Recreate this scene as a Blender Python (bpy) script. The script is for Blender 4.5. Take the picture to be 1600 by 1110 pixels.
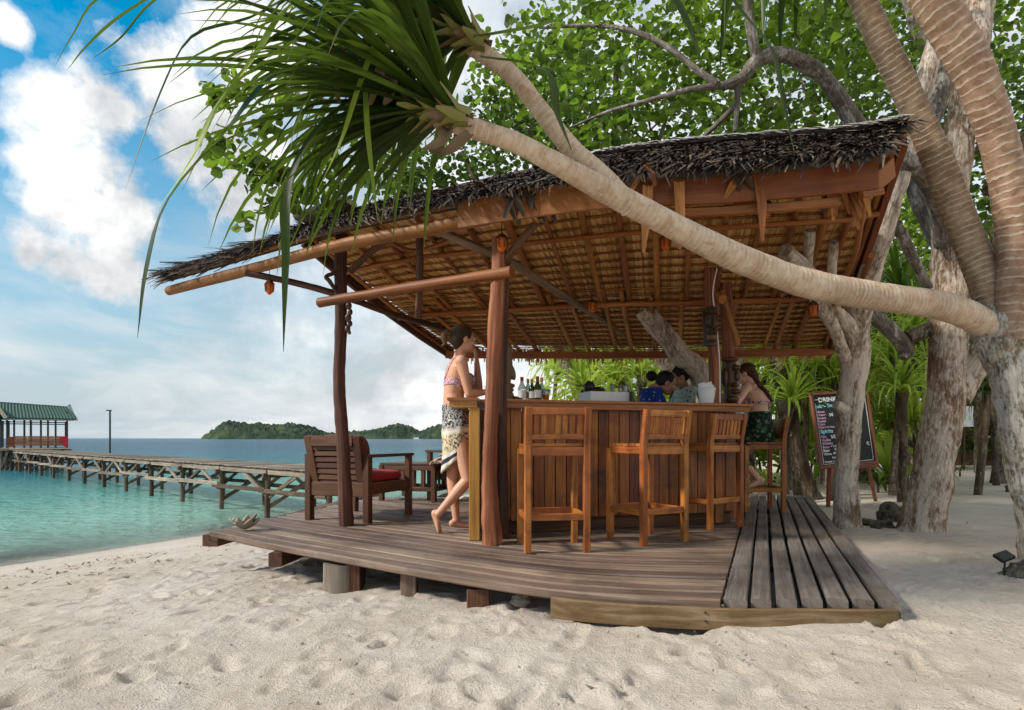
import bpy, bmesh, math, random
import numpy as np
from mathutils import Vector, Matrix, Quaternion, noise as mnoise

for _o in list(bpy.data.objects):
    bpy.data.objects.remove(_o)
SC = bpy.context.scene
COL = SC.collection
R = math.radians
random.seed(7)
rng = np.random.default_rng(11)

# ------------------------------------------------------------------ camera
F, CZ, HV = 950.0, 0.78, 685.0          # focal length (px of the 1600 px frame), eye height above deck, horizon row
cam_d = bpy.data.cameras.new('camera')
cam_d.sensor_width = 36.0
cam_d.lens = 36.0 * F / 1600.0
cam_d.shift_y = (HV - 555.0) / 1600.0
cam_d.clip_start = 0.05
cam_d.clip_end = 20000
cam = bpy.data.objects.new('camera', cam_d)
COL.objects.link(cam)
cam.location = (0, 0, CZ)
cam.rotation_euler = (R(90), 0, 0)
SC.camera = cam

# ------------------------------------------------------------------ light
SUN_DIR = Vector((-0.78, -0.2, 0.58)).normalized()     # towards the sun
SUN_EL = math.asin(SUN_DIR.z)
SUN_AZ = math.atan2(SUN_DIR.x, SUN_DIR.y)
sd = bpy.data.lights.new('sun', 'SUN')
sd.energy = 2.6
sd.angle = R(8)
sd.color = (1.0, 0.94, 0.85)
so = bpy.data.objects.new('sun', sd)
COL.objects.link(so)
so.rotation_euler = SUN_DIR.to_track_quat('Z', 'Y').to_euler()

SC.view_settings.view_transform = 'Standard'
SC.view_settings.look = 'None'
SC.view_settings.exposure = 0.92
SC.view_settings.gamma = 1.0
SC.view_settings.use_curve_mapping = False
SC.cycles.max_bounces = 7
SC.cycles.diffuse_bounces = 4
SC.cycles.transparent_max_bounces = 12
SC.cycles.volume_bounces = 0
SC.cycles.caustics_reflective = False
SC.cycles.caustics_refractive = False
SC.cycles.use_denoising = True
SC.cycles.use_adaptive_sampling = True
SC.cycles.adaptive_threshold = 0.025

W = bpy.data.worlds.new('World')
SC.world = W
W.use_nodes = True
wn = W.node_tree
wn.nodes.clear()


def nd(nt, typ, **kw):
    n = nt.nodes.new(typ)
    for k, v in kw.items():
        setattr(n, k, v)
    return n


def lk(nt, a, b):
    nt.links.new(a, b)


def mth(nt, op, a, b=None, c=None, clamp=False):
    n = nt.nodes.new('ShaderNodeMath')
    n.operation = op
    n.use_clamp = clamp
    for i, x in enumerate((a, b, c)):
        if x is None:
            continue
        if isinstance(x, (int, float)):
            n.inputs[i].default_value = x
        else:
            nt.links.new(x, n.inputs[i])
    return n.outputs[0]


def vmth(nt, op, a, b=None):
    n = nt.nodes.new('ShaderNodeVectorMath')
    n.operation = op
    for i, x in enumerate((a, b)):
        if x is None:
            continue
        if isinstance(x, (tuple, list, Vector)):
            n.inputs[i].default_value = tuple(x)
        else:
            nt.links.new(x, n.inputs[i])
    return n


def noise_n(nt, vec, scale, detail=4.0, rough=0.55, dist=0.0):
    n = nt.nodes.new('ShaderNodeTexNoise')
    n.inputs['Scale'].default_value = scale
    n.inputs['Detail'].default_value = detail
    n.inputs['Roughness'].default_value = rough
    n.inputs['Distortion'].default_value = dist
    if vec is not None:
        nt.links.new(vec, n.inputs['Vector'])
    return n.outputs['Fac']


def ramp(nt, fac, stops, interp='LINEAR'):
    n = nt.nodes.new('ShaderNodeValToRGB')
    cr = n.color_ramp
    cr.interpolation = interp
    while len(cr.elements) < len(stops):
        cr.elements.new(0.5)
    for e, (p, c) in zip(cr.elements, stops):
        e.position = p
        e.color = (c[0], c[1], c[2], 1) if isinstance(c, (tuple, list)) else (c, c, c, 1)
    nt.links.new(fac, n.inputs[0])
    return n.outputs[0]


def mixc(nt, fac, a, b, blend='MIX'):
    n = nt.nodes.new('ShaderNodeMix')
    n.data_type = 'RGBA'
    n.blend_type = blend
    for i, x in ((0, fac), (6, a), (7, b)):
        if isinstance(x, (int, float)):
            n.inputs[i].default_value = x
        elif isinstance(x, (tuple, list)):
            n.inputs[i].default_value = (x[0], x[1], x[2], 1)
        else:
            nt.links.new(x, n.inputs[i])
    return n.outputs[2]


def pix_dir(u, v):
    return Vector(((u - 800) / F, 1.0, (HV - v) / F)).normalized()


def build_world():
    nt = wn
    tc = nd(nt, 'ShaderNodeTexCoord')
    d = tc.outputs['Generated']
    sky = nd(nt, 'ShaderNodeTexSky', sky_type='NISHITA', sun_disc=False)
    sky.sun_elevation = SUN_EL
    sky.sun_rotation = SUN_AZ
    sky.air_density = 1.0
    sky.dust_density = 0.6
    sky.ozone_density = 2.2
    hs = nd(nt, 'ShaderNodeHueSaturation')
    hs.inputs['Hue'].default_value = 0.476
    hs.inputs['Saturation'].default_value = 1.75
    hs.inputs['Value'].default_value = 0.88
    lk(nt, sky.outputs[0], hs.inputs['Color'])
    sep = nd(nt, 'ShaderNodeSeparateXYZ')
    lk(nt, d, sep.inputs[0])
    x, y, z = sep.outputs
    # cloud deck seen in perspective
    zz = mth(nt, 'ADD', mth(nt, 'MAXIMUM', z, 0.0), 0.16)
    cx = mth(nt, 'DIVIDE', x, zz)
    cy = mth(nt, 'DIVIDE', y, zz)
    cmb = nd(nt, 'ShaderNodeCombineXYZ')
    lk(nt, cx, cmb.inputs[0]); lk(nt, cy, cmb.inputs[1])
    cmb.inputs[2].default_value = 3.7
    deck = noise_n(nt, cmb.outputs[0], 0.75, 8, 0.6, 0.3)
    fine = noise_n(nt, d, 9.0, 7, 0.6, 0.2)
    fine2 = noise_n(nt, d, 26.0, 5, 0.6, 0.0)
    # coverage grows from the open sea on the left towards the land
    cov = mth(nt, 'MULTIPLY_ADD', x, 1.6, 1.12, clamp=True)
    cov = mth(nt, 'MULTIPLY', cov, 0.52)
    layer = mth(nt, 'ADD', mth(nt, 'ADD', deck, cov), mth(nt, 'MULTIPLY', fine, 0.22))
    layer = mth(nt, 'MULTIPLY_ADD', layer, 2.4, -1.85, clamp=True)
    # cumulus heaps
    blobs = [(110, 190, .062), (165, 170, .055), (80, 235, .05), (150, 250, .06), (110, 315, .055), (195, 330, .06),
             (50, 390, .04), (100, 412, .045), (170, 425, .05), (245, 110, .06), (310, 230, .085), (10, 40, .025),
             (400, 70, .09), (400, 300, .1), (-160, 180, .07), (-260, 330, .09)]
    best = None
    for (u, v, r) in blobs:
        c = pix_dir(u, v)
        dn = vmth(nt, 'DISTANCE', d, c).outputs['Value']
        q = mth(nt, 'SUBTRACT', 1.0, mth(nt, 'DIVIDE', dn, r))
        best = q if best is None else mth(nt, 'SMOOTH_MAX', best, q, 0.35)
    cum = mth(nt, 'ADD', best, mth(nt, 'MULTIPLY_ADD', fine, 2.0, -1.02))
    cum = mth(nt, 'ADD', cum, mth(nt, 'MULTIPLY_ADD', fine2, 0.7, -0.35))
    cumm = mth(nt, 'MULTIPLY_ADD', cum, 2.3, 0.0, clamp=True)
    mask = mth(nt, 'MAXIMUM', layer, cumm)
    shade = noise_n(nt, d, 5.0, 5, 0.55, 0.4)
    sh2 = mth(nt, 'ADD', shade, mth(nt, 'MULTIPLY_ADD', fine2, 0.35, -0.17))
    ccol = ramp(nt, sh2, [(0.36, (3.2, 3.35, 3.5)), (0.48, (4.5, 4.55, 4.6)), (0.58, (5.8, 5.8, 5.75))])
    # thin veil low over the sea
    veil = mth(nt, 'MULTIPLY_ADD', z, -2.25, 1.08, clamp=True)
    skyc = mixc(nt, veil, hs.outputs[0], (2.75, 3.3, 3.6))
    st = noise_n(nt, vmth(nt, 'MULTIPLY', d, (3.0, 3.0, 10.0)).outputs[0], 1.0, 7, 0.6, 0.5)
    st = mth(nt, 'MULTIPLY', ramp(nt, st, [(0.44, 0.0), (0.66, 0.9)]), mth(nt, 'MULTIPLY_ADD', z, -3.2, 1.2, clamp=True))
    skyc = mixc(nt, st, skyc, (4.7, 4.8, 4.85))
    col = mixc(nt, mask, skyc, ccol)
    bg = nd(nt, 'ShaderNodeBackground')
    bg.inputs['Strength'].default_value = 0.1
    lk(nt, col, bg.inputs['Color'])
    out = nd(nt, 'ShaderNodeOutputWorld')
    lk(nt, bg.outputs[0], out.inputs[0])


build_world()

# ------------------------------------------------------------------ helpers


def P(u, v, Y):
    """world point on the photograph's ray (u, v) at depth Y"""
    return Vector(((u - 800) / F * Y, Y, CZ + (HV - v) / F * Y))


def onz(u, v, z):
    Y = F * (CZ - z) / (v - HV)
    return Vector(((u - 800) / F * Y, Y, z))


def catmull(pts, n):
    """smooth curve through pts (Vectors), n samples per span"""
    pts = [Vector(p) for p in pts]
    q = [pts[0] * 2 - pts[1]] + pts + [pts[-1] * 2 - pts[-2]]
    out = []
    for i in range(1, len(q) - 2):
        a, b, c, d = q[i - 1], q[i], q[i + 1], q[i + 2]
        for k in range(n):
            t = k / n
            out.append(0.5 * ((2 * b) + (c - a) * t + (2 * a - 5 * b + 4 * c - d) * t * t + (3 * b - a - 3 * c + d) * t ** 3))
    out.append(pts[-1].copy())
    return out


def lerpl(vals, n):
    """match catmull sampling for scalars"""
    out = []
    for i in range(len(vals) - 1):
        for k in range(n):
            t = k / n
            out.append(vals[i] * (1 - t) + vals[i + 1] * t)
    out.append(vals[-1])
    return out


class MB:
    def __init__(s):
        s.v, s.f, s.uv, s.sm = [], [], [], []

    def add(s, verts, faces, uvs=None, smooth=False):
        o = len(s.v)
        s.v.extend([tuple(p) for p in verts])
        for i, f in enumerate(faces):
            s.f.append(tuple(k + o for k in f))
            s.uv.append(uvs[i] if uvs else [(0, 0)] * len(f))
            s.sm.append(smooth)

    def beam(s, p0, p1, w, h, up=(0, 0, 1), c=None, w1=None, h1=None):
        """chamfered bar from p0 to p1; w across, h along up"""
        s.bar([Vector(p0), Vector(p1)], w, h, up, c, w1, h1)
        return s

    def bar(s, pts, w, h, up=(0, 0, 1), c=None, w1=None, h1=None):
        pts = [Vector(p) for p in pts]
        up = Vector(up)
        n = len(pts)
        w1 = w if w1 is None else w1
        h1 = h if h1 is None else h1
        if c is None:
            c = min(0.005, 0.16 * min(w, h))
        rows, L, acc = [], [], 0.0
        off = random.random() * 7
        for i, p in enumerate(pts):
            a = (pts[min(i + 1, n - 1)] - pts[max(i - 1, 0)]).normalized()
            sx = a.cross(up)
            if sx.length < 1e-4:
                sx = a.cross(Vector((1, 0.01, 0)))
            sx.normalize()
            uz = sx.cross(a).normalized()
            t = i / (n - 1)
            W_, H_ = (w * (1 - t) + w1 * t) / 2, (h * (1 - t) + h1 * t) / 2
            if i:
                acc += (p - pts[i - 1]).length
            L.append(acc)
            ring = [(-W_ + c, -H_), (W_ - c, -H_), (W_, -H_ + c), (W_, H_ - c), (W_ - c, H_), (-W_ + c, H_), (-W_, H_ - c), (-W_, -H_ + c)]
            rows.append([p + sx * x + uz * z for x, z in ring])
        us = [0, w - 2 * c, w, w + h - 2 * c, w + h, 2 * w + h - 2 * c, 2 * w + h, 2 * (w + h) - 2 * c, 2 * (w + h)]
        verts = [q for r in rows for q in r]
        faces, uvs = [], []
        for i in range(n - 1):
            for k in range(8):
                k2 = (k + 1) % 8
                faces.append((i * 8 + k, i * 8 + k2, (i + 1) * 8 + k2, (i + 1) * 8 + k))
                uvs.append([(us[k] + off, L[i] + off), (us[k + 1] + off, L[i] + off), (us[k + 1] + off, L[i + 1] + off), (us[k] + off, L[i + 1] + off)])
        faces.append(tuple(range(7, -1, -1)))
        uvs.append([(off + .3 * math.cos(k), off + .02 * math.sin(k)) for k in range(8)])
        faces.append(tuple((n - 1) * 8 + k for k in range(8)))
        uvs.append([(off + .3 * math.cos(k), off + .02 * math.sin(k)) for k in range(8)])
        s.add(verts, faces, uvs)
        return s

    def box(s, c, size, rz=0.0):
        c = Vector(c)
        sx, sy, sz = size
        a = Vector((math.cos(rz), math.sin(rz), 0))
        b = Vector((-math.sin(rz), math.cos(rz), 0))
        if sx >= sy and sx >= sz:
            s.beam(c - a * sx / 2, c + a * sx / 2, sy, sz)
        elif sy >= sz:
            s.beam(c - b * sy / 2, c + b * sy / 2, sx, sz)
        else:
            z = Vector((0, 0, sz / 2))
            s.beam(c - z, c + z, sx, sy, up=b)
        return s

    def tube(s, pts, radii, n=10, rough=0.0, seed=0, cap=True, flat=1.0, fr=6.0):
        pts = [Vector(p) for p in pts]
        m = len(pts)
        if isinstance(radii, (int, float)):
            radii = [radii] * m
        acc, off = 0.0, random.random() * 7
        t0 = (pts[1] - pts[0]).normalized()
        ref = Vector((0, 0, 1)) if abs(t0.z) < 0.9 else Vector((1, 0, 0))
        nx = t0.cross(ref).normalized()
        verts, Ls = [], []
        for i, p in enumerate(pts):
            t = (pts[min(i + 1, m - 1)] - pts[max(i - 1, 0)])
            t = t.normalized() if t.length > 1e-9 else t0
            nx = (nx - t * nx.dot(t))
            nx = nx.normalized() if nx.length > 1e-6 else t.orthogonal().normalized()
            ny = t.cross(nx)
            if i:
                acc += (p - pts[i - 1]).length
            Ls.append(acc)
            for k in range(n):
                a = 2 * math.pi * k / n
                r = radii[i]
                dirv = nx * math.cos(a) + ny * math.sin(a) * flat
                if rough:
                    q = (p + dirv * r) * fr + Vector((seed * 3.1, seed * 1.7, 0))
                    r *= 1 + rough * mnoise.fractal(q, 1.0, 2.0, 3)
                verts.append(p + dirv * r)
        faces, uvs = [], []
        rm = sum(radii) / m
        for i in range(m - 1):
            for k in range(n):
                k2 = (k + 1) % n
                faces.append((i * n + k, i * n + k2, (i + 1) * n + k2, (i + 1) * n + k))
                u0, u1 = 2 * math.pi * rm * k / n + off, 2 * math.pi * rm * (k + 1) / n + off
                uvs.append([(u0, Ls[i] + off), (u1, Ls[i] + off), (u1, Ls[i + 1] + off), (u0, Ls[i + 1] + off)])
        s.add(verts, faces, uvs, True)
        if cap:
            for row, rev in ((0, True), (m - 1, False)):
                idx = list(range(row * n, row * n + n))
                ring = [verts[k] for k in idx]
                f = tuple(range(n))
                s.add(ring, [f[::-1] if rev else f], [[(off + .2 * math.cos(k), off + .02 * math.sin(k)) for k in range(n)]])
        return s

    def lathe(s, prof, c=(0, 0, 0), n=16, flat=1.0):
        c = Vector(c)
        verts, faces, uvs = [], [], []
        m = len(prof)
        for r, z in prof:
            for k in range(n):
                a = 2 * math.pi * k / n
                verts.append(c + Vector((r * math.cos(a), r * math.sin(a) * flat, z)))
        for i in range(m - 1):
            for k in range(n):
                k2 = (k + 1) % n
                faces.append((i * n + k, i * n + k2, (i + 1) * n + k2, (i + 1) * n + k))
                uvs.append([(k / n, prof[i][1]), ((k + 1) / n, prof[i][1]), ((k + 1) / n, prof[i + 1][1]), (k / n, prof[i + 1][1])])
        s.add(verts, faces, uvs, True)
        s.add([verts[k] for k in range(n)], [tuple(range(n))[::-1]])
        s.add([verts[(m - 1) * n + k] for k in range(n)], [tuple(range(n))])
        return s

    def ell(s, c, r, rot=None, n=14, m=9, rough=0.0, fr=4.0):
        c = Vector(c)
        r = (r, r, r) if isinstance(r, (int, float)) else r
        rot = rot or Matrix.Identity(3)
        verts, faces, uvs = [], [], []
        for i in range(m + 1):
            th = math.pi * i / m
            for k in range(n):
                a = 2 * math.pi * k / n
                p = Vector((math.sin(th) * math.cos(a), math.sin(th) * math.sin(a), math.cos(th)))
                q = 1.0
                if rough:
                    q += rough * mnoise.fractal(p * fr + c * 7, 1.0, 2.0, 3)
                verts.append(c + rot @ Vector((p.x * r[0] * q, p.y * r[1] * q, p.z * r[2] * q)))
        for i in range(m):
            for k in range(n):
                k2 = (k + 1) % n
                faces.append((i * n + k, (i + 1) * n + k, (i + 1) * n + k2, i * n + k2))
                uvs.append([(k / n, i / m), (k / n, (i + 1) / m), ((k + 1) / n, (i + 1) / m), ((k + 1) / n, i / m)])
        s.add(verts, faces, uvs, True)
        return s

    def blade(s, pts, widths, up=(0, 0, 1), fold=0.25):
        """long leaf: midrib pts, V-folded strip"""
        pts = [Vector(p) for p in pts]
        m = len(pts)
        verts, faces, uvs = [], [], []
        up = Vector(up)
        acc = 0
        for i, p in enumerate(pts):
            t = (pts[min(i + 1, m - 1)] - pts[max(i - 1, 0)]).normalized()
            sx = t.cross(up)
            if sx.length < 1e-3:
                sx = t.orthogonal()
            sx.normalize()
            nn = sx.cross(t)
            w = widths[i] / 2
            if i:
                acc += (p - pts[i - 1]).length
            verts += [p - sx * w + nn * w * fold, p, p + sx * w + nn * w * fold]
        for i in range(m - 1):
            a = i * 3
            faces += [(a, a + 1, a + 4, a + 3), (a + 1, a + 2, a + 5, a + 4)]
            v0, v1 = i / (m - 1), (i + 1) / (m - 1)
            uvs += [[(0, v0), (.5, v0), (.5, v1), (0, v1)], [(.5, v0), (1, v0), (1, v1), (.5, v1)]]
        s.add(verts, faces, uvs, True)
        return s

    def mesh(s, name):
        me = bpy.data.meshes.new(name)
        me.from_pydata(s.v, [], s.f)
        uvl = me.uv_layers.new(name='UVMap')
        flat = [c for f in s.uv for p in f for c in p]
        uvl.data.foreach_set('uv', flat)
        me.polygons.foreach_set('use_smooth', s.sm)
        me.update()
        return me

    def build(s, name, m, parent=None):
        me = s.mesh(name)
        return link(name, me, m, parent)


def link(name, me, m, parent=None):
    if m is not None and not me.materials:
        me.materials.append(m)
    o = bpy.data.objects.new(name, me)
    COL.objects.link(o)
    if parent is not None:
        o.parent = parent
        if '_org' in parent:
            o.matrix_parent_inverse = Matrix.Translation(-Vector(parent['_org']))
    return o


def thing(name, loc, label, cat, group=None, rz=0.0, local=False):
    """Empty at the thing's base; children are modelled in world space unless local"""
    o = bpy.data.objects.new(name, None)
    o.empty_display_size = 0.1
    COL.objects.link(o)
    o.location = loc
    o.rotation_euler = (0, 0, rz)
    if not local:
        o['_org'] = tuple(loc)
    tag(o, label, cat, group)
    return o


def tag(o, label, cat, group=None, kind=None):
    o['label'] = label
    o['category'] = cat
    if group:
        o['group'] = group
    if kind:
        o['kind'] = kind
    return o


def struct(o):
    o['kind'] = 'structure'
    return o


def copy_tree(o, parent=None):
    c = o.copy()
    COL.objects.link(c)
    if parent is not None:
        c.parent = parent
        c.matrix_parent_inverse = o.matrix_parent_inverse.copy()
    for ch in list(o.children):
        copy_tree(ch, c)
    return c


def vnoise(x, y, seed=0):
    """smooth value noise on numpy arrays"""
    g = np.random.default_rng(seed).random((256, 256))
    xi, yi = np.floor(x).astype(int), np.floor(y).astype(int)
    fx, fy = x - xi, y - yi
    fx, fy = fx * fx * (3 - 2 * fx), fy * fy * (3 - 2 * fy)
    a, b = g[xi & 255, yi & 255], g[(xi + 1) & 255, yi & 255]
    c, d = g[xi & 255, (yi + 1) & 255], g[(xi + 1) & 255, (yi + 1) & 255]
    return (a * (1 - fx) + b * fx) * (1 - fy) + (c * (1 - fx) + d * fx) * fy - 0.5


def fbm(x, y, oct=4, seed=0, gain=0.5):
    z, a = 0, 1.0
    for i in range(oct):
        z = z + a * vnoise(x * 2 ** i + 17.3 * i, y * 2 ** i - 9.1 * i, seed + i)
        a *= gain
    return z


# ------------------------------------------------------------------ materials
MATS = {}


def newmat(name):
    m = bpy.data.materials.new(name)
    m.use_nodes = True
    nt = m.node_tree
    b = nt.nodes['Principled BSDF']
    MATS[name] = m
    return m, nt, b


def bump(nt, b, h, strength=0.3, dist=0.01):
    n = nd(nt, 'ShaderNodeBump')
    n.inputs['Strength'].default_value = strength
    n.inputs['Distance'].default_value = dist
    lk(nt, h, n.inputs['Height'])
    lk(nt, n.outputs[0], b.inputs['Normal'])
    return n


def uvvec(nt, sx, sy):
    uv = nd(nt, 'ShaderNodeUVMap')
    oi = nd(nt, 'ShaderNodeObjectInfo')
    a = vmth(nt, 'MULTIPLY', uv.outputs[0], (sx, sy, 1)).outputs[0]
    r = mth(nt, 'MULTIPLY', oi.outputs['Random'], 37.0)
    c = nd(nt, 'ShaderNodeCombineXYZ')
    for k in range(3):
        lk(nt, r, c.inputs[k])
    return vmth(nt, 'ADD', a, c.outputs[0]).outputs[0], oi.outputs['Random']


def wood(name, dark, mid, light, rough=0.6, gx=28.0, gy=1.6, bs=0.35, var=0.35, spec=0.35, stain=None):
    m, nt, b = newmat(name)
    vec, rnd = uvvec(nt, gx, gy)
    vec2, _ = uvvec(nt, 3.0, 1.1)
    g = noise_n(nt, vec, 1.0, 6, 0.6, 1.2)
    g2 = noise_n(nt, vec2, 1.0, 4, 0.6, 0.6)
    f = mth(nt, 'ADD', mth(nt, 'MULTIPLY', g, 0.62), mth(nt, 'MULTIPLY', g2, 0.38))
    c = ramp(nt, f, [(0.32, dark), (0.5, mid), (0.68, light)])
    v = mth(nt, 'MULTIPLY_ADD', rnd, var * 2, 1 - var)
    h = nd(nt, 'ShaderNodeHueSaturation')
    lk(nt, c, h.inputs['Color']); lk(nt, v, h.inputs['Value'])
    hue = mth(nt, 'MULTIPLY_ADD', rnd, 0.02, 0.49)
    lk(nt, hue, h.inputs['Hue'])
    col = h.outputs[0]
    if stain:
        tc = nd(nt, 'ShaderNodeTexCoord')
        s_ = noise_n(nt, tc.outputs['Object'], stain[1], 5, 0.65, 0.5)
        sf = ramp(nt, s_, [(0.48, 0.0), (0.66, 1.0)])
        col = mixc(nt, mth(nt, 'MULTIPLY', sf, stain[2]), col, stain[0])
    lk(nt, col, b.inputs['Base Color'])
    rr = mth(nt, 'MULTIPLY_ADD', g, 0.25, rough - 0.12)
    lk(nt, rr, b.inputs['Roughness'])
    b.inputs['Specular IOR Level'].default_value = spec
    bump(nt, b, g, bs, 0.004)
    return m


def plain(name, col, rough=0.6, metal=0.0, spec=0.4, nscale=12.0, var=0.25, bs=0.15):
    m, nt, b = newmat(name)
    tc = nd(nt, 'ShaderNodeTexCoord')
    n = noise_n(nt, tc.outputs['Object'], nscale, 5, 0.6)
    c = mixc(nt, n, tuple(x * (1 - var) for x in col), tuple(min(1, x * (1 + var)) for x in col))
    lk(nt, c, b.inputs['Base Color'])
    b.inputs['Roughness'].default_value = rough
    b.inputs['Metallic'].default_value = metal
    b.inputs['Specular IOR Level'].default_value = spec
    if bs:
        bump(nt, b, n, bs, 0.004)
    return m


def leafmat(name, c1, c2, tr, rough=0.45, tw=0.35, along=False):
    m, nt, b = newmat(name)
    geo = nd(nt, 'ShaderNodeNewGeometry')
    oi = nd(nt, 'ShaderNodeObjectInfo')
    tc = nd(nt, 'ShaderNodeTexCoord')
    f = geo.outputs['Random Per Island']
    if along:
        f = mth(nt, 'FRACT', mth(nt, 'ADD', f, oi.outputs['Random']))
    n = noise_n(nt, tc.outputs['Object'], 2.2, 3)
    f = mth(nt, 'ADD', mth(nt, 'MULTIPLY', f, 0.7), mth(nt, 'MULTIPLY', n, 0.4), clamp=True)
    c = mixc(nt, f, c1, c2)
    if along:
        uv = nd(nt, 'ShaderNodeUVMap')
        sp = nd(nt, 'ShaderNodeSeparateXYZ')
        lk(nt, uv.outputs[0], sp.inputs[0])
        st = mth(nt, 'SINE', mth(nt, 'MULTIPLY', sp.outputs[0], 60.0))
        c = mixc(nt, mth(nt, 'MULTIPLY_ADD', st, 0.12, 0.12), c, tuple(x * 0.55 for x in c1))
        tip = ramp(nt, sp.outputs[1], [(0.9, 0.0), (1.0, 1.0)])
        dry = mth(nt, 'GREATER_THAN', oi.outputs['Random'], 0.55)
        c = mixc(nt, mth(nt, 'MULTIPLY', tip, dry), c, (0.22, 0.12, 0.03))
    lk(nt, c, b.inputs['Base Color'])
    b.inputs['Roughness'].default_value = rough
    b.inputs['Specular IOR Level'].default_value = 0.22
    t = nd(nt, 'ShaderNodeBsdfTranslucent')
    tcol = mixc(nt, f, tr, tuple(min(.75, x * (1.3 if tr[1] > .2 else 3.6)) for x in tr))
    lk(nt, tcol, t.inputs[0])
    ms = nd(nt, 'ShaderNodeMixShader')
    ms.inputs[0].default_value = tw
    lk(nt, b.outputs[0], ms.inputs[1]); lk(nt, t.outputs[0], ms.inputs[2])
    lk(nt, ms.outputs[0], nt.nodes['Material Output'].inputs[0])
    return m


def bark(name, c_dark, c_mid, c_lichen, amount=0.5, scale=9.0, stretch=0.35, moss=None):
    m, nt, b = newmat(name)
    tc = nd(nt, 'ShaderNodeTexCoord')
    vec = vmth(nt, 'MULTIPLY', tc.outputs['Object'], (1, 1, stretch)).outputs[0]
    n1 = noise_n(nt, vec, scale, 7, 0.65, 0.6)
    n2 = mth(nt, 'ADD', mth(nt, 'MULTIPLY', noise_n(nt, vec, scale * 0.5, 5, 0.7, 0.3), 0.55), mth(nt, 'MULTIPLY', noise_n(nt, vmth(nt, 'MULTIPLY', tc.outputs['Object'], (1, 1, 0.45)).outputs[0], scale * 4.0, 5, 0.7, 0.3), 0.45))
    uvv, _ = uvvec(nt, 60.0, 5.0)
    gr = noise_n(nt, uvv, 1.0, 5, 0.6, 0.8)
    c = ramp(nt, n1, [(0.3, c_dark), (0.62, c_mid)])
    c = mixc(nt, mth(nt, 'MULTIPLY', ramp(nt, gr, [(0.35, 1.0), (0.55, 0.0)]), 0.6), c, tuple(x * 0.45 for x in c_dark))
    li = ramp(nt, n2, [(0.57 - 0.16 * amount, 0.0), (0.66 - 0.14 * amount, 0.9)])
    li = mth(nt, 'MULTIPLY', li, ramp(nt, gr, [(0.3, 0.25), (0.5, 1.0)]))
    c = mixc(nt, li, c, c_lichen)
    if moss:
        n3 = noise_n(nt, tc.outputs['Object'], scale * 0.8, 5, 0.65, 0.3)
        c = mixc(nt, ramp(nt, n3, [(0.58, 0.0), (0.66, 0.85)]), c, moss)
    lk(nt, c, b.inputs['Base Color'])
    b.inputs['Roughness'].default_value = 0.85
    b.inputs['Specular IOR Level'].default_value = 0.2
    h = mth(nt, 'ADD', gr, n1)
    bump(nt, b, h, 0.9, 0.02)
    return m


def pandanus_bark(name, c_lo, c_hi, freq=42.0):
    m, nt, b = newmat(name)
    uv = nd(nt, 'ShaderNodeUVMap')
    tc = nd(nt, 'ShaderNodeTexCoord')
    sp = nd(nt, 'ShaderNodeSeparateXYZ')
    lk(nt, uv.outputs[0], sp.inputs[0])
    wob = noise_n(nt, tc.outputs['Object'], 5.0, 4, 0.6)
    v = mth(nt, 'ADD', sp.outputs[1], mth(nt, 'MULTIPLY', wob, 1.6 / freq))
    fr = mth(nt, 'FRACT', mth(nt, 'MULTIPLY', v, freq))
    line = ramp(nt, fr, [(0.0, 1.0), (0.1, 0.7), (0.3, 0.0), (0.92, 0.0), (1.0, 1.0)])
    line = mth(nt, 'MULTIPLY', line, ramp(nt, noise_n(nt, tc.outputs['Object'], 11.0, 4, 0.6), [(0.35, 0.1), (0.6, 1.0)]))
    n = noise_n(nt, tc.outputs['Object'], 14.0, 6, 0.65, 0.4)
    n2 = noise_n(nt, tc.outputs['Object'], 3.2, 4, 0.6)
    c = ramp(nt, n, [(0.3, c_lo), (0.65, c_hi)])
    c = mixc(nt, mth(nt, 'MULTIPLY', ramp(nt, n2, [(0.45, 0.0), (0.7, 1.0)]), 0.5), c, tuple(x * 0.62 for x in c_lo))
    c = mixc(nt, mth(nt, 'MULTIPLY', line, 0.62), c, (0.78, 0.68, 0.55))
    stain = ramp(nt, noise_n(nt, tc.outputs['Object'], 24.0, 5, 0.7), [(0.62, 0.0), (0.7, 0.5)])
    c = mixc(nt, stain, c, (0.14, 0.12, 0.05))
    lk(nt, c, b.inputs['Base Color'])
    b.inputs['Roughness'].default_value = 0.7
    b.inputs['Specular IOR Level'].default_value = 0.25
    bump(nt, b, mth(nt, 'ADD', line, mth(nt, 'MULTIPLY', n, 0.7)), 0.55, 0.006)
    return m


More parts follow.
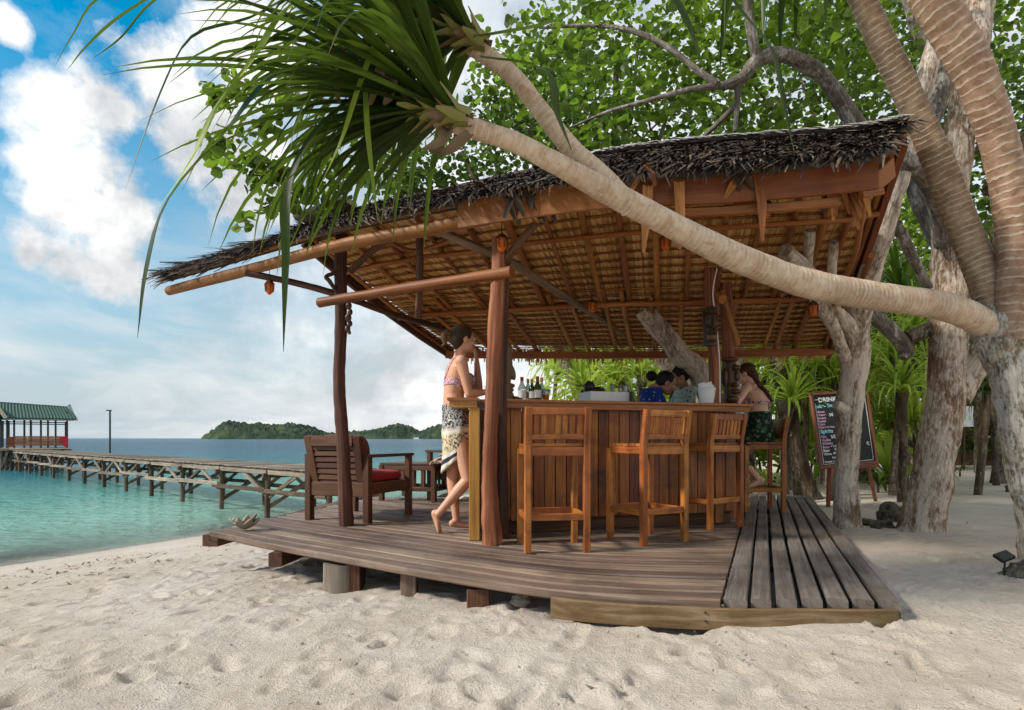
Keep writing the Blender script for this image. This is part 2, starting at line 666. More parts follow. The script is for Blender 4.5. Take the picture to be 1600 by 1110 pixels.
def pattern(name, cols, scale, rough=0.85, kind='voronoi', thr=(0.35, 0.5), bs=0.1):
    """printed cloth: blotches of cols[1:] on cols[0]"""
    m, nt, b = newmat(name)
    tc = nd(nt, 'ShaderNodeTexCoord')
    vec = tc.outputs['Object']
    c = None
    base = cols[0]
    for i, cc in enumerate(cols[1:]):
        if kind == 'voronoi':
            vo = nd(nt, 'ShaderNodeTexVoronoi')
            vo.inputs['Scale'].default_value = scale * (1 + 0.37 * i)
            vv = vmth(nt, 'ADD', vec, (i * 3.3, i * 1.7, i * 5.1)).outputs[0]
            nn = nd(nt, 'ShaderNodeTexNoise')
            nn.inputs['Scale'].default_value = scale * 1.6
            lk(nt, vv, nn.inputs['Vector'])
            lk(nt, vv, vo.inputs['Vector'])
            q = mth(nt, 'ADD', vo.outputs['Distance'], mth(nt, 'MULTIPLY_ADD', nn.outputs['Fac'], 0.9, -0.45))
            f = ramp(nt, q, [(thr[0] - 0.03, 1.0), (thr[0] + 0.03, 0.0)])
        else:
            vv = vmth(nt, 'ADD', vec, (i * 3.3, i * 1.7, i * 5.1)).outputs[0]
            q = noise_n(nt, vv, scale * (1 + 0.4 * i), 3, 0.6, 1.5)
            f = ramp(nt, q, [(thr[1], 0.0), (thr[1] + 0.05, 1.0)])
        c = mixc(nt, f, base if c is None else c, cc)
    lk(nt, c, b.inputs['Base Color'])
    b.inputs['Roughness'].default_value = rough
    b.inputs['Specular IOR Level'].default_value = 0.15
    return m


M = {}
M['deck'] = wood('weathered_deck_wood', (0.055, 0.034, 0.023), (0.165, 0.108, 0.076), (0.29, 0.215, 0.165), 0.62, 34, 0.8, 0.6, 0.36, 0.3, ((0.045, 0.028, 0.016), 1.7, 0.55))
M['deck_grey'] = wood('grey_walkway_wood', (0.07, 0.056, 0.046), (0.17, 0.142, 0.12), (0.27, 0.235, 0.205), 0.75, 30, 1.2, 0.5, 0.15, 0.2, ((0.06, 0.032, 0.014), 1.5, 0.6))
M['fascia'] = wood('mossy_board_wood', (0.07, 0.04, 0.017), (0.185, 0.118, 0.055), (0.34, 0.255, 0.16), 0.75, 24, 2.0, 0.5, 0.12, 0.2, ((0.1, 0.08, 0.03), 6, 0.5))
M['bar'] = wood('bar_plank_wood', (0.07, 0.017, 0.004), (0.27, 0.078, 0.015), (0.44, 0.155, 0.036), 0.42, 22, 1.2, 0.25, 0.34, 0.4, ((0.03, 0.01, 0.004), 2.2, 0.75))
M['bartop'] = wood('counter_top_wood', (0.13, 0.038, 0.008), (0.3, 0.1, 0.022), (0.44, 0.18, 0.05), 0.4, 24, 1.2, 0.25, 0.15, 0.45)
M['barlight'] = wood('pale_end_board_wood', (0.22, 0.085, 0.016), (0.42, 0.19, 0.04), (0.55, 0.29, 0.08), 0.5, 24, 1.2, 0.2, 0.1, 0.35)
M['stool'] = wood('teak_stool_wood', (0.17, 0.045, 0.007), (0.37, 0.118, 0.022), (0.54, 0.21, 0.048), 0.42, 26, 1.4, 0.3, 0.2, 0.4, ((0.1, 0.03, 0.009), 4.5, 0.75))
M['chair'] = wood('dark_armchair_wood', (0.03, 0.01, 0.004), (0.085, 0.031, 0.011), (0.145, 0.06, 0.024), 0.5, 24, 1.4, 0.3, 0.18, 0.4)
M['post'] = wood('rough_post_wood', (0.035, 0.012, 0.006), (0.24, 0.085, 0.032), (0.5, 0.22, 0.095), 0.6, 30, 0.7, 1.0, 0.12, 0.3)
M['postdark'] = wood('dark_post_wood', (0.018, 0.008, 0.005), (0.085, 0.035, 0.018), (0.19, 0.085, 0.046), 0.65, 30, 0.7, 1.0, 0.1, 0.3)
M['beam'] = wood('orange_beam_wood', (0.14, 0.04, 0.008), (0.33, 0.112, 0.022), (0.48, 0.19, 0.045), 0.5, 16, 0.8, 0.3, 0.15, 0.35)
M['pole'] = wood('rafter_pole_wood', (0.15, 0.05, 0.014), (0.32, 0.12, 0.03), (0.46, 0.2, 0.06), 0.6, 18, 0.9, 0.4, 0.25, 0.3)
M['greypole'] = wood('grey_pole_wood', (0.09, 0.055, 0.035), (0.2, 0.13, 0.085), (0.3, 0.21, 0.15), 0.7, 18, 0.9, 0.4, 0.15, 0.25)
M['fasciared'] = wood('red_fascia_wood', (0.08, 0.02, 0.005), (0.18, 0.048, 0.012), (0.27, 0.085, 0.022), 0.5, 12, 0.7, 0.2, 0.1, 0.35)
M['logshade'] = wood('shaded_log_wood', (0.06, 0.018, 0.005), (0.18, 0.058, 0.013), (0.32, 0.12, 0.03), 0.55, 16, 0.8, 0.5, 0.15, 0.3)  # darker than the beam wood: the log's shade is put into its colour
M['ply'] = wood('plywood', (0.17, 0.062, 0.011), (0.26, 0.1, 0.019), (0.34, 0.145, 0.032), 0.5, 10, 0.7, 0.12, 0.08, 0.35)
M['jetty'] = wood('jetty_wood', (0.08, 0.06, 0.045), (0.22, 0.175, 0.135), (0.38, 0.32, 0.26), 0.8, 18, 1.2, 0.4, 0.3, 0.2)
M['jettydark'] = wood('jetty_pile_wood', (0.04, 0.027, 0.018), (0.12, 0.085, 0.055), (0.26, 0.2, 0.15), 0.8, 18, 1.2, 0.4, 0.35, 0.2)
M['thatch_in'] = wood('dry_thatch', (0.12, 0.052, 0.018), (0.32, 0.165, 0.06), (0.5, 0.29, 0.12), 0.75, 60, 3.0, 0.4, 0.16, 0.2)


def mk_thatch_in():
    m, nt, b = newmat('dry_thatch')
    geo = nd(nt, 'ShaderNodeNewGeometry')
    vec, rnd = uvvec(nt, 60.0, 4.0)
    g = noise_n(nt, vec, 1.0, 4, .6, .8)
    tc = nd(nt, 'ShaderNodeTexCoord')
    big = noise_n(nt, tc.outputs['Object'], 1.6, 4, .6)
    f = mth(nt, 'ADD', mth(nt, 'MULTIPLY', geo.outputs['Random Per Island'], .5), mth(nt, 'ADD', mth(nt, 'MULTIPLY', g, .35), mth(nt, 'MULTIPLY', big, .35)))
    c = ramp(nt, f, [(.22, (.2, .075, .018)), (.5, (.58, .3, .09)), (.72, (.74, .44, .16)), (.95, (.84, .6, .28))])
    lk(nt, c, b.inputs['Base Color'])
    b.inputs['Roughness'].default_value = .7
    bump(nt, b, g, .4, .004)
    return m


M['thatch_in'] = mk_thatch_in()
M['easel'] = wood('easel_wood', (0.1, 0.025, 0.012), (0.2, 0.06, 0.03), (0.3, 0.1, 0.05), 0.5, 24, 1.4, 0.2, 0.1, 0.35)


def mk_thatch_out():
    m, nt, b = newmat('weathered_thatch')
    geo = nd(nt, 'ShaderNodeNewGeometry')
    vec, _ = uvvec(nt, 3.0, 1.0)
    n = noise_n(nt, vec, 3.0, 3)
    f = mth(nt, 'ADD', mth(nt, 'MULTIPLY', geo.outputs['Random Per Island'], 0.75), mth(nt, 'MULTIPLY', n, 0.3))
    c = ramp(nt, f, [(0.1, (0.006, 0.004, 0.003)), (0.5, (0.038, 0.023, 0.014)), (0.8, (0.1, 0.062, 0.037)), (0.97, (0.3, 0.23, 0.17))])
    lk(nt, c, b.inputs['Base Color'])
    b.inputs['Roughness'].default_value = 0.8
    return m


M['thatch_out'] = mk_thatch_out()
M['ridge'] = wood('ridge_cap_thatch', (0.2, 0.18, 0.155), (0.42, 0.39, 0.35), (0.58, 0.54, 0.5), 0.8, 60, 3, 0.4, 0.2, 0.2)


def mk_sand():
    m, nt, b = newmat('coral_sand')
    tc = nd(nt, 'ShaderNodeTexCoord')
    o = tc.outputs['Object']
    n1 = noise_n(nt, o, 0.7, 5, 0.6)
    n2 = noise_n(nt, o, 6.0, 6, 0.65)
    n3 = noise_n(nt, o, 120.0, 3, 0.7)
    c = ramp(nt, mth(nt, 'ADD', mth(nt, 'MULTIPLY', n1, 0.6), mth(nt, 'MULTIPLY', n2, 0.4)), [(0.3, (0.45, 0.365, 0.28)), (0.5, (0.55, 0.475, 0.39)), (0.68, (0.63, 0.565, 0.485))])
    c = mixc(nt, ramp(nt, n3, [(0.3, 0.35), (0.5, 0.0)]), c, (0.27, 0.22, 0.17))
    # dark grains and bits
    vo = nd(nt, 'ShaderNodeTexVoronoi')
    vo.inputs['Scale'].default_value = 26.0
    lk(nt, o, vo.inputs['Vector'])
    sp = ramp(nt, vo.outputs['Distance'], [(0.05, 1.0), (0.11, 0.0)])
    gate = ramp(nt, noise_n(nt, o, 3.0, 3), [(0.5, 0.0), (0.62, 1.0)])
    c = mixc(nt, mth(nt, 'MULTIPLY', mth(nt, 'MULTIPLY', sp, gate), 0.75), c, (0.09, 0.06, 0.04))
    # wet band by the waterline (z just above the water)
    sx = nd(nt, 'ShaderNodeSeparateXYZ')
    lk(nt, o, sx.inputs[0])
    zz = mth(nt, 'ADD', sx.outputs[2], mth(nt, 'MULTIPLY_ADD', noise_n(nt, o, 0.8, 3), 0.1, -0.03))
    wet = ramp(nt, mth(nt, 'MULTIPLY_ADD', zz, 5.0, 6.0), [(0.15, 1.0), (0.95, 0.0)])
    c = mixc(nt, mth(nt, 'MULTIPLY', wet, 0.5), c, (0.48, 0.38, 0.31))
    lk(nt, c, b.inputs['Base Color'])
    lk(nt, mth(nt, 'MULTIPLY_ADD', wet, -0.45, 0.92), b.inputs['Roughness'])
    b.inputs['Specular IOR Level'].default_value = 0.2
    h = mth(nt, 'ADD', mth(nt, 'MULTIPLY', n3, 0.25), mth(nt, 'ADD', n2, mth(nt, 'MULTIPLY', noise_n(nt, o, 30.0, 5, 0.7), 0.7)))
    bump(nt, b, h, 0.7, 0.04)
    return m


M['sand'] = mk_sand()


def mk_water():
    m, nt, b = newmat('sea_water')
    tc = nd(nt, 'ShaderNodeTexCoord')
    o = tc.outputs['Object']
    v1 = vmth(nt, 'MULTIPLY', o, (1.0, 1.7, 1)).outputs[0]
    a = noise_n(nt, v1, 1.3, 3, 0.5, 0.4)
    c = noise_n(nt, v1, 4.6, 3, 0.5, 0.3)
    e = noise_n(nt, vmth(nt, 'MULTIPLY', o, (0.02, 0.12, 1)).outputs[0], 1.0, 4, 0.6)
    h = mth(nt, 'ADD', mth(nt, 'MULTIPLY', a, 1.0), mth(nt, 'MULTIPLY', c, 0.32))
    h = mth(nt, 'MULTIPLY', h, mth(nt, 'MULTIPLY_ADD', e, 1.2, 0.3))
    # metres seaward of the shoreline decide how much water lies over the sand
    s_ = mth(nt, 'ADD', vmth(nt, 'DOT_PRODUCT', o, (-0.879, 0.475, 0)).outputs['Value'], -11.41)
    s_ = mth(nt, 'ADD', s_, mth(nt, 'MULTIPLY_ADD', noise_n(nt, o, 0.22, 4, 0.6), 5.0, -2.5))
    f = mth(nt, 'MULTIPLY_ADD', mth(nt, 'POWER', mth(nt, 'MAXIMUM', s_, 0.0), 0.5), 0.08, 0.0, clamp=True)
    col = ramp(nt, f, [(0.0, (0.40, 0.46, 0.34)), (0.12, (0.25, 0.43, 0.33)), (0.27, (0.1, 0.28, 0.235)), (0.42, (0.03, 0.14, 0.165)), (0.8, (0.03, 0.095, 0.145))])
    nt.nodes.remove(b)
    bn = nd(nt, 'ShaderNodeBump')
    bn.inputs['Strength'].default_value = 1.0
    bn.inputs['Distance'].default_value = 0.3
    lk(nt, h, bn.inputs['Height'])
    df = nd(nt, 'ShaderNodeBsdfDiffuse')
    lk(nt, col, df.inputs['Color']); lk(nt, bn.outputs[0], df.inputs['Normal'])
    gl = nd(nt, 'ShaderNodeBsdfGlossy')
    gl.inputs['Roughness'].default_value = 0.1
    lk(nt, bn.outputs[0], gl.inputs['Normal'])
    fr = nd(nt, 'ShaderNodeFresnel')
    fr.inputs['IOR'].default_value = 1.33
    lk(nt, bn.outputs[0], fr.inputs['Normal'])
    tr = nd(nt, 'ShaderNodeBsdfTransparent')
    m1 = nd(nt, 'ShaderNodeMixShader')
    op = ramp(nt, mth(nt, 'MULTIPLY', s_, 0.2, clamp=True), [(0.0, 0.2), (0.3, 0.55), (1.0, 1.0)])
    lk(nt, op, m1.inputs[0])
    lk(nt, tr.outputs[0], m1.inputs[1]); lk(nt, df.outputs[0], m1.inputs[2])
    m2 = nd(nt, 'ShaderNodeMixShader')
    # wave slopes keep the mean reflectance of open water well under the mirror value
    lk(nt, mth(nt, 'MINIMUM', fr.outputs[0], 0.42), m2.inputs[0])
    lk(nt, m1.outputs[0], m2.inputs[1]); lk(nt, gl.outputs[0], m2.inputs[2])
    lk(nt, m2.outputs[0], nt.nodes['Material Output'].inputs[0])
    return m


M['water'] = mk_water()
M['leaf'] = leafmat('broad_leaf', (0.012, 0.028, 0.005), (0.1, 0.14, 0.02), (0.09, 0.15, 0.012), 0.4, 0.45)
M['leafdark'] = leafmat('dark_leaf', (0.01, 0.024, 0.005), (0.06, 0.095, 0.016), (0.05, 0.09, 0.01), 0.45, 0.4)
M['leafbright'] = leafmat('lit_broad_leaf', (0.06, 0.12, 0.012), (0.19, 0.29, 0.03), (0.45, 0.62, 0.06), 0.4, 0.5)  # brightened broad leaf: sunlight on the foliage is put into its colours
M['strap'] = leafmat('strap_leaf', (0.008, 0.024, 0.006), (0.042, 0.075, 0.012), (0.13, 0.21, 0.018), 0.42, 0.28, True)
M['strapbright'] = leafmat('lit_strap_leaf', (0.07, 0.15, 0.016), (0.25, 0.36, 0.045), (0.48, 0.64, 0.08), 0.4, 0.45, True)  # brightened strap leaf: colour makes up for sunlight that roof and canopy block
M['dryleaf'] = plain('dry_leaf', (0.2, 0.13, 0.07), 0.8, nscale=8)
M['husk'] = plain('leaf_base_husk', (0.2, 0.19, 0.045), 0.6, nscale=7, var=0.45)
M['bark_pale'] = bark('pale_lichen_bark', (0.13, 0.08, 0.045), (0.36, 0.25, 0.165), (0.72, 0.62, 0.51), 0.95, 7.0, 0.3)
M['bark_brown'] = bark('brown_flaky_bark', (0.12, 0.06, 0.03), (0.34, 0.21, 0.125), (0.66, 0.56, 0.45), 0.72, 8.0, 0.28)
M['bark_grey'] = bark('grey_branch_bark', (0.075, 0.06, 0.048), (0.24, 0.2, 0.165), (0.5, 0.46, 0.41), 0.42, 9.0, 0.5)
M['bark_dark'] = bark('dark_trunk_bark', (0.04, 0.028, 0.018), (0.15, 0.105, 0.065), (0.34, 0.3, 0.24), 0.35, 8.0, 0.35)
M['pbark'] = pandanus_bark('ringed_pandanus_bark', (0.42, 0.26, 0.15), (0.68, 0.54, 0.39), 30.0)
M['pbark3'] = pandanus_bark('brown_ringed_bark', (0.2, 0.12, 0.06), (0.42, 0.29, 0.18), 24.0)
M['pbark2'] = pandanus_bark('red_ringed_bark', (0.22, 0.115, 0.062), (0.46, 0.3, 0.195), 17.0)
M['lichen'] = bark('lichen_crusted_bark', (0.1, 0.08, 0.05), (0.34, 0.26, 0.17), (0.68, 0.62, 0.54), 0.9, 12.0, 0.7, (0.17, 0.15, 0.04))
M['rock'] = bark('mossy_rock', (0.06, 0.05, 0.035), (0.2, 0.17, 0.12), (0.3, 0.28, 0.2), 0.3, 6.0, 1.0, (0.1, 0.11, 0.03))
M['coral'] = plain('coral_stone', (0.32, 0.265, 0.21), 0.9, nscale=16, var=0.4, bs=0.5)
M['coralwhite'] = plain('white_coral', (0.72, 0.7, 0.64), 0.9, nscale=20, var=0.15, bs=0.4)
M['carve'] = wood('dark_carving_wood', (0.015, 0.007, 0.004), (0.06, 0.024, 0.01), (0.14, 0.06, 0.027), 0.42, 14, 2, 0.5, 0.1, 0.45)
M['carvegrey'] = wood('grey_carving_wood', (0.06, 0.035, 0.02), (0.16, 0.1, 0.062), (0.27, 0.19, 0.13), 0.6, 14, 2, 0.5, 0.1, 0.35)
M['red'] = plain('red_cushion_cloth', (0.36, 0.025, 0.03), 0.85, nscale=30, var=0.2)
M['white'] = plain('white_enamel', (0.72, 0.72, 0.72), 0.45, nscale=6, var=0.04, bs=0.02)
M['whitecloth'] = plain('white_cloth', (0.8, 0.8, 0.8), 0.9, nscale=20, var=0.05)
M['black'] = plain('black_plastic', (0.012, 0.012, 0.013), 0.45, nscale=20, var=0.2, bs=0.03)
M['darkmetal'] = plain('dark_metal', (0.06, 0.06, 0.065), 0.4, 0.7, nscale=20)
M['slate'] = plain('blackboard', (0.016, 0.022, 0.02), 0.75, nscale=9, var=0.35, bs=0.03)
M['chalk'] = plain('white_chalk', (0.78, 0.78, 0.76), 0.95, nscale=60, var=0.15, bs=0)
M['chalkblue'] = plain('blue_chalk', (0.35, 0.68, 0.78), 0.95, nscale=60, var=0.15, bs=0)
M['chalkpink'] = plain('pink_chalk', (0.75, 0.45, 0.62), 0.95, nscale=60, var=0.15, bs=0)
M['tile'] = plain('green_roof_tile', (0.008, 0.06, 0.033), 0.5, nscale=5, var=0.35)
M['cream'] = plain('cream_trim', (0.6, 0.5, 0.36), 0.6, nscale=9, var=0.12)
M['redpaint'] = plain('red_paint', (0.6, 0.02, 0.03), 0.5, nscale=6, var=0.1)
M['hill'] = None
# ================================================================== setting
SHORE_A = np.array([-7.9, 9.4])
SHORE_N = np.array([0.879, -0.475])
WATER_Z = -1.2


def shore_s(x, y):
    return (x - SHORE_A[0]) * SHORE_N[0] + (y - SHORE_A[1]) * SHORE_N[1]


def sand_base(x, y):
    s = shore_s(np.asarray(x, float), np.asarray(y, float))
    return np.interp(s, [-400, -60, -25, -8, -2, 0, 3, 6, 8.5, 11.5, 16, 60], [-9, -7.5, -4.6, -2.35, -1.48, -1.2, -0.82, -0.47, -0.235, -0.105, -0.06, 0.2])


def sand_z(x, y):
    return float(sand_base(x, y))


def axis(lo, hi, step, far, grow=1.11):
    c = list(np.arange(lo, hi + 1e-6, step))
    d, q = step, c[0]
    left = []
    while q > -far:
        d *= grow
        q -= d
        left.append(q)
    d, q = step, c[-1]
    right = []
    while q < far:
        d *= grow
        q += d
        right.append(q)
    return np.array(left[::-1] + c + right)


def build_sand():
    xs = axis(-5.2, 4.2, 0.021, 700)
    ys = axis(1.5, 7.0, 0.021, 900)
    ys = ys[ys > -60]
    X, Y = np.meshgrid(xs, ys, indexing='ij')
    Z = sand_base(X, Y)
    s = shore_s(X, Y)
    dry = np.clip((s - 2.0) / 4.0, 0, 1)
    near = np.clip(1 - (np.hypot(X, Y - 4) - 8) / 10, 0, 1)
    Z = Z + near * (0.04 * fbm(X * 0.9, Y * 0.9, 3, 3) * (0.3 + 0.7 * dry) + 0.022 * dry * fbm(X * 4.2, Y * 4.2, 4, 9, 0.58))
    # footprints and scuffs
    r = np.random.default_rng(5)
    for k in range(1500):
        px, py = r.uniform(-5, 4.2), r.uniform(1.55, 7.5)
        ss = shore_s(px, py)
        if ss < 2.2:
            continue
        if px > 2.2 and r.random() < 0.6:
            continue
        deep = r.uniform(0.004, 0.021) * (0.4 if ss < 5 else 1.0)
        a, b, th = r.uniform(0.025, 0.06), r.uniform(0.045, 0.11), r.uniform(0, 3.14)
        i0, i1 = np.searchsorted(xs, [px - 0.4, px + 0.4])
        j0, j1 = np.searchsorted(ys, [py - 0.4, py + 0.4])
        dx, dy = X[i0:i1, j0:j1] - px, Y[i0:i1, j0:j1] - py
        u = (dx * math.cos(th) + dy * math.sin(th)) / a
        v = (-dx * math.sin(th) + dy * math.cos(th)) / b
        q = np.sqrt(u * u + v * v)
        Z[i0:i1, j0:j1] += -deep / (1 + q ** 5) + deep * 0.55 * np.exp(-(q - 1.45) ** 2 * 9.0)
    # raked arcs near the little lamp on the right
    c = onz(1640, 960, -0.1)
    rr = np.hypot(X - c.x, Y - c.y)
    Z += 0.006 * np.sin(rr * 2 * math.pi / 0.055) * np.clip(1.3 - np.abs(rr - 0.55) / 0.45, 0, 1) * (np.abs(rr - 0.55) < 0.6)
    # a few pits
    for (u, v, rad, dp) in ((632, 1078, 0.06, 0.06), (1065, 985, 0.12, 0.06), (1260, 1085, 0.11, 0.03), (1480, 1060, 0.06, 0.03), (780, 1045, 0.07, 0.03)):
        p = onz(u, v, -0.17)
        q = np.hypot(X - p.x, Y - p.y) / rad
        Z += -dp * np.exp(-q ** 2)
    nx, ny = len(xs), len(ys)
    verts = np.stack([X, Y, Z], -1).reshape(-1, 3)
    idx = np.arange(nx * ny).reshape(nx, ny)
    quads = np.stack([idx[:-1, :-1], idx[1:, :-1], idx[1:, 1:], idx[:-1, 1:]], -1).reshape(-1, 4)
    me = bpy.data.meshes.new('sand')
    me.vertices.add(len(verts))
    me.vertices.foreach_set('co', verts.ravel())
    me.loops.add(quads.size)
    me.loops.foreach_set('vertex_index', quads.ravel())
    me.polygons.add(len(quads))
    me.polygons.foreach_set('loop_start', np.arange(len(quads)) * 4)
    me.polygons.foreach_set('use_smooth', np.ones(len(quads), bool))
    me.update()
    me.validate()
    o = struct(link('sand', me, M['sand']))
    tag(o, 'pale coral sand beach trodden with footprints', 'sand', kind='structure')


build_sand()


def build_water():
    b = MB()
    b.add([(-7000, -60, WATER_Z), (7000, -60, WATER_Z), (7000, 9300, WATER_Z), (-7000, 9300, WATER_Z)], [(0, 1, 2, 3)])
    tag(b.build('sea', M['water']), 'calm turquoise sea deepening to blue', 'sea', kind='structure')


build_water()


def mk_hillmat():
    m, nt, b = newmat('wooded_hill')
    tc = nd(nt, 'ShaderNodeTexCoord')
    n = noise_n(nt, tc.outputs['Object'], 0.05, 6, 0.7)
    n2 = noise_n(nt, tc.outputs['Object'], 0.012, 4, 0.6)
    c = ramp(nt, mth(nt, 'ADD', mth(nt, 'MULTIPLY', n, 0.6), mth(nt, 'MULTIPLY', n2, 0.4)), [(0.36, (0.012, 0.026, 0.018)), (0.5, (0.033, 0.052, 0.03)), (0.64, (0.085, 0.108, 0.05))])  # greens greyed: distance haze is put into the colour
    lk(nt, c, b.inputs['Base Color'])
    b.inputs['Roughness'].default_value = 0.9
    b.inputs['Specular IOR Level'].default_value = 0.1
    bump(nt, b, n, 1.0, 6.0)
    return m


M['hill'] = mk_hillmat()


def hill(prof, Y, depth, label, seed):
    """wooded island: skyline profile (u, v) at distance Y, rounded towards and away from the viewer"""
    us = np.linspace(prof[0][0], prof[-1][0], 260)
    tops = np.interp(us, [p[0] for p in prof], [p[1] for p in prof])
    xs = (us - 800) / F * Y
    hs = (HV - tops) / F * Y + 2.0
    rows = np.linspace(-1, 1, 22)
    verts, faces = [], []
    for i, (x, h) in enumerate(zip(xs, hs)):
        for j, r in enumerate(rows):
            q = math.sqrt(max(0, 1 - r * r)) ** 1.2
            y = Y + r * depth * (0.35 + 0.65 * min(1, h / 30))
            bumpz = (mnoise.fractal(Vector((x * 0.06, y * 0.06, seed)), 1.0, 2.0, 4)) * 9.0 * q
            ridge = mnoise.noise(Vector((x * 0.006, y * 0.009, seed + 5))) * h * 0.22 * q * (1 - q ** 6)
            verts.append((x * y / Y, y, WATER_Z - 1.5 + (h + 1.5) * q + bumpz * min(1, h / 16) + ridge))
    n = len(rows)
    for i in range(len(us) - 1):
        for j in range(n - 1):
            faces.append((i * n + j, (i + 1) * n + j, (i + 1) * n + j + 1, i * n + j + 1))
    b = MB()
    b.add(verts, faces, None, False)
    o = b.build('hill', M['hill'])
    tag(o, label, 'hill', kind='structure')
    # tree clumps breaking the outline
    return o


hill([(314, 685), (322, 679), (335, 672), (348, 662), (357, 659.5), (368, 661), (385, 663), (405, 662.5), (425, 666), (445, 664), (470, 665), (490, 670), (505, 676), (520, 678), (545, 682), (552, 685)], 1500, 170, 'nearest wooded island with a steep headland on the left', 1)
hill([(500, 685), (540, 676), (570, 674), (590, 672), (612, 665), (625, 663), (640, 667), (655, 675), (668, 685)], 1900, 170, 'middle wooded island with a low round summit', 2)
hill([(640, 685), (655, 675), (675, 668), (690, 664), (720, 658), (760, 655), (810, 662), (850, 670), (900, 676), (960, 685)], 1700, 200, 'right wooded island running on behind the standing woman', 3)

# small boat far out
bt = thing('boat', P(652, 684.5, 620), 'tiny white boat far out below the wooded islands', 'boat')
b = MB()
c = Vector((P(652, 684, 620).x, 620, WATER_Z))
for sgn in (1,):
    b.add([c + Vector(q) for q in ((-5, -1.4, 1.2), (4, -1.4, 1.2), (6.5, 0, 1.7), (4, 1.4, 1.2), (-5, 1.4, 1.2), (-4.6, -1, -.4), (4, -1, -.4), (5.4, 0, -.4), (4, 1, -.4), (-4.6, 1, -.4))],
          [(0, 1, 2, 3, 4), (0, 5, 6, 1), (1, 6, 7, 2), (2, 7, 8, 3), (3, 8, 9, 4), (4, 9, 5, 0)])
b.build('hull', M['white'], bt)
MB().box(c + Vector((-1, 0, 2.0)), (5, 1.9, 1.5)).build('cabin', M['white'], bt)
MB().box(c + Vector((-1, 0, 3.0)), (6, 2.3, .2)).build('roof', M['white'], bt)

# ------------------------------------------------------------------ jetty
JA, JB = Vector((-3.55, 12.9, 0.05)), Vector((-33.5, 39.9, 0.05))
JD = (JB - JA).normalized()
JL = (JB - JA).length
JN = Vector((-JD.y, JD.x, 0))        # towards the viewer or away
if JN.y < 0:
    JN = -JN
JW = 1.35
jt = thing('jetty', (JA.x, JA.y, WATER_Z), 'long weathered plank jetty on crossed piles leading out to the green roofed shelter', 'jetty')
MB().beam(JA + Vector((0, 0, -.11)), JB + Vector((0, 0, -.11)), .09, .13).build('bearer', M['jetty'], jt)
MB().beam(JA + JN * (JW - .1) + Vector((0, 0, -.11)), JB + JN * (JW - .1) + Vector((0, 0, -.11)), .09, .13).build('bearer', M['jetty'], jt)
npl = 210
pm = None
for k in range(npl):
    t = (k + .5) / npl
    p = JA + (JB - JA) * t
    if pm is None:
        pm = MB().beam(-JN * .1, JN * (JW + .02), .172, .035).mesh('jetty_plank')
    o = link('plank', pm, M['jetty'], jt)
    o.location = (p.x, p.y, p.z + random.uniform(-.01, .008))
    o.rotation_euler = (0, 0, random.uniform(-.02, .02))
# piles with cross members
nb = 15
prev = None
for k in range(nb):
    t = (k / (nb - 1)) ** 1.0
    p = JA + JD * (0.6 + (JL - 1.0) * t)
    for side, w in ((0.0, 0), (JW - .1, 1)):
        q = p + JN * side
        j = Vector((random.uniform(-.06, .06), random.uniform(-.06, .06), 0))
        MB().tube([q + j + Vector((0, 0, -3.2)), q + j * .3 + Vector((0, 0, -.6)), q + Vector((0, 0, -.05))], [.075, .07, .065], 8, .15, k).build('pile', M['jettydark'], jt)
        if prev is not None:
            a = prev + JN * side
            zz = random.uniform(-.62, -.5)
            MB().beam(a + Vector((0, 0, zz)) + JN * (-.09 if w == 0 else .09), q + JD * .35 + Vector((0, 0, zz - .04)) + JN * (-.09 if w == 0 else .09), .04, .11).build('rail', M['jetty'] if random.random() < .6 else M['jettydark'], jt)
            m_ = (a + q) / 2
            if random.random() < .8:
                MB().beam(q + Vector((0, 0, -.75)), m_ + Vector((0, 0, -.16)), .05, .09).build('brace', M['jettydark'], jt)
            if random.random() < .75:
                MB().beam(a + Vector((0, 0, -.75)), m_ + Vector((0, 0, -.16)), .05, .09).build('brace', M['jetty'], jt)
    MB().beam(p - JN * .15 + Vector((0, 0, -.2)), p + JN * (JW + .1) + Vector((0, 0, -.2)), .09, .12).build('cross_beam', M['jettydark'], jt)
    MB().beam(p + Vector((0, 0, -1.0)), p + JN * (JW - .1) + Vector((0, 0, -.3)), .05, .1).build('brace', M['jetty'] if k % 2 else M['jettydark'], jt)
    prev = p

# shelter at the jetty head, its long side square to the line of sight
PY = 38.0
SD = Vector((-.615, .789, 0))        # depth axis
SW = Vector((.789, .615, 0))         # long axis
SB = P(60, 700, PY)


def pp(u, v, dy=0.0):
    k = (u - 800) / F
    a = (k * PY - SB.x) / (SW.x - SW.y * k)
    q = SB + SW * a + SD * dy
    return Vector((q.x, q.y, CZ + (HV - v) / F * PY))


def zat(v):
    return CZ + (HV - v) / F * PY


def pz(u, z, dy=0.0):
    q = pp(u, 700, dy)
    return Vector((q.x, q.y, z))


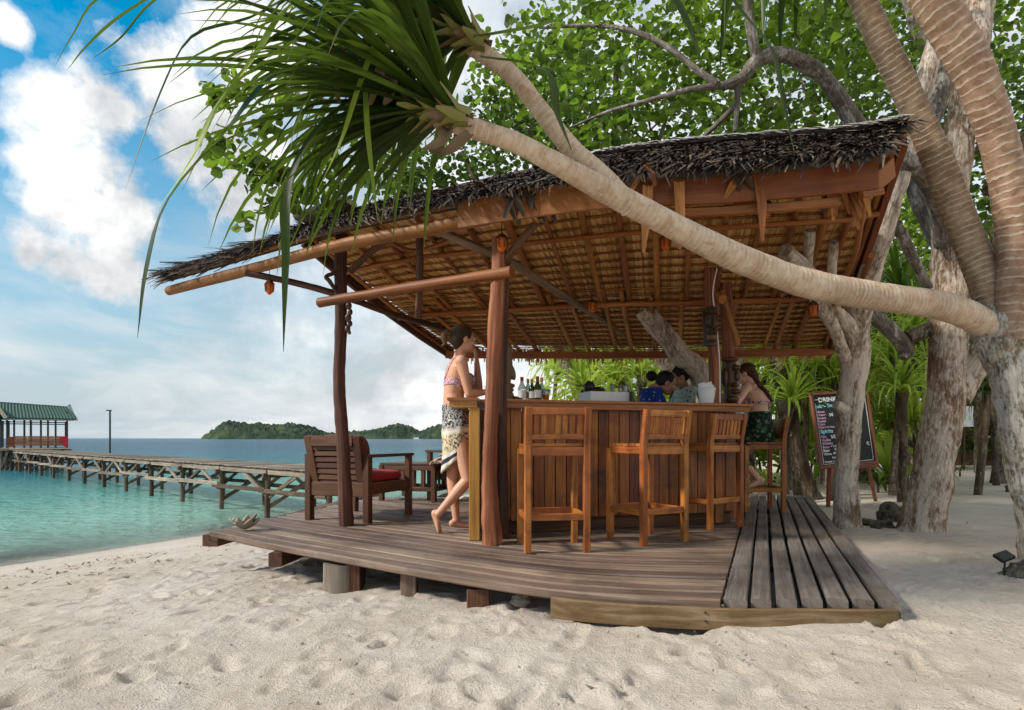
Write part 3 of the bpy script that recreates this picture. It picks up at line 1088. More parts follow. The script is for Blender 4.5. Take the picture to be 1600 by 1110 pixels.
ps = thing('jetty_shelter', pz(60, WATER_Z), 'open shelter with green tiled roof and plank parapet at the jetty end', 'shelter')
zf = zat(700)
DEP = 3.0
MB().beam(pz(-20, zf - .1, DEP / 2), pz(112, zf - .1, DEP / 2), DEP, .16).build('floor', M['jetty'], ps)
for k, u in enumerate(range(2, 106, 8)):
    for dy in (0.1, DEP - .2):
        MB().tube([pz(u, WATER_Z - 1.5, dy), pz(u, zf - .15, dy)], .07, 7, .1, k).build('pile', M['jettydark'], ps)
for k in range(9):
    MB().beam(pz(2 + k * 11, -1.0, .05), pz(12 + k * 11, zf - .25, .05), .06, .1).build('brace', M['jettydark'] if k % 2 else M['jetty'], ps)
for u in (-14, 1, 11, 22, 38, 48, 64, 75, 87, 105):
    for dy in ((0.1,) if u not in (1, 11, 48, 105) else (0.1, DEP - .2)):
        MB().beam(pz(u, zf, dy), pz(u, zat(657), dy), .08, .08, up=(0, 1, 0)).build('post', M['darkmetal'], ps)
for v in (660, 663):
    MB().beam(pp(-10, v, .1), pp(106, v, .1), .05, .06).build('header', M['darkmetal'], ps)
for (u0, u1) in ((22, 43), (43.5, 64), (64.5, 85), (85.5, 104)):
    for k in range(5):
        v = 683.2 + k * 3.0
        MB().beam(pp(u0, v, .0), pp(u1, v, .0), .03, .105).build('parapet_board', M['bartop'], ps)
MB().beam(pp(11, 690.5, 0), pp(21, 690.5, 0), .04, .62).build('parapet_board', M['bar'], ps)
MB().beam(pp(93, 687, -.06), pp(105.5, 687, -.06), .03, .4).build('red_panel', M['redpaint'], ps)
MB().beam(pp(99, 693, -.07), pp(105.5, 693, -.07), .03, .42).build('red_panel', M['redpaint'], ps)
MB().beam(pp(15, 701.5, -.3), pp(112, 701.5, -.3), .5, .06).build('bench', M['cream'], ps)
# tiled roof: two slopes with tile courses
ez, rz_ = zat(655), zat(632)
f0, f1, r0_, r1_ = pz(-40, ez, -.7), pz(119, ez, -.7), pz(-40, rz_ + .1, DEP / 2), pz(110, rz_ - .15, DEP / 2)
b0, b1 = pz(-40, ez, DEP + .7), pz(119, ez, DEP + .7)
roof = MB()
roof.add([f0, f1, r1_, r0_, b0, b1], [(0, 1, 2, 3), (3, 2, 5, 4)])
ro = roof.build('roof', M['tile'], ps)
nr = 12
for k in range(nr):
    t = k / nr
    a = f0.lerp(r0_, t) + Vector((0, -.03, .03))
    b_ = f1.lerp(r1_, t) + Vector((0, -.03, .03))
    MB().bar([a.lerp(b_, i / 60) + Vector((0, 0, .05 * (i % 2))) for i in range(61)], .22, .07, up=-SD * .5 + Vector((0, 0, .8))).build('tile_row', M['tile'], ro)
MB().beam(r0_ + Vector((0, 0, .05)), pz(104, rz_ - .08, DEP / 2), .2, .12).build('ridge_cap', M['tile'], ro)
g = MB()
hv = [pz(102, rz_ - .1, DEP / 2), pz(111.5, zat(628), DEP / 2), pz(117, ez + .25, -.2), pz(103, ez + .5, .2)]
g.add(hv + [q + SD * .15 for q in hv], [(0, 3, 2, 1), (4, 5, 6, 7), (0, 1, 5, 4), (1, 2, 6, 5), (2, 3, 7, 6), (3, 0, 4, 7)])
g.build('gable_horn', M['tile'], ro)
MB().beam(pz(10, ez - .02, -.74), pz(121, ez - .02, -.74), .06, .13).build('eave_board', M['cream'], ro)
MB().beam(pz(-6, zat(634), -.9), pz(10, zat(655), -.9), .06, .2).build('barge_board', M['cream'], ro)
g = MB()
g.add([pz(-6, zat(634), -.85), pz(11, zat(655), -.85), pz(11, zat(655), 0), pz(-6, zat(634), DEP / 2), pz(-30, zat(655), -.85), pz(-30, zat(655), 0)], [(0, 1, 2, 3), (0, 3, 5, 4)])
g.build('cross_gable', M['tile'], ro)

# lamp post beside the jetty
lb = min((JA + JD * (JL * k / 400) + JN * (JW + .25) for k in range(400)), key=lambda q: abs(800 + q.x / q.y * F - 172))
lp = thing('lamp_post', (lb.x, lb.y, WATER_Z), 'slim dark lamp post standing in the sea behind the jetty', 'lamp post')
zt = P(0, 641.5, lb.y).z
MB().tube([(lb.x, lb.y, -3), (lb.x, lb.y, zt)], [.05, .04], 8).build('pole', M['darkmetal'], lp)
MB().beam((lb.x - .16, lb.y, zt), (lb.x + .06, lb.y, zt), .1, .05).build('lamp_head', M['darkmetal'], lp)
# ================================================================== deck
FE = [(-2.52, 5.12), (-1.83, 4.55), (-1.15, 4.05), (-0.45, 3.55), (0.2, 3.14), (0.6, 3.0), (1.0, 2.93)]   # bowed front edge


def front_y(x):
    return float(np.interp(x, [p[0] for p in FE], [p[1] for p in FE]))


def smooth_front():
    c = catmull([Vector((x, y, 0)) for x, y in FE], 8)
    return [p.x for p in c], [p.y for p in c]


FX, FY = smooth_front()


def fy(x):
    if x > FX[-1]:
        return FY[-1] - (x - FX[-1]) * 0.06
    if x < FX[0]:
        return FY[0] - (x - FX[0]) * 0.8
    return float(np.interp(x, FX, FY))


def seam_x(y):
    return 1.022 + (y - 2.95) * 0.4145


deck = thing('bar_deck', (-0.3, 4.5, -0.2), 'bowed deck of weathered brown boards carrying the bar and chairs', 'deck')
BW = 0.158
for k in range(26):
    y0 = k * BW + BW / 2
    xl_ = -2.5 + 0.03 * k + random.uniform(-.03, .03)
    if k > 22:
        xl_ += (k - 22) * 0.25
    # right end where the board meets the walkway seam
    xr_ = 0.99
    for _ in range(20):
        xr_ = seam_x(fy(xr_) + y0) - 0.012
    n = 26
    pts = []
    for i in range(n + 1):
        x = xl_ + (xr_ - xl_) * i / n
        pts.append(Vector((x, fy(x) + y0, -0.027 + random.uniform(-.0008, .0008))))
    dzk = random.uniform(-.004, .002)
    mb = MB().bar([q + Vector((0, 0, dzk)) for q in pts], BW * .74, 0.052, c=.009)
    for q in range(n * 8, n * 8 + 8):
        vx = mb.v[q]
        mb.v[q] = (seam_x(vx[1]) - .012, vx[1], vx[2])
    mb.build('deck_board', M['deck'], deck)
# walkway of long slatted boards on the right
wk = thing('slatted_walkway', (1.43, 2.9, -0.1), 'slatted grey walkway of long boards with dark gaps at the right of the deck', 'walkway')
A0, A1 = onz(1129, 936, 0), onz(1409, 936, 0)
B0, B1 = onz(1172, 771, 0), onz(1268, 775, 0)
for k in range(7):
    a = A0.lerp(A1, (k + .5) / 7)
    b_ = B0.lerp(B1, (k + .5) / 7)
    jz = Vector((0, 0, -.04 + random.uniform(-.003, .003)))
    MB().beam(a + jz, b_ + jz, 0.092 if k else .108, 0.08, c=.008).build('walkway_board', M['deck_grey'], wk)
for t in (.02, .2, .4, .6, .8, .97):
    a, b_ = A0.lerp(B0, t), A1.lerp(B1, t)
    MB().beam(a + Vector((0, 0, -.122)), b_ + Vector((0, 0, -.122)), .07, .08).build('bearer', M['postdark'], wk)
MB().beam((1.852, 2.92, -.075), (1.93, 3.1, -.075), .03, .12).build('end_board', M['deck_grey'], wk)
# front board under the bowed edge
pts = [Vector((x, fy(x) + .006, -.094)) for x in np.linspace(.205, .985, 12)]
pts += [Vector((x, fy(.985) + .002 - (x - .985) * .02, -.094)) for x in np.linspace(1.05, 1.845, 9)]
MB().bar(pts, .03, .105, c=.004).build('front_board', M['fascia'], deck)
for dz in (-.06, -.1):
    q = Vector((.93, fy(.93) - .014, dz))
    MB().ell(q, (.006, .004, .006)).build('bolt', M['darkmetal'], deck)
# joists: ends show under the left edge
for i, (x, sg, l) in enumerate(((-2.40, -.1, 3.4), (-1.72, -.04, 4.0), (-1.02, .06, 4.4), (-.35, .03, 4.5), (.33, .04, 4.6))):
    y = fy(x)
    d = Vector((.08, 1, 0)).normalized()
    p0 = Vector((x, y + .02, -.106)) - d * (.06 if i < 2 else -.35)
    if i == 0:
        p0 = P(328, 843, 5.25)
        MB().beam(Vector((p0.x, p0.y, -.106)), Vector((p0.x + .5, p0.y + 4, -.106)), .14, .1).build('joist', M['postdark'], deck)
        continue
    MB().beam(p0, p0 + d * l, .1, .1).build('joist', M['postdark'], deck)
# footings
for i, (u, v0, v1, w, rough) in enumerate(((533, 872, 921, .2, 1), (640, 892, 908, .1, 0), (748, 912, 934, .13, 0), (600, 850, 880, .2, 0))):
    Y = fy((u - 800) / F * 4.0) + (.18 if i != 2 else .12)
    if i > 2:
        Y += 1.2
    p = P(u, 800, Y)
    z0 = sand_z(p.x, p.y) - .2
    b = MB()
    if rough:
        b.tube([Vector((p.x, p.y, z0)), Vector((p.x, p.y, -.08))], [.125, .12], 14, .12, 3)
        b.build('footing', M['jetty'], deck)
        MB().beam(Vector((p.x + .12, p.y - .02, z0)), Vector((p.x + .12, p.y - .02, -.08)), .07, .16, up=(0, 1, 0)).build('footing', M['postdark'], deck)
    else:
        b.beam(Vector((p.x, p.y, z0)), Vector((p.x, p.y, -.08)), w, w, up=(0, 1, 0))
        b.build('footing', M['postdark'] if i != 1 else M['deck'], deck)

# clam shell on the deck corner
cs = onz(377, 829, 0.0) + Vector((.03, .0, .004))
sh = thing('giant_clam_shell', cs, 'ruffled grey clam shell resting on the far left corner of the deck', 'shell')
for half, (sc_, dz, tx, ty) in enumerate(((1.0, .006, .0, .0), (.82, .03, .25, -.12))):
    b = MB()
    verts, faces = [], []
    nu, nv = 56, 9
    for i in range(nu):
        a = 2 * math.pi * i / nu
        for j in range(nv + 1):
            r = j / nv
            wv = math.cos(a * 7 + half)
            rr_ = .115 * sc_ * r * (1 + .14 * wv * r)
            z = .07 * sc_ * r ** 1.8 + .02 * wv * r * r
            x, y = rr_ * math.cos(a), rr_ * .75 * math.sin(a)
            verts.append(cs + Vector((x, y, max(.002, dz + z + tx * x + ty * y))))
    for i in range(nu):
        for j in range(nv):
            q, q2 = i * (nv + 1) + j, ((i + 1) % nu) * (nv + 1) + j
            faces.append((q, q2, q2 + 1, q + 1))
    b.add(verts, faces, None, True)
    o = b.build('shell_half', M['coral'], sh)
    o.modifiers.new('solid', 'SOLIDIFY').thickness = .012

# coral lumps
for i, (u, v, s, lab, mt) in enumerate(((815, 938, .05, 'grey knobbly coral lump in the shade under the deck front', 'coral'), (1143, 995, .026, 'left white coral pebble on the sand before the walkway', 'coralwhite'), (1162, 994, .026, 'right white coral pebble on the sand before the walkway', 'coralwhite'))):
    p = onz(u, v, sand_z(0.3, 2.9) + .0)
    if i == 0:
        p = P(815, 938, 3.45)
    o = MB().ell(p, (s * 1.2, s, s * .75), None, 20, 14, .6, 2.4).build('coral_stone', M[mt])
    tag(o, lab, 'coral')
# ================================================================== thatched shelter: posts, beams, roof
ZB = 2.3       # underside of the front beam
shelter = thing('thatched_bar_shelter', (0.2, 5.2, 0), 'open sided bar shelter with a sweeping thatched roof on log posts', 'shelter')


def at_z(u, v, z):
    Y = F * (z - CZ) / (HV - v)
    return Vector(((u - 800) / F * Y, Y, z))


# front eave line (lower edge of the beam) read as a level line
FB = [at_z(u, v, ZB) for u, v in ((262, 462), (400, 426), (520, 395), (640, 372), (730, 356), (870, 336), (1000, 322), (1130, 316), (1260, 306), (1375, 294))]
FBC = catmull(FB, 8)


def roof_lerp(line, t):
    """point at fraction t by index along a sampled line"""
    q = t * (len(line) - 1)
    i = min(int(q), len(line) - 2)
    return line[i].lerp(line[i + 1], q - i)


# front log beam (left), plywood panel, red fascia board (right)
n1 = 8 * 4
logp = [p + Vector((0, .03, .055)) for p in FBC[:n1 + 3]]
MB().tube(logp[::3] + [logp[-1]], .052, 14, .16, 2).build('front_log', M['logshade'], shelter)
logq = [p + Vector((0, .03, .19)) for p in FBC[2:n1 + 3]]
MB().tube(logq[::3] + [logq[-1]], .035, 8, .1, 5).build('eave_pole', M['logshade'], shelter)
MB().bar([p + Vector((0, -.01, .1)) for p in FBC[n1 - 1:n1 + 14]], .022, .2).build('fascia_panel', M['ply'], shelter)
MB().bar([p + Vector((0, .02, .085)) for p in FBC[n1 + 12:]], .03, .17).build('fascia_board', M['fasciared'], shelter)
MB().bar([p + Vector((0, .06, -.04)) for p in FBC[n1 + 16:-4:2]], .05, .05).build('eave_pole', M['pole'], shelter)

# ridge line behind and above the front eave
RU = [(470, 352), (560, 322), (700, 292), (830, 264), (960, 240), (1090, 225), (1220, 216), (1340, 206), (1415, 190)]
RY = [5.75, 5.45, 5.0, 4.7, 4.42, 4.25, 4.15, 4.1, 4.1]
RIDGE = [P(u, v + 12, y) for (u, v), y in zip(RU, RY)]
RC = catmull(RIDGE, 8)
# back eave
EL, ER = P(706, 549, 7.6), P(1296, 546, 7.55)
EC = [EL.lerp(ER, i / 64) + Vector((0, 0, -.03 * math.sin(math.pi * i / 64))) for i in range(65)]
EXT = []


def back_pt(s, t, dz=0.0):
    """s along the roof 0..1 (left rake to right rake), t from ridge 0 to back eave 1"""
    a = roof_lerp(RC, s)
    b_ = roof_lerp(EC, s)
    p = a.lerp(b_, t)
    p.z += -0.10 * math.sin(math.pi * t) * 0.6 + dz
    return p


# ---- back slope: thatch rows seen from below, each row a course of split leaf
roofp = MB()
ns, nt_ = 40, 12
verts = [back_pt(i / ns, j / nt_, .085 - .045 * max(0, 1 - j / 1.5)) for i in range(ns + 1) for j in range(nt_ + 1)]
faces = []
for i in range(ns):
    for j in range(nt_):
        q = i * (nt_ + 1) + j
        faces.append((q, q + 1, q + nt_ + 2, q + nt_ + 1))
roofp.add(verts, faces, [[(verts[k].x, verts[k].y) for k in f] for f in faces], True)
back = roofp.build('back_thatch', M['thatch_out'], shelter)
back.modifiers.new('solid', 'SOLIDIFY').thickness = .03

NR = 26
for r in range(NR):
    t0 = 0.02 + (r / NR) * 0.97
    ln = 1.45 / NR
    b = MB()
    nsl = 230
    off = random.random()
    verts, faces, uvs = [], [], []
    for i in range(nsl):
        s0 = (i + off * .5) / nsl
        s1 = min(1, s0 + 0.93 / nsl + random.uniform(-.0004, .0006))
        s0 = max(0, s0)
        if s1 <= s0 or s0 >= 1:
            continue
        dl = random.uniform(-.006, .008)
        lowdz = -0.012 + random.uniform(-.010, .006)
        a, b2 = back_pt(s0, t0, -.004 + lowdz * .4), back_pt(s1, t0, -.004 + lowdz * .4)
        c_, d_ = back_pt(s1, min(1.03, t0 + ln + dl), .034), back_pt(s0, min(1.03, t0 + ln + dl), .034)
        o = len(verts)
        verts += [a, b2, c_, d_]
        faces.append((o, o + 1, o + 2, o + 3))
        uu = random.random() * 5
        uvs.append([(uu, 0), (uu + .03, 0), (uu + .03, .2), (uu, .2)])
    b.add(verts, faces, uvs)
    b.build('thatch_row', M['thatch_in'], back)
    # batten under the course
    pts = [back_pt(.003 + .994 * i / 24, t0 + .001, .004) for i in range(25)]
    MB().bar(pts, .014, .012, c=.002).build('batten', M['pole'], back)

# back eave fringe
b = MB()
for i in range(420):
    s0 = random.random()
    p = back_pt(s0, 1.0, random.uniform(-.01, .05)) + Vector((0, random.uniform(-.03, .06), 0))
    l = random.uniform(.07, .17)
    q = p + Vector((random.uniform(-.03, .03), random.uniform(-.02, .05), -l))
    w = random.uniform(.006, .018)
    b.add([p + Vector((-w, 0, 0)), p + Vector((w, 0, 0)), q + Vector((w * .4, 0, 0)), q - Vector((w * .4, 0, 0))], [(0, 1, 2, 3)], [[(0, 0), (.03, 0), (.03, .1), (0, .1)]])
fr_ = b.build('eave_fringe', M['thatch_in'], back)
fr_['kind'] = 'stuff'

# ---- rafters and purlins under the back slope
for i in range(17):
    s = .015 + .965 * i / 16
    s2 = s + random.uniform(-.008, .008)
    off = random.uniform(-.012, .004)
    brk = random.uniform(.5, .58)
    pts = [back_pt(s + (s2 - s) * t, t, -.03 + off * .4) for t in (0.0, .14, .28, .42, brk + .04)]
    MB().tube(pts, [random.uniform(.02, .03)] * 5, 8, .18, i).build('rafter', M['pole'], shelter)
    s3 = s2 + random.uniform(-.018, .018)
    pts = [back_pt(s3, t, -.035) for t in (brk - .03, .7, .86, .985)]
    MB().tube(pts, [random.uniform(.019, .026)] * 4, 8, .18, i + 40).build('rafter', M['pole'], shelter)
for t, r_, dz in ((.545, .026, -.085), (.2, .024, -.085)):
    pts = [back_pt(.01 + .98 * i / 12, t + random.uniform(-.004, .004), dz) for i in range(13)]
    MB().tube(pts, r_, 9, .12, int(t * 10)).build('purlin', M['beam'], shelter)
pts = [back_pt(.0 + 1.0 * i / 12, .945, -.095) for i in range(13)]
MB().bar(pts, .06, .085).build('eave_beam', M['beam'], shelter)
pts = [back_pt(.01 + .985 * i / 12, .995, -.045) for i in range(13)]
MB().bar(pts, .04, .05).build('eave_beam', M['postdark'], shelter)
# rake boards at both ends
MB().bar([back_pt(-.0 + .0, t, -.03) for t in (0.02, .25, .5, .75, 1.0)], .045, .15).build('rake_board', M['postdark'], shelter)
MB().bar([back_pt(1.0, t, -.02) for t in (0.02, .25, .5, .75, 1.03)], .05, .14).build('rake_board', M['fasciared'], shelter)
MB().beam(P(1350, 300, 3.85), P(1392, 262, 3.95), .05, .13, up=(0, -.3, 1)).build('gable_board', M['ply'], shelter)
MB().beam(P(1345, 305, 3.84), P(1378, 300, 3.9), .04, .04).build('gable_block', M['pole'], shelter)

# ---- front slope: dark ragged thatch
FL = [p + Vector((0, -.02, .20)) for p in FBC]
TOPL = []
for i in range(len(FL)):
    f = i / (len(FL) - 1)
    # ridge parameter for this eave station: left wing tapers to the tip
    g = max(0.0, (f - .20) / .80)
    TOPL.append(roof_lerp(RC, g) if f > .20 else FL[i].lerp(roof_lerp(RC, 0), (f / .20)) + Vector((0, .06, .03)))
b = MB()
verts, faces = [], []
for i in range(len(FL)):
    for j in range(5):
        p = FL[i].lerp(TOPL[i], j / 4)
        verts.append(p)
for i in range(len(FL) - 1):
    for j in range(4):
        q = i * 5 + j
        faces.append((q, q + 5, q + 6, q + 1))
b.add(verts, faces, None, True)
front = b.build('front_thatch', M['thatch_out'], shelter)
front.modifiers.new('solid', 'SOLIDIFY').thickness = .06

b = MB()
rr = random.Random(3)
for k in range(15000):
    f = rr.random() ** .9
    h = rr.random()
    i = f * (len(FL) - 1)
    i0 = min(int(i), len(FL) - 2)
    lo = FL[i0].lerp(FL[i0 + 1], i - i0)
    hi = TOPL[i0].lerp(TOPL[i0 + 1], i - i0)
    along = (FL[i0 + 1] - FL[i0]).normalized()
    dn = (lo - hi)
    dn = dn.normalized() if dn.length > .02 else Vector((0, -.5, -.6)).normalized()
    p = lo.lerp(hi, h * 1.16) + Vector((0, -.02, .025)) * rr.random()
    l = rr.uniform(.05, .2) if rr.random() < .85 else rr.uniform(.2, .36)
    w = rr.uniform(.003, .013)
    d = (dn + along * rr.uniform(-.7, .7) + Vector((0, -.35, .25)) * rr.random()).normalized()
    if h < .12:
        d = (d + Vector((0, -.1, -.5)) * rr.random()).normalized()
        l *= .8
    sd_ = (along + Vector((0, 0, rr.uniform(-.4, .4)))).normalized()
    q = p + d * l
    m_ = p.lerp(q, .5) + Vector((0, -.012, .012))
    b.add([p - sd_ * w, p + sd_ * w, m_ + sd_ * w * .9, q + sd_ * w * .35, q - sd_ * w * .35, m_ - sd_ * w * .9], [(0, 1, 2, 5), (5, 2, 3, 4)])
st = b.build('thatch_leaves', M['thatch_out'], front)
st['kind'] = 'stuff'
# ragged leaves poking out at the left tip
b = MB()
for k in range(160):
    p = FL[0].lerp(FL[10], rr.random() ** 1.6) + Vector((rr.uniform(-.04, .04), rr.uniform(-.03, .12), rr.uniform(-.02, .06)))
    d = Vector((-1, rr.uniform(-.2, .6), rr.uniform(-.45, .1))).normalized()
    q = p + d * rr.uniform(.1, .32)
    w = rr.uniform(.005, .014)
    b.add([p + Vector((0, 0, -w)), p + Vector((0, 0, w)), q + Vector((0, 0, w * .4)), q - Vector((0, 0, w * .4))], [(0, 1, 2, 3)])
st = b.build('tip_leaves', M['thatch_out'], front)
st['kind'] = 'stuff'
# broken leaf ends hanging below the eave
for (u, v, n_, l) in ((1290, 270, 7, .3), (1325, 285, 6, .26), (1185, 285, 1, .42), (1060, 280, 1, .42), (1012, 285, 1, .4), (835, 300, 7, .2), (805, 300, 5, .2), (1250, 270, 4, .2), (1140, 270, 4, .15), (1225, 262, 3, .15), (1005, 262, 4, .18), (1155, 266, 3, .14)):
    for k in range(n_):
        Y = (4.0 if u > 950 else 4.3) - .06
        p = P(u + rr.uniform(-16, 16) * (n_ > 1), v + rr.uniform(-6, 8), Y - rr.uniform(0, .05))
        q = p + Vector((rr.uniform(-.09, .12), rr.uniform(-.06, .02), -l * rr.uniform(.6, 1.1)))
        MB().blade([p, p.lerp(q, .5) + Vector((0, -.02, 0)), q], [.03 if n_ > 1 else .07, .05 if n_ > 1 else .06, .02], up=(0, -1, .2), fold=.4).build('hanging_leaf', M['pole'] if (u > 950 and (rr.random() < .5 or n_ == 1)) else M['thatch_out'], front)
# ridge cap: pale plaited thatch
rc = MB()                                 # pale plaited ridge cap: short leaf ends laid over the ridge
for k in range(430):
    f = 29 + (len(RC) - 30.01) * k / 430
    i0 = int(f)
    c_ = RC[i0].lerp(RC[i0 + 1], f - i0) + Vector((0, rr.uniform(-.02, .02), .098 + rr.uniform(-.006, .008)))
    al = (RC[i0 + 1] - RC[i0]).normalized()
    w_ = rr.uniform(.008, .016)
    l_ = rr.uniform(.05, .1)
    q0, q1 = c_ + Vector((rr.uniform(-.012, .012), -l_, -l_ * .55)), c_ + Vector((0, l_, -l_ * .5))
    rc.add([q0 - al * w_, q0 + al * w_, c_ + al * w_, q1 + al * w_, q1 - al * w_, c_ - al * w_], [(0, 1, 2, 5), (5, 2, 3, 4)], [[(k * .1, 0), (k * .1 + .03, 0), (k * .1 + .03, .1), (k * .1, .1)]] * 2)
rc.build('ridge_cap', M['ridge'], shelter)
pts = [p + Vector((0, 0, .13)) for p in RC[0:8]]
MB().bar(pts, .2, .05, c=.015).build('ridge_cap', M['ridge'], shelter)
MB().tube([RC[i] + Vector((0, .02, -.02)) for i in range(0, len(RC), 4)], .04, 8, .1, 9).build('ridge_pole', M['pole'], shelter)

# ---- posts
def post(pts, rad, name, m, seed, n=16):
    c = catmull(pts, 10)
    r = lerpl(rad, 10)
    b = MB()
    b.tube(c, r, 36, .1, seed, True, 1.0, 9.0)
    m_ = len(c)
    for i in range(m_):                      # fluted, split log surface
        for k in range(36):
            a = 2 * math.pi * k / 36
            q = Vector(b.v[i * 36 + k]) - c[i]
            fl = mnoise.fractal(Vector((math.cos(a) * 2.6 + seed, math.sin(a) * 2.6, i * .06)), 1.0, 2.0, 3)
            b.v[i * 36 + k] = tuple(c[i] + q * (1 + .16 * fl + (.10 * (1 - i / 8) if i < 8 else 0)))
    return b.build(name, m, shelter)


def base(u, v):
    return onz(u, v, -.002)


p1 = base(541, 821)
post([p1, P(536, 700, 5.4), P(530, 600, 5.4), P(533, 500, 5.4), P(532, 400, 5.4), P(535, 368, 5.42)], [.058, .053, .05, .052, .056, .056], 'post', M['postdark'], 1)
p2 = base(769, 850)
post([p2, P(765, 740, 4.5), P(768, 640, 4.5), P(772, 540, 4.5), P(778, 440, 4.5), P(781, 372, 4.5)], [.066, .056, .053, .053, .053, .05], 'post', M['post'], 2, 18)
post([Vector((P(786, 840, 4.75).x, 4.75, 0)), P(784, 640, 4.75), P(786, 500, 4.7), P(790, 395, 4.6)], [.042, .038, .038, .038], 'post', M['postdark'], 7)
post([Vector((P(1122, 700, 5.75).x, 5.75, 0)), P(1118, 600, 5.7), P(1110, 480, 5.65), P(1108, 400, 5.6), P(1106, 335, 5.45)], [.058, .056, .054, .05, .05], 'post', M['post'], 4)
post([Vector((P(1140, 700, 6.0).x, 6.0, 0)), P(1139, 600, 6.0), P(1135, 480, 5.9), P(1128, 400, 5.8), P(1122, 335, 5.5)], [.058, .056, .06, .056, .05], 'post', M['post'], 5)
# forked branch on the right post
MB().tube(catmull([P(1128, 455, 5.75), P(1140, 500, 5.7), P(1148, 520, 5.7), P(1152, 540, 5.72)], 5), .028, 10, .2, 3).build('branch_stub', M['pole'], shelter)
MB().tube([P(1122, 463, 5.62), P(1130, 468, 5.55)], [.045, .043], 12, .1, 3).build('branch_stub', M['pole'], shelter)
# cable on the post
MB().tube(catmull([P(1120, 420, 5.5), P(1114, 455, 5.52), P(1117, 490, 5.56), P(1124, 560, 5.6), P(1125, 630, 5.62)], 6), .006, 6).build('cable', M['white'], shelter)


def log(pts, rad, m, name='tie_log', seed=1, n=12):
    MB().tube(catmull(pts, 6), lerpl(rad, 6), n, .12, seed).build(name, m, shelter)


log([P(499, 473, 5.25), P(640, 450, 4.85), P(800, 425, 4.38)], [.042, .042, .042], M['logshade'], seed=21)
log([P(385, 427, 5.62), P(460, 442, 5.6), P(535, 463, 5.55), P(610, 490, 6.2), P(655, 503, 6.7), P(722, 521, 7.35)], [.03, .03, .032, .032, .033, .035], M['postdark'], seed=22)
log([P(676, 357, 4.62), P(740, 385, 4.75), P(800, 412, 4.9), P(880, 462, 5.8), P(940, 500, 6.6), P(985, 528, 7.2)], [.035, .034, .036, .034, .032, .032], M['greypole'], seed=23)
log([P(655, 357, 4.95), P(656, 430, 5.0), P(653, 498, 5.05)], [.032, .03, .03], M['postdark'], 'strut', 24)
log([P(612, 372, 5.05), P(580, 393, 5.2), P(548, 424, 5.35)], [.028, .028, .03], M['postdark'], 'brace', 25)
log([P(837, 350, 4.35), P(815, 375, 4.4), P(788, 408, 4.5)], [.028, .028, .032], M['postdark'], 'brace', 26)
log([P(527, 458, 5.36), P(515, 440, 5.3), P(510, 432, 5.3), P(530, 425, 5.36)], [.018, .018, .016, .016], M['postdark'], 'brace', 27)
log([P(600, 375, 5.1), P(650, 392, 5.6), P(720, 370, 5.2)], [.02, .02, .02], M['pole'], 'strut', 28)
log([P(962, 305, 4.05), P(1062, 282, 3.98), P(1063, 340, 4.0)], [.02, .02, .02], M['pole'], 'strut', 29)
log([P(1115, 330, 4.4), P(1160, 320, 4.3), P(1200, 318, 4.2)], [.02, .02, .02], M['pole'], 'brace', 30)
log([P(1350, 310, 3.95), P(1345, 350, 4.2), P(1335, 400, 4.5), P(1318, 440, 4.8), P(1303, 475, 5.1)], [.022, .02, .02, .02, .02], M['pole'], 'strut', 31)
log([P(1362, 400, 4.6), P(1345, 440, 5.0), P(1318, 480, 5.4)], [.022, .02, .02], M['pole'], 'strut', 32)
# ================================================================== bar counter
CT = 1.09
bar = thing('bar_counter', (1.0, 5.3, 0), 'brown plank bar counter with a thick wooden top under the thatched roof', 'bar counter')
CL, CR = Vector((-.20, 4.86, 0)), Vector((2.03, 5.56, 0))
cd = (CR - CL).normalized()
cn = Vector((-cd.y, cd.x, 0))
CB = Vector((2.12, 7.4, 0))
NP = 24
for k in range(NP):
    a = CL.lerp(CR, (k + .5) / NP) + cn * random.uniform(.0, .008)
    w = (CR - CL).length / NP
    MB().beam(a + Vector((0, 0, .12 + random.uniform(-.01, .01))), a + Vector((0, 0, 1.03)), w * .94, .022, up=cn, c=.003).build('plank', M['bar'], bar)
for k in range(16):
    a = CR.lerp(CB, (k + .5) / 16)
    MB().beam(a + Vector((0, 0, .12)), a + Vector((0, 0, 1.03)), .022, (CB - CR).length / 16 * .94, up=(CB - CR).normalized(), c=.003).build('plank', M['bar'], bar)
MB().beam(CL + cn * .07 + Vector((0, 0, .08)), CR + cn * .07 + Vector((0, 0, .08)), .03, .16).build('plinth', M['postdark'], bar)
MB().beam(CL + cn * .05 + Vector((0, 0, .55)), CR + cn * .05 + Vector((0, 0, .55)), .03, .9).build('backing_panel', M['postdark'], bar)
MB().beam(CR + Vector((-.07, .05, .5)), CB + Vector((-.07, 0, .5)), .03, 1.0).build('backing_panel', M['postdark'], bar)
# top: slab and apron
MB().beam(CL - cd * -.05 + cn * .14 + Vector((0, 0, CT - .012)), CR + cd * .12 + cn * .14 + Vector((0, 0, CT - .012)), .5, .024, c=.004).build('counter_top', M['bartop'], bar)
MB().beam(CL + cd * .06 - cn * .085 + Vector((0, 0, CT - .05)), CR + cd * .1 - cn * .085 + Vector((0, 0, CT - .05)), .025, .048, c=.003).build('apron', M['bartop'], bar)
MB().beam(CR + Vector((.0, .15, CT - .015)), CB + Vector((.0, 0, CT - .015)), .44, .024).build('counter_top', M['bartop'], bar)
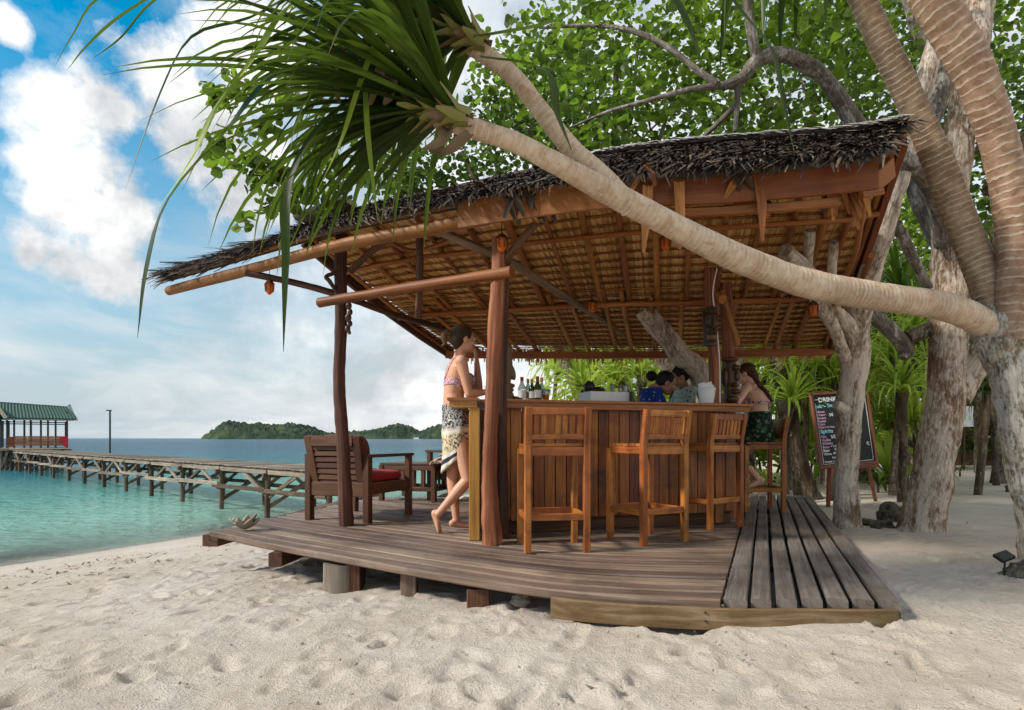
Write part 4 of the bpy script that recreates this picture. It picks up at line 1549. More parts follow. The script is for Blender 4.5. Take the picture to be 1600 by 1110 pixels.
# left wing with its pale end board
wx0, wx1 = P(700, 630, 4.64).x, P(747, 630, 4.64).x
wc = (wx0 + wx1) / 2
MB().beam((wc, 4.62, CT - .012), (wc, 4.84, CT - .012), wx1 - wx0 + .01, .024).build('counter_top', M['bartop'], bar)
MB().beam((wc, 4.635, CT - .05), (wc, 4.82, CT - .05), wx1 - wx0 - .02, .05).build('apron', M['barlight'], bar)
MB().beam((wx1 - .04, 4.842, CT - .012), (wx1 - .09, 6.6, CT - .012), .17, .024).build('counter_top', M['bartop'], bar)
ex0, ex1 = P(733, 700, 4.66).x, P(750, 700, 4.66).x
MB().beam(((ex0 + ex1) / 2, 4.67, .0), ((ex0 + ex1) / 2, 4.67, CT - .076), ex1 - ex0, .05, up=(0, 1, 0)).build('end_board', M['barlight'], bar)
for k in range(14):
    y = 4.75 + k * .13
    MB().beam((ex0 + .03 - .0035 * k, y, .1), (ex0 + .03 - .0035 * k, y, 1.02), .022, .122, up=(0, 1, 0), c=.003).build('plank', M['bar'], bar)
MB().beam((ex1 - .005, 4.72, .5), (CL.x + .05, 4.84, .5), .02, 1.0).build('corner_panel', M['postdark'], bar)
MB().beam((P(1122, 0, 5.5).x, 5.49, .02), (P(1122, 0, 5.5).x, 5.49, 1.02), .07, .05, up=(0, 1, 0)).build('corner_post', M['bar'], bar)

# ================================================================== bar stools
def make_stool(label):
    t = thing('bar_stool', (0, 0, 0), label, 'bar stool', 'wooden bar stools along the bar', local=True)
    w, d, sh, bh, q = .205, .19, .735, .99, .047
    m = M['stool']
    for sx in (-1, 1):
        MB().beam((sx * w, d, 0), (sx * w, d, sh - .03), q, q, up=(0, 1, 0)).build('leg', m, t)
        MB().bar([(sx * w, -d, 0), (sx * w, -d, sh), (sx * w, -d - .006, sh + .05), (sx * w, -d - .04, bh)], q, q, up=(0, 1, 0)).build('leg', m, t)
        MB().beam((sx * w, -d + q / 2, .235), (sx * w, d - q / 2, .235), .03, .045).build('foot_rail', m, t)
        MB().beam((sx * w, -d + q / 2, sh - .045), (sx * w, d - q / 2, sh - .045), .03, .055).build('seat_rail', m, t)
    for y in (-d, d):
        MB().beam((-w + q / 2, y, .24), (w - q / 2, y, .24), .03, .05).build('foot_rail', m, t)
        MB().beam((-w + q / 2, y, sh - .045), (w - q / 2, y, sh - .045), .03, .062).build('seat_rail', m, t)
    for k in range(5):
        y = -d + .04 + k * (2 * d) / 5
        MB().beam((-w - .012, y, sh - .004), (w + .012, y, sh - .004), (2 * d) / 5 - .006, .02).build('seat_slat', m, t)
    yb = lambda z: -d - .006 - .034 * (z - sh - .05) / (bh - sh - .05)
    bk = MB().beam((-w + q / 2, yb(.79), .79), (w - q / 2, yb(.79), .79), .028, .04).build('backrest', m, t)
    MB().beam((-w + q / 2, yb(.96), .962), (w - q / 2, yb(.96), .962), .028, .05).build('top_rail', m, bk)
    for k in range(7):
        x = -w + .055 + k * (2 * w - .11) / 6
        MB().beam((x, yb(.81), .808), (x, yb(.935), .94), .036, .014, up=(0, 1, 0)).build('back_slat', m, bk)
    return t


def place(t, a, b_, z=0.0):
    """a, b: floor points of the rear-left and rear-right legs"""
    mid = (a + b_) / 2
    dx = (b_ - a).normalized()
    nrm = Vector((-dx.y, dx.x, 0))
    t.location = mid + nrm * .19 + Vector((0, 0, z))
    t.rotation_euler = (0, 0, math.atan2(dx.y, dx.x))


s1 = make_stool('bar stool seen square from behind, first from the thick log post')
s2 = copy_tree(s1); s2['label'] = 'bar stool turned at an angle, second from the thick log post'
s3 = copy_tree(s1); s3['label'] = 'empty bar stool in the shade at the bar corner, third from the thick post'
s4 = copy_tree(s1); s4['label'] = 'bar stool with the seated woman in the green sarong on it'
place(s1, onz(827, 864, 0), onz(914, 862, 0))
place(s2, onz(1003, 853, 0), onz(1072, 845, 0))
place(s3, onz(1106, 829, 0), onz(1160, 822, 0))
a4 = onz(1224, 801, 0)
place(s4, a4, a4 + Vector((.03, .41, 0)))

# ================================================================== lounge furniture
def armchair(label, loc, rz, seat_h=.36):
    t = thing('armchair', loc, label, 'armchair', 'wooden armchairs on the deck', rz, local=True)
    w, d, ah, bh = .33, .36, .60, .80
    m = M['chair']
    for sx in (-1, 1):
        MB().beam((sx * w, d, 0), (sx * w, d, ah), .06, .06, up=(0, 1, 0)).build('leg', m, t)
        MB().beam((sx * w, -d, 0), (sx * w, -d, ah), .065, .07, up=(0, 1, 0)).build('leg', m, t)
        MB().beam((sx * w, -d - .03, ah + .015), (sx * w, d + .05, ah + .015), .075, .03).build('armrest', m, t)
        MB().beam((sx * w, -d, seat_h - .05), (sx * w, d, seat_h - .05), .04, .11).build('side_rail', m, t)
    for y in (-d, d):
        MB().beam((-w, y, seat_h - .06), (w, y, seat_h - .06), .045, .13).build('seat_rail', m, t)
    for k in range(6):
        y = -d + .08 + k * .115
        MB().beam((-w + .03, y, seat_h - .02), (w - .03, y, seat_h - .02), .09, .02).build('seat_slat', m, t)
    bk = MB().beam((-w + .075, -d + .02, .3), (-w + .055, -d - .09, bh), .08, .04, up=(0, 1, 0)).build('backrest', m, t)
    MB().beam((w - .075, -d + .02, .3), (w - .055, -d - .09, bh), .08, .04, up=(0, 1, 0)).build('back_stile', m, bk)
    MB().beam((-w + .1, -d - .088, bh - .045), (w - .1, -d - .088, bh - .045), .036, .1).build('top_rail', m, bk)
    for k in range(8):
        z = .3 + k * .056
        y = -d + .02 - .11 * (z - .3) / (bh - .3)
        MB().beam((-w + .1, y, z), (w - .1, y, z), .02, .045).build('back_slat', m, bk)
    # cushions
    for nm, c, r in (('seat_cushion', (0, .02, seat_h + .045), (.31, .33, .06)), ('back_cushion', (0, -d + .06, .58), (.29, .07, .24))):
        b = MB()
        vv, ff = [], []
        n, mm = 20, 10
        for i in range(mm + 1):
            th = math.pi * i / mm
            for k in range(n):
                a = 2 * math.pi * k / n
                e = lambda x, p: math.copysign(abs(x) ** p, x)
                vv.append((c[0] + r[0] * e(math.sin(th), .4) * e(math.cos(a), .35), c[1] + r[1] * e(math.sin(th), .4) * e(math.sin(a), .35), c[2] + r[2] * e(math.cos(th), .7)))
        for i in range(mm):
            for k in range(n):
                ff.append((i * n + k, (i + 1) * n + k, (i + 1) * n + (k + 1) % n, i * n + (k + 1) % n))
        b.add(vv, ff, None, True)
        b.build(nm, M['red'] if nm[0] == 's' else M['chair_pillow'], t)
    return t


M['chair_pillow'] = plain('brown_pillow_cloth', (0.14, 0.04, 0.03), 0.85, nscale=25, var=.2)
ca, cb_ = onz(490, 812, 0), onz(590, 818, 0)
cm = (ca + cb_) / 2
ang = math.atan2(cb_.y - ca.y, cb_.x - ca.x)
armchair('dark wooden slat back armchair with red seat cushion behind the slim dark post', cm + Vector((.06, .36, 0)), ang)
armchair('half hidden armchair with red cushion behind the standing woman', onz(716, 782, 0) + Vector((.1, .25, 0)), R(62))


def coffee_table(loc, rz):
    t = thing('coffee_table', loc, 'low dark wooden coffee table with slatted sides between the armchairs', 'table', None, rz, local=True)
    w, d, h = .36, .3, .47
    m = M['chair']
    for k in range(6):
        MB().beam((-w - .03, -d + .05 + k * .1, h - .015), (w + .03, -d + .05 + k * .1, h - .015), .096, .03).build('top_board', m, t)
    for sx in (-1, 1):
        for sy in (-1, 1):
            MB().beam((sx * w, sy * d, 0), (sx * w, sy * d, h - .03), .06, .06, up=(0, 1, 0)).build('leg', m, t)
    for sy in (-1, 1):
        MB().beam((-w, sy * d, h - .06), (w, sy * d, h - .06), .03, .055).build('apron', m, t)
        MB().beam((-w, sy * d, .15), (w, sy * d, .15), .03, .05).build('stretcher', m, t)
        for k in range(4):
            x = -w + .15 + k * .14
            MB().beam((x, sy * d, .17), (x, sy * d, h - .085), .05, .016, up=(0, 1, 0)).build('side_slat', m, t)
    for sx in (-1, 1):
        MB().beam((sx * w, -d, h - .06), (sx * w, d, h - .06), .03, .055).build('apron', m, t)
        MB().beam((sx * w, -d, .15), (sx * w, d, .15), .03, .05).build('stretcher', m, t)
        for k in range(3):
            y = -d + .15 + k * .15
            MB().beam((sx * w, y, .17), (sx * w, y, h - .085), .016, .05, up=(0, 1, 0)).build('side_slat', m, t)


coffee_table(onz(652, 781, 0) + Vector((0, .1, 0)), R(-18))

# ================================================================== things on the counter
def glassmat(name, col, alpha_tr=.5, rough=.05):
    m, nt, b = newmat(name)
    b.inputs['Base Color'].default_value = (*col, 1)
    b.inputs['Roughness'].default_value = rough
    b.inputs['Transmission Weight'].default_value = alpha_tr
    b.inputs['IOR'].default_value = 1.2
    tc = nd(nt, 'ShaderNodeTexCoord')
    n = noise_n(nt, tc.outputs['Object'], 30, 3)
    lk(nt, mixc(nt, n, col, tuple(min(1, x * 1.15) for x in col)), b.inputs['Base Color'])
    return m


M['clear'] = glassmat('clear_glass', (.75, .8, .78), .75)
M['green_glass'] = glassmat('green_glass', (.05, .09, .015), .5)
M['amber'] = glassmat('amber_glass', (.45, .1, .02), .4)
M['paper'] = plain('paper_label', (.7, .7, .66), .8, nscale=30, var=.12)
M['goldcap'] = plain('gold_cap', (.5, .28, .08), .4, nscale=20)
M['redcap'] = plain('red_cap', (.38, .04, .03), .45, nscale=20)
M['yellow'] = plain('yellow_label', (.7, .5, .06), .7, nscale=20)
for (u, hpx, r, glass, cap, lab, desc) in (
        (815.5, 41, .036, 'clear', 'redcap', 'paper', 'clear bottle with red cap and white label, leftmost on the counter'),
        (825, 39, .03, 'clear', 'goldcap', 'yellow', 'clear bottle with yellow label, second from the left'),
        (831, 37, .03, 'green_glass', 'goldcap', 'paper', 'short green bottle with white label, third from the left'),
        (840, 42, .036, 'green_glass', 'redcap', 'paper', 'dark green wine bottle with white label and red capsule'),
        (846.5, 41, .03, 'clear', 'goldcap', 'paper', 'pale bottle with brown cap behind the wine bottle')):
    Y = 5.16 + (.09 if u in (825, 846.5) else 0)
    p = P(u, 640, Y)
    p.z = CT + .002
    h = hpx / F * Y * .93
    t = thing('bottle', p, desc, 'bottle', 'bottles on the bar counter')
    MB().lathe([(r * .92, 0), (r, .01), (r, h * .5), (r * .9, h * .58), (r * .42, h * .74), (r * .36, h * .82)], p, 16).build('glass', M[glass], t)
    MB().lathe([(r * .4, h * .82), (r * .42, h)], p, 12).build('cap', M[cap], t)
    MB().lathe([(r * 1.02, h * .14), (r * 1.02, h * .45)], p, 16).build('paper_label', M[lab], t)
p = P(853, 640, 5.15); p.z = CT + .002
t = thing('cup', p, 'small cup with amber drink beside the bottles', 'cup')
MB().lathe([(.025, 0), (.03, .055)], p, 14).build('drink', M['amber'], t)
MB().lathe([(.0305, .056), (.034, .1), (.033, .1), (.0295, .058)], p, 14).build('rim', M['clear'], t)
p = P(803, 640, 5.1); p.z = CT + .001
o = MB().lathe([(.05, 0), (.075, .012), (.078, .02), (.05, .03), (.03, .04), (.012, .042)], p, 18).build('bowl', M['carve'])
tag(o, 'small dark lidded wooden bowl at the foot of the carved head', 'bowl')
# white box with things on top
p = P(947, 640, 5.48); p.z = CT + .001
t = thing('white_box', p, 'wide white box standing on the bar counter', 'box')
MB().box(p + Vector((-.02, .0, .05)), (.38, .26, .1), .3).build('body', M['white'], t)
MB().box(p + Vector((.18, -.0, .05)), (.012, .262, .102), .3).build('side_trim', M['darkmetal'], t)
q = p + Vector((-.13, 0, .10))
b = MB()
b.ell(q + Vector((-.02, 0, .05)), (.05, .06, .055), None, 14, 9, .2).ell(q + Vector((.05, 0, .02)), (.07, .06, .03), None, 14, 9, .2)
tag(b.build('black_bag', M['black']), 'crumpled black bag lying on the white box', 'bag')
for k, (u, r, h) in enumerate(((957, .022, .075), (969, .02, .055), (978, .022, .065))):
    g_ = P(u, 640, 5.5); g_.z = p.z + .101
    o = MB().lathe([(r * .8, 0), (r, h), (r * .93, h), (r * .75, .005)], g_, 14).build('drinking_glass', M['clear'])
    tag(o, ('left', 'middle', 'right')[k] + ' drinking glass of the three on the white box', 'glass', 'glasses on the white box')
# white flared holder
p = P(1104, 640, 5.66); p.z = CT + .001
t = thing('napkin_holder', p, 'white flared pot stuffed with napkins beside the carved post', 'pot')
MB().lathe([(.062, 0), (.066, .02), (.088, .16), (.083, .16), (.06, .01)], p, 14, .7).build('pot', M['whitecloth'], t)
b = MB()
for k in range(9):
    a = k * .7
    c_ = p + Vector((math.cos(a) * .045, math.sin(a) * .03, .14))
    b.add([c_ + Vector((-.03, 0, 0)), c_ + Vector((.03, .01, 0)), c_ + Vector((.035 + .01 * math.cos(a * 3), .0, .06 + .02 * math.sin(k * 2.1))), c_ + Vector((-.032, .01, .055))], [(0, 1, 2, 3)])
b.build('napkins', M['whitecloth'], t)


# ================================================================== carvings
def fuse(b, name, m, parent=None, voxel=.006, smooth=6):
    """merge overlapping shapes of b into one continuous skin"""
    me = b.mesh(name + '_src')
    tmp = bpy.data.objects.new('tmp', me)
    COL.objects.link(tmp)
    r = tmp.modifiers.new('r', 'REMESH')
    r.mode = 'VOXEL'
    r.voxel_size = voxel
    r.use_smooth_shade = True
    if smooth:
        s = tmp.modifiers.new('s', 'SMOOTH')
        s.iterations = smooth
        s.factor = .5
    dg = bpy.context.evaluated_depsgraph_get()
    out = bpy.data.meshes.new_from_object(tmp.evaluated_get(dg))
    bpy.data.objects.remove(tmp)
    bpy.data.meshes.remove(me)
    out.name = name
    out.materials.clear()
    out.polygons.foreach_set('use_smooth', [True] * len(out.polygons))
    return link(name, out, m, parent)


def E(b, c, r, rot=None):
    b.ell(c, r, rot, 16, 10)
    return b


# tall carved head standing on the counter, seen in profile facing right
p = P(790, 640, 4.98); p.z = CT
t = thing('tiki_statue', p, 'tall carved wooden tiki head in profile behind the thick post', 'carving')
b = MB()
H = .47
b.tube([p + Vector((-.02, 0, 0)), p + Vector((-.02, 0, .12)), p + Vector((-.012, 0, .3)), p + Vector((-.01, 0, H - .04))], [.075, .06, .07, .062], 16)
E(b, p + Vector((-.01, 0, H - .05)), (.07, .065, .055))
E(b, p + Vector((.035, 0, H - .12)), (.034, .05, .022))         # brow
E(b, p + Vector((.05, 0, .235)), (.03, .022, .075), Matrix.Rotation(-.3, 3, 'Y'))   # nose
E(b, p + Vector((.062, 0, .185)), (.02, .03, .016))
E(b, p + Vector((.045, 0, .12)), (.034, .04, .02))              # lips
E(b, p + Vector((.04, 0, .085)), (.03, .04, .016))
E(b, p + Vector((.03, 0, .04)), (.04, .05, .035))
fuse(b, 'head', M['carvegrey'], t, .005, 4)
for k in range(9):
    z = .03 + k * .03
    MB().tube([p + Vector((-.085, -.02, z)), p + Vector((-.065, -.055, z + .004)), p + Vector((-.02, -.078, z))], [.009] * 3, 8).build('notch_band', M['carve'], t)


def tiki_mask(name, c, w, h, label, mat):
    t = thing(name, c + Vector((0, 0, -h / 2)), label, 'carving')
    b = MB()
    f = lambda x, y, z: c + Vector((x * w, -y * w, z * h))
    b.tube([f(0, -.3, -.48), f(0, -.2, -.2), f(0, -.15, .2), f(0, -.25, .48)], [w * .42, w * .48, w * .52, w * .5], 18)
    for sx in (-1, 1):
        E(b, f(sx * .24, .26, .16), (w * .17, w * .08, h * .05))          # eye bulge
        E(b, f(sx * .24, .26, .27), (w * .22, w * .12, h * .045), Matrix.Rotation(sx * .25, 3, 'Y'))
        E(b, f(sx * .3, .16, -.06), (w * .14, w * .14, h * .1))
        E(b, f(sx * .12, .36, -.08), (w * .09, w * .08, h * .045))
    b.tube([f(0, .3, .26), f(0, .38, .08), f(0, .46, -.07)], [w * .07, w * .09, w * .12], 10)
    E(b, f(0, .3, -.2), (w * .36, w * .12, h * .035))
    E(b, f(0, .3, -.38), (w * .36, w * .12, h * .035))
    E(b, f(0, .1, .46), (w * .45, w * .36, h * .06))
    fuse(b, 'face', mat, t, .005, 3)
    for k in range(8):
        a = (k - 3.5) / 3.5
        MB().box(f(a * .32, .33 - .1 * a * a, -.29), (w * .07, w * .06, h * .11)).build('tooth', M['greypole'], t)
    return t


tiki_mask('carved_mask', P(1111, 511, 5.56), .13, 60 / F * 5.56, 'carved face with bared teeth on the right log post', M['carve'])
# figure on the post behind
p = P(1141, 595, 5.78)
t = thing('carved_figure', P(1141, 632, 5.78), 'dark carved figure with hooked nose beside the right log post', 'carving')
b = MB()
b.tube([P(1143, 632, 5.8), P(1142, 600, 5.8), P(1141, 562, 5.8)], [.06, .065, .055], 14)
for (u, v, r) in ((1140, 562, (.085, .06, .025)), (1150, 575, (.04, .05, .03)), (1152, 588, (.03, .03, .05)), (1148, 602, (.04, .05, .02)), (1150, 612, (.05, .05, .025)), (1144, 624, (.065, .055, .03)), (1132, 590, (.03, .05, .09))):
    E(b, P(u, v, 5.74), r)
fuse(b, 'figure', M['carve'], t, .006, 2)
# small carving on the left post
t = thing('carved_ornament', P(545, 520, 5.36), 'small dark knobbly carving hanging on the slim left post', 'carving')
b = MB()
for (u, v, r) in ((545, 478, .028), (547, 488, .024), (544, 497, .03), (547, 506, .022), (543, 514, .026), (546, 520, .016), (542, 470, .018)):
    E(b, P(u, v, 5.34), (r, r * .8, r * 1.25))
fuse(b, 'carving', M['carve'], t, .006, 2)

# ================================================================== hanging lanterns
M['lampglass'] = glassmat('orange_lantern_glass', (.75, .16, .02), .35, .2)
for (u, v, Y, lab, cl) in ((421, 450, 5.6, 'orange lantern hanging from the far left eave against the sky', .12),
                           (784, 381, 4.42, 'dark framed lantern hanging above the thick log post', .1),
                           (925, 479, 6.0, 'small orange lantern hanging in the middle of the thatch underside', .22),
                           (1040, 380, 4.75, 'orange lantern half hidden behind the leaning ringed trunk', .1),
                           (1196, 328, 4.15, 'square orange lantern under the red fascia board', .1),
                           (1271, 484, 5.3, 'orange lantern low at the right end of the roof', .14)):
    c = P(u, v, Y)
    t = thing('hanging_lantern', c + Vector((0, 0, -.06)), lab, 'lantern', 'lanterns under the roof')
    MB().lathe([(.012, -.062), (.036, -.035), (.042, .035), (.02, .055)], c, 6).build('glass', M['lampglass'], t)
    MB().lathe([(.05, .034), (.03, .06), (.008, .075)], c, 6).build('cap', M['carve'], t)
    for k in range(6):
        a = math.pi * k / 3
        MB().tube([c + Vector((.038 * math.cos(a), .038 * math.sin(a), -.036)), c + Vector((.044 * math.cos(a), .044 * math.sin(a), .035))], .004, 5).build('frame_bar', M['carve'], t)
    MB().tube([c + Vector((0, 0, .07)), c + Vector((0, 0, .07 + cl))], .003, 5).build('cord', M['black'], t)

# ================================================================== drinks board on an easel
EY = 8.0
TL, TR, BL, BR = P(1266.5, 617, EY), P(1354, 611, EY + .1), P(1283, 731, EY - .25), P(1369, 722, EY - .15)
ez_ = thing('drinks_board', (2.0 / 3 * EY, EY, sand_z(4.5, 8)), 'chalk drinks menu board in a red wood frame on an easel', 'menu board')
nrm = (TR - TL).cross(BL - TL).normalized()
if nrm.y > 0:
    nrm = -nrm


def bp(a, c_):          # a across 0..1, c down 0..1
    return (TL.lerp(TR, a)).lerp(BL.lerp(BR, a), c_)


slate = MB()
sv = [bp(0, 0), bp(1, 0), bp(1, 1), bp(0, 1)]
slate.add(sv + [q - nrm * .02 for q in sv], [(0, 1, 2, 3), (7, 6, 5, 4), (0, 4, 5, 1), (1, 5, 6, 2), (2, 6, 7, 3), (3, 7, 4, 0)])
slate = slate.build('slate', M['slate'], ez_)
for a, b_ in ((bp(0, 0), bp(1, 0)), (bp(1, 0), bp(1, 1)), (bp(1, 1), bp(0, 1)), (bp(0, 1), bp(0, 0))):
    e_ = (b_ - a).normalized() * .018
    MB().beam(a - e_, b_ + e_, .035, .04, up=nrm).build('frame', M['easel'], ez_)
MB().beam(bp(.28, 1.04) + nrm * .04, bp(.95, 1.05) + nrm * .04, .08, .05).build('ledge', M['easel'], ez_)
for (u, v) in ((1294, 790), (1312, 778), (1369, 783)):
    g_ = onz(u, v, -.1)
    topp = {1294: bp(.2, .95), 1312: bp(.45, .3) - nrm * .25, 1369: bp(.88, .95)}[u]
    g_.z = sand_z(g_.x, g_.y) - .03
    MB().beam(g_, topp - nrm * .05, .045, .035, up=nrm).build('leg', M['easel'], ez_)
ex_, ey_ = (bp(1, .5) - bp(0, .5)), (bp(.5, 0) - bp(.5, 1))
BWd, BHt = ex_.length, ey_.length
ex_.normalize(); ey_ = (ey_ - ex_ * ey_.dot(ex_)).normalized()


def chalk(text, a, c_, size, m, shear=0.0, bold=.0):
    cu = bpy.data.curves.new('txt', 'FONT')
    cu.body = text
    cu.size = size
    cu.offset = bold
    cu.shear = shear
    ob = bpy.data.objects.new('txt', cu)
    COL.objects.link(ob)
    dg = bpy.context.evaluated_depsgraph_get()
    me = bpy.data.meshes.new_from_object(ob.evaluated_get(dg))
    bpy.data.objects.remove(ob)
    o0 = bp(a, c_) + nrm * .004
    for v in me.vertices:
        v.co = o0 + ex_ * v.co.x + ey_ * v.co.y
    me.update()
    me.materials.clear()
    return link('lettering', me, m, slate)


chalk('DRINKS', .12, .115, .085, M['chalk'], 0, .003)
chalk('Juice- Smoothies', .05, .195, .068, M['chalkblue'], .1, .002)
for k, wd in enumerate(('Mango', 'Orange', 'Banana', 'Papaya', 'Coco', 'Watermelon')):
    chalk(wd, .06, .265 + k * .043, .042, M['chalkpink'], 0, .0012)
chalk('3\u20ac', .27, .32, .055, M['chalk'], 0, .0015)
chalk('Spirits', .08, .545, .07, M['chalkblue'], 0, .0025)
for k, wd in enumerate(('Gin', 'Vodka', 'Whisky', 'Rum', 'Beer', 'Wine')):
    chalk(wd, .08, .61 + k * .047, .048, M['chalkpink'] if k < 4 else M['chalk'], 0, .0012)
chalk('5\u20ac', .25, .625, .06, M['chalk'], 0, .002)
chalk('+ 3.5\u20ac', .22, .745, .038, M['chalk'], 0, .001)
chalk('4\u20ac', .28, .79, .045, M['chalk'], 0, .001)
chalk('4\u20ac/', .25, .845, .05, M['chalk'], 0, .001)
chalk('bottle', .22, .895, .04, M['chalk'], 0, .001)
chalk('house wine \u2192 4\u20ac', .08, .945, .042, M['chalk'], 0, .0008)
chalk('\u20ac', .87, .76, .06, M['chalk'], 0, .002)


def chalk_line(pts, r=.004):
    MB().tube([bp(a, c_) + nrm * .005 for a, c_ in pts], r, 5).build('chalk_mark', M['chalk'], slate)


chalk_line([(.05, .13), (.05, .965)]); chalk_line([(.05, .965), (.95, .965)])
chalk_line([(.95, .04), (.95, .965)]); chalk_line([(.05, .08), (.11, .08)]); chalk_line([(.86, .05), (.95, .045)])
# bottle, glass and mug drawn in chalk
bt_ = MB()
for (prof, ca) in (([(.008, .50), (.012, .52), (.01, .56), (.028, .60), (.03, .71)], .41), ([(.004, .72), (.004, .66), (.026, .63), (.03, .59), (.022, .565)], .49), ([(.026, .735), (.026, .81)], .45)):
    k = len(prof)
    vv = [bp(ca - w_, c_) + nrm * .0045 for w_, c_ in prof] + [bp(ca + w_, c_) + nrm * .0045 for w_, c_ in prof]
    bt_.add(vv, [(i, i + 1, k + i + 1, k + i) for i in range(k - 1)])
bt_.build('chalk_drawing', M['chalk'], slate)
chalk_line([(.465, .75), (.50, .75), (.50, .79), (.465, .79)], .004)

# little solar garden lamp on the right
g_ = onz(1568, 905, -.1)
g_.z = sand_z(g_.x, g_.y)
t = thing('garden_lamp', g_, 'small dark stake lamp stuck in the sand at the right edge', 'lamp')
MB().tube([g_ + Vector((0, 0, -.05)), g_ + Vector((.01, 0, .13))], .006, 7).build('stake', M['black'], t)
MB().beam(g_ + Vector((-.035, 0, .125)), g_ + Vector((.05, .01, .15)), .07, .025, up=(0, -.5, 1)).build('lamp_head', M['black'], t)
# ================================================================== trees
LEAF_V = np.array([(0, 0, 0), (-.36, .22, .07), (-.46, .52, .1), (-.3, .82, .06), (0, 1, -.03), (.3, .82, .06), (.46, .52, .1), (.36, .22, .07)])
LEAF_F = np.array([(0, 4, 3, 2), (0, 2, 1, 0), (0, 6, 5, 4), (0, 7, 6, 0)])
LEAF_Q = np.array([(0, 1, 2, 0), (0, 2, 3, 4), (0, 4, 5, 6), (0, 6, 7, 0)])


def leaf_mesh(name, pos, nrmv, upv, size, aspect=1.0):
    """many oval leaves: position, facing normal, growth direction, size arrays"""
    n = len(pos)
    y = upv / np.linalg.norm(upv, axis=1, keepdims=True)
    x = np.cross(y, nrmv)
    x /= np.linalg.norm(x, axis=1, keepdims=True) + 1e-9
    z = np.cross(x, y)
    s = size[:, None]
    rz_ = np.random.default_rng(n)
    zc = rz_.uniform(-1.2, 3.0, (n, 1, 1))
    xc = rz_.uniform(.75, 1.15, (n, 1, 1))
    V = pos[:, None, :] + s[:, :, None] * (LEAF_V[None, :, 0:1] * aspect * xc * x[:, None, :] + LEAF_V[None, :, 1:2] * y[:, None, :] + LEAF_V[None, :, 2:3] * zc * z[:, None, :])
    tri = np.array([0, 1, 2, 0, 2, 3, 0, 3, 4, 0, 4, 5, 0, 5, 6, 0, 6, 7])
    idx = (np.arange(n)[:, None] * 8 + tri[None, :]).ravel()
    me = bpy.data.meshes.new(name)
    me.vertices.add(n * 8)
    me.vertices.foreach_set('co', V.reshape(-1))
    me.loops.add(len(idx))
    me.loops.foreach_set('vertex_index', idx.astype(np.int32))
    me.polygons.add(len(idx) // 3)
    me.polygons.foreach_set('loop_start', np.arange(len(idx) // 3) * 3)
    me.update()
    me.validate()
    return me


def crown_pts(balls, n, seed, clump=0.28, tight=.75):
    """leaf positions gathered in clumps inside a set of ellipsoids (centre, radii)"""
    r = np.random.default_rng(seed)
    out, nor = [], []
    vol = np.array([b[1][0] * b[1][1] * b[1][2] for b in balls]) ** .7
    vol = vol / vol.sum()
    for (c, rad), f in zip(balls, vol):
        m = max(6, int(n * f))
        nc = max(4, m // 22)
        d = r.normal(size=(nc, 3))
        d /= np.linalg.norm(d, axis=1, keepdims=True)
        rr = r.random(nc) ** (1 / 3.0)
        rr = rr * .55 + .45 * r.random(nc) ** .25
        cc = np.array(c) + d * rr[:, None] * np.array(rad)
        k = r.integers(0, nc, m)
        off = r.normal(size=(m, 3)) * clump * np.array([1, 1, .6])
        out.append(cc[k] + off)
        nor.append(d[k] * .5)
    return np.concatenate(out), np.concatenate(nor)


def crown(name, balls, n, size, m, parent, seed, clump=.28, aspect=1.0, droop=.3):
    r = np.random.default_rng(seed + 100)
    p, nr_ = crown_pts(balls, n, seed, clump)
    k = len(p)
    nv = nr_ + np.array([0, 0, .8]) + r.normal(size=(k, 3)) * .55
    up = r.normal(size=(k, 3)) * np.array([1, 1, .45]) + np.array([0, 0, -droop])
    sz = size * r.uniform(.45, 1.35, k)
    return link(name, leaf_mesh(name, p, nv, up, sz, aspect), m, parent)


def limb(parent, name, pts, rad, m, seed=0, n=12, rough=.16, sub=8, fr=4.0):
    c = catmull(pts, sub)
    r = lerpl(rad, sub)
    return MB().tube(c, r, n, rough, seed, True, 1.0, fr).build(name, m, parent)


def px(u, v, Y):
    return P(u, v, Y)


def ground(u, v, z=None):
    p = onz(u, v, -.1)
    for _ in range(6):
        p = onz(u, v, sand_z(p.x, p.y))
    return p


# ---------------- pale forked tree beside the walkway
g0 = ground(1327, 826)
t1 = thing('forked_tree', g0, 'pale lichen barked tree with sawn stubs standing at the edge of the walkway', 'tree')
limb(t1, 'trunk', [g0 + Vector((0, 0, -.1)), px(1322, 760, 6.0), px(1326, 690, 5.95), px(1328, 625, 5.9), px(1336, 570, 5.85), px(1338, 520, 5.75), px(1346, 465, 5.6), px(1368, 400, 5.4), px(1390, 325, 5.2), px(1412, 250, 5.1), px(1440, 150, 5.1), px(1470, 20, 5.2), px(1490, -120, 5.3)],
     [.135, .112, .105, .12, .122, .118, .1, .09, .085, .08, .07, .06, .05], M['bark_pale'], 3, 18)
limb(t1, 'limb', [px(1338, 530, 5.75), px(1318, 500, 5.6), px(1290, 470, 5.4), px(1262, 425, 5.1), px(1226, 392, 4.8)], [.075, .065, .056, .055, .06], M['bark_pale'], 4, 12)
limb(t1, 'limb', [px(1320, 560, 5.78), px(1300, 505, 5.55), px(1275, 470, 5.35), px(1262, 430, 5.15), px(1266, 360, 4.9)], [.06, .055, .05, .04, .042], M['bark_pale'], 5, 10)
limb(t1, 'limb', [px(1318, 505, 5.6), px(1300, 450, 5.25), px(1303, 378, 4.95)], [.05, .038, .036], M['bark_pale'], 6, 10)
limb(t1, 'burr', [px(1318, 640, 5.86), px(1306, 632, 5.82)], [.07, .04], M['bark_pale'], 8, 10)
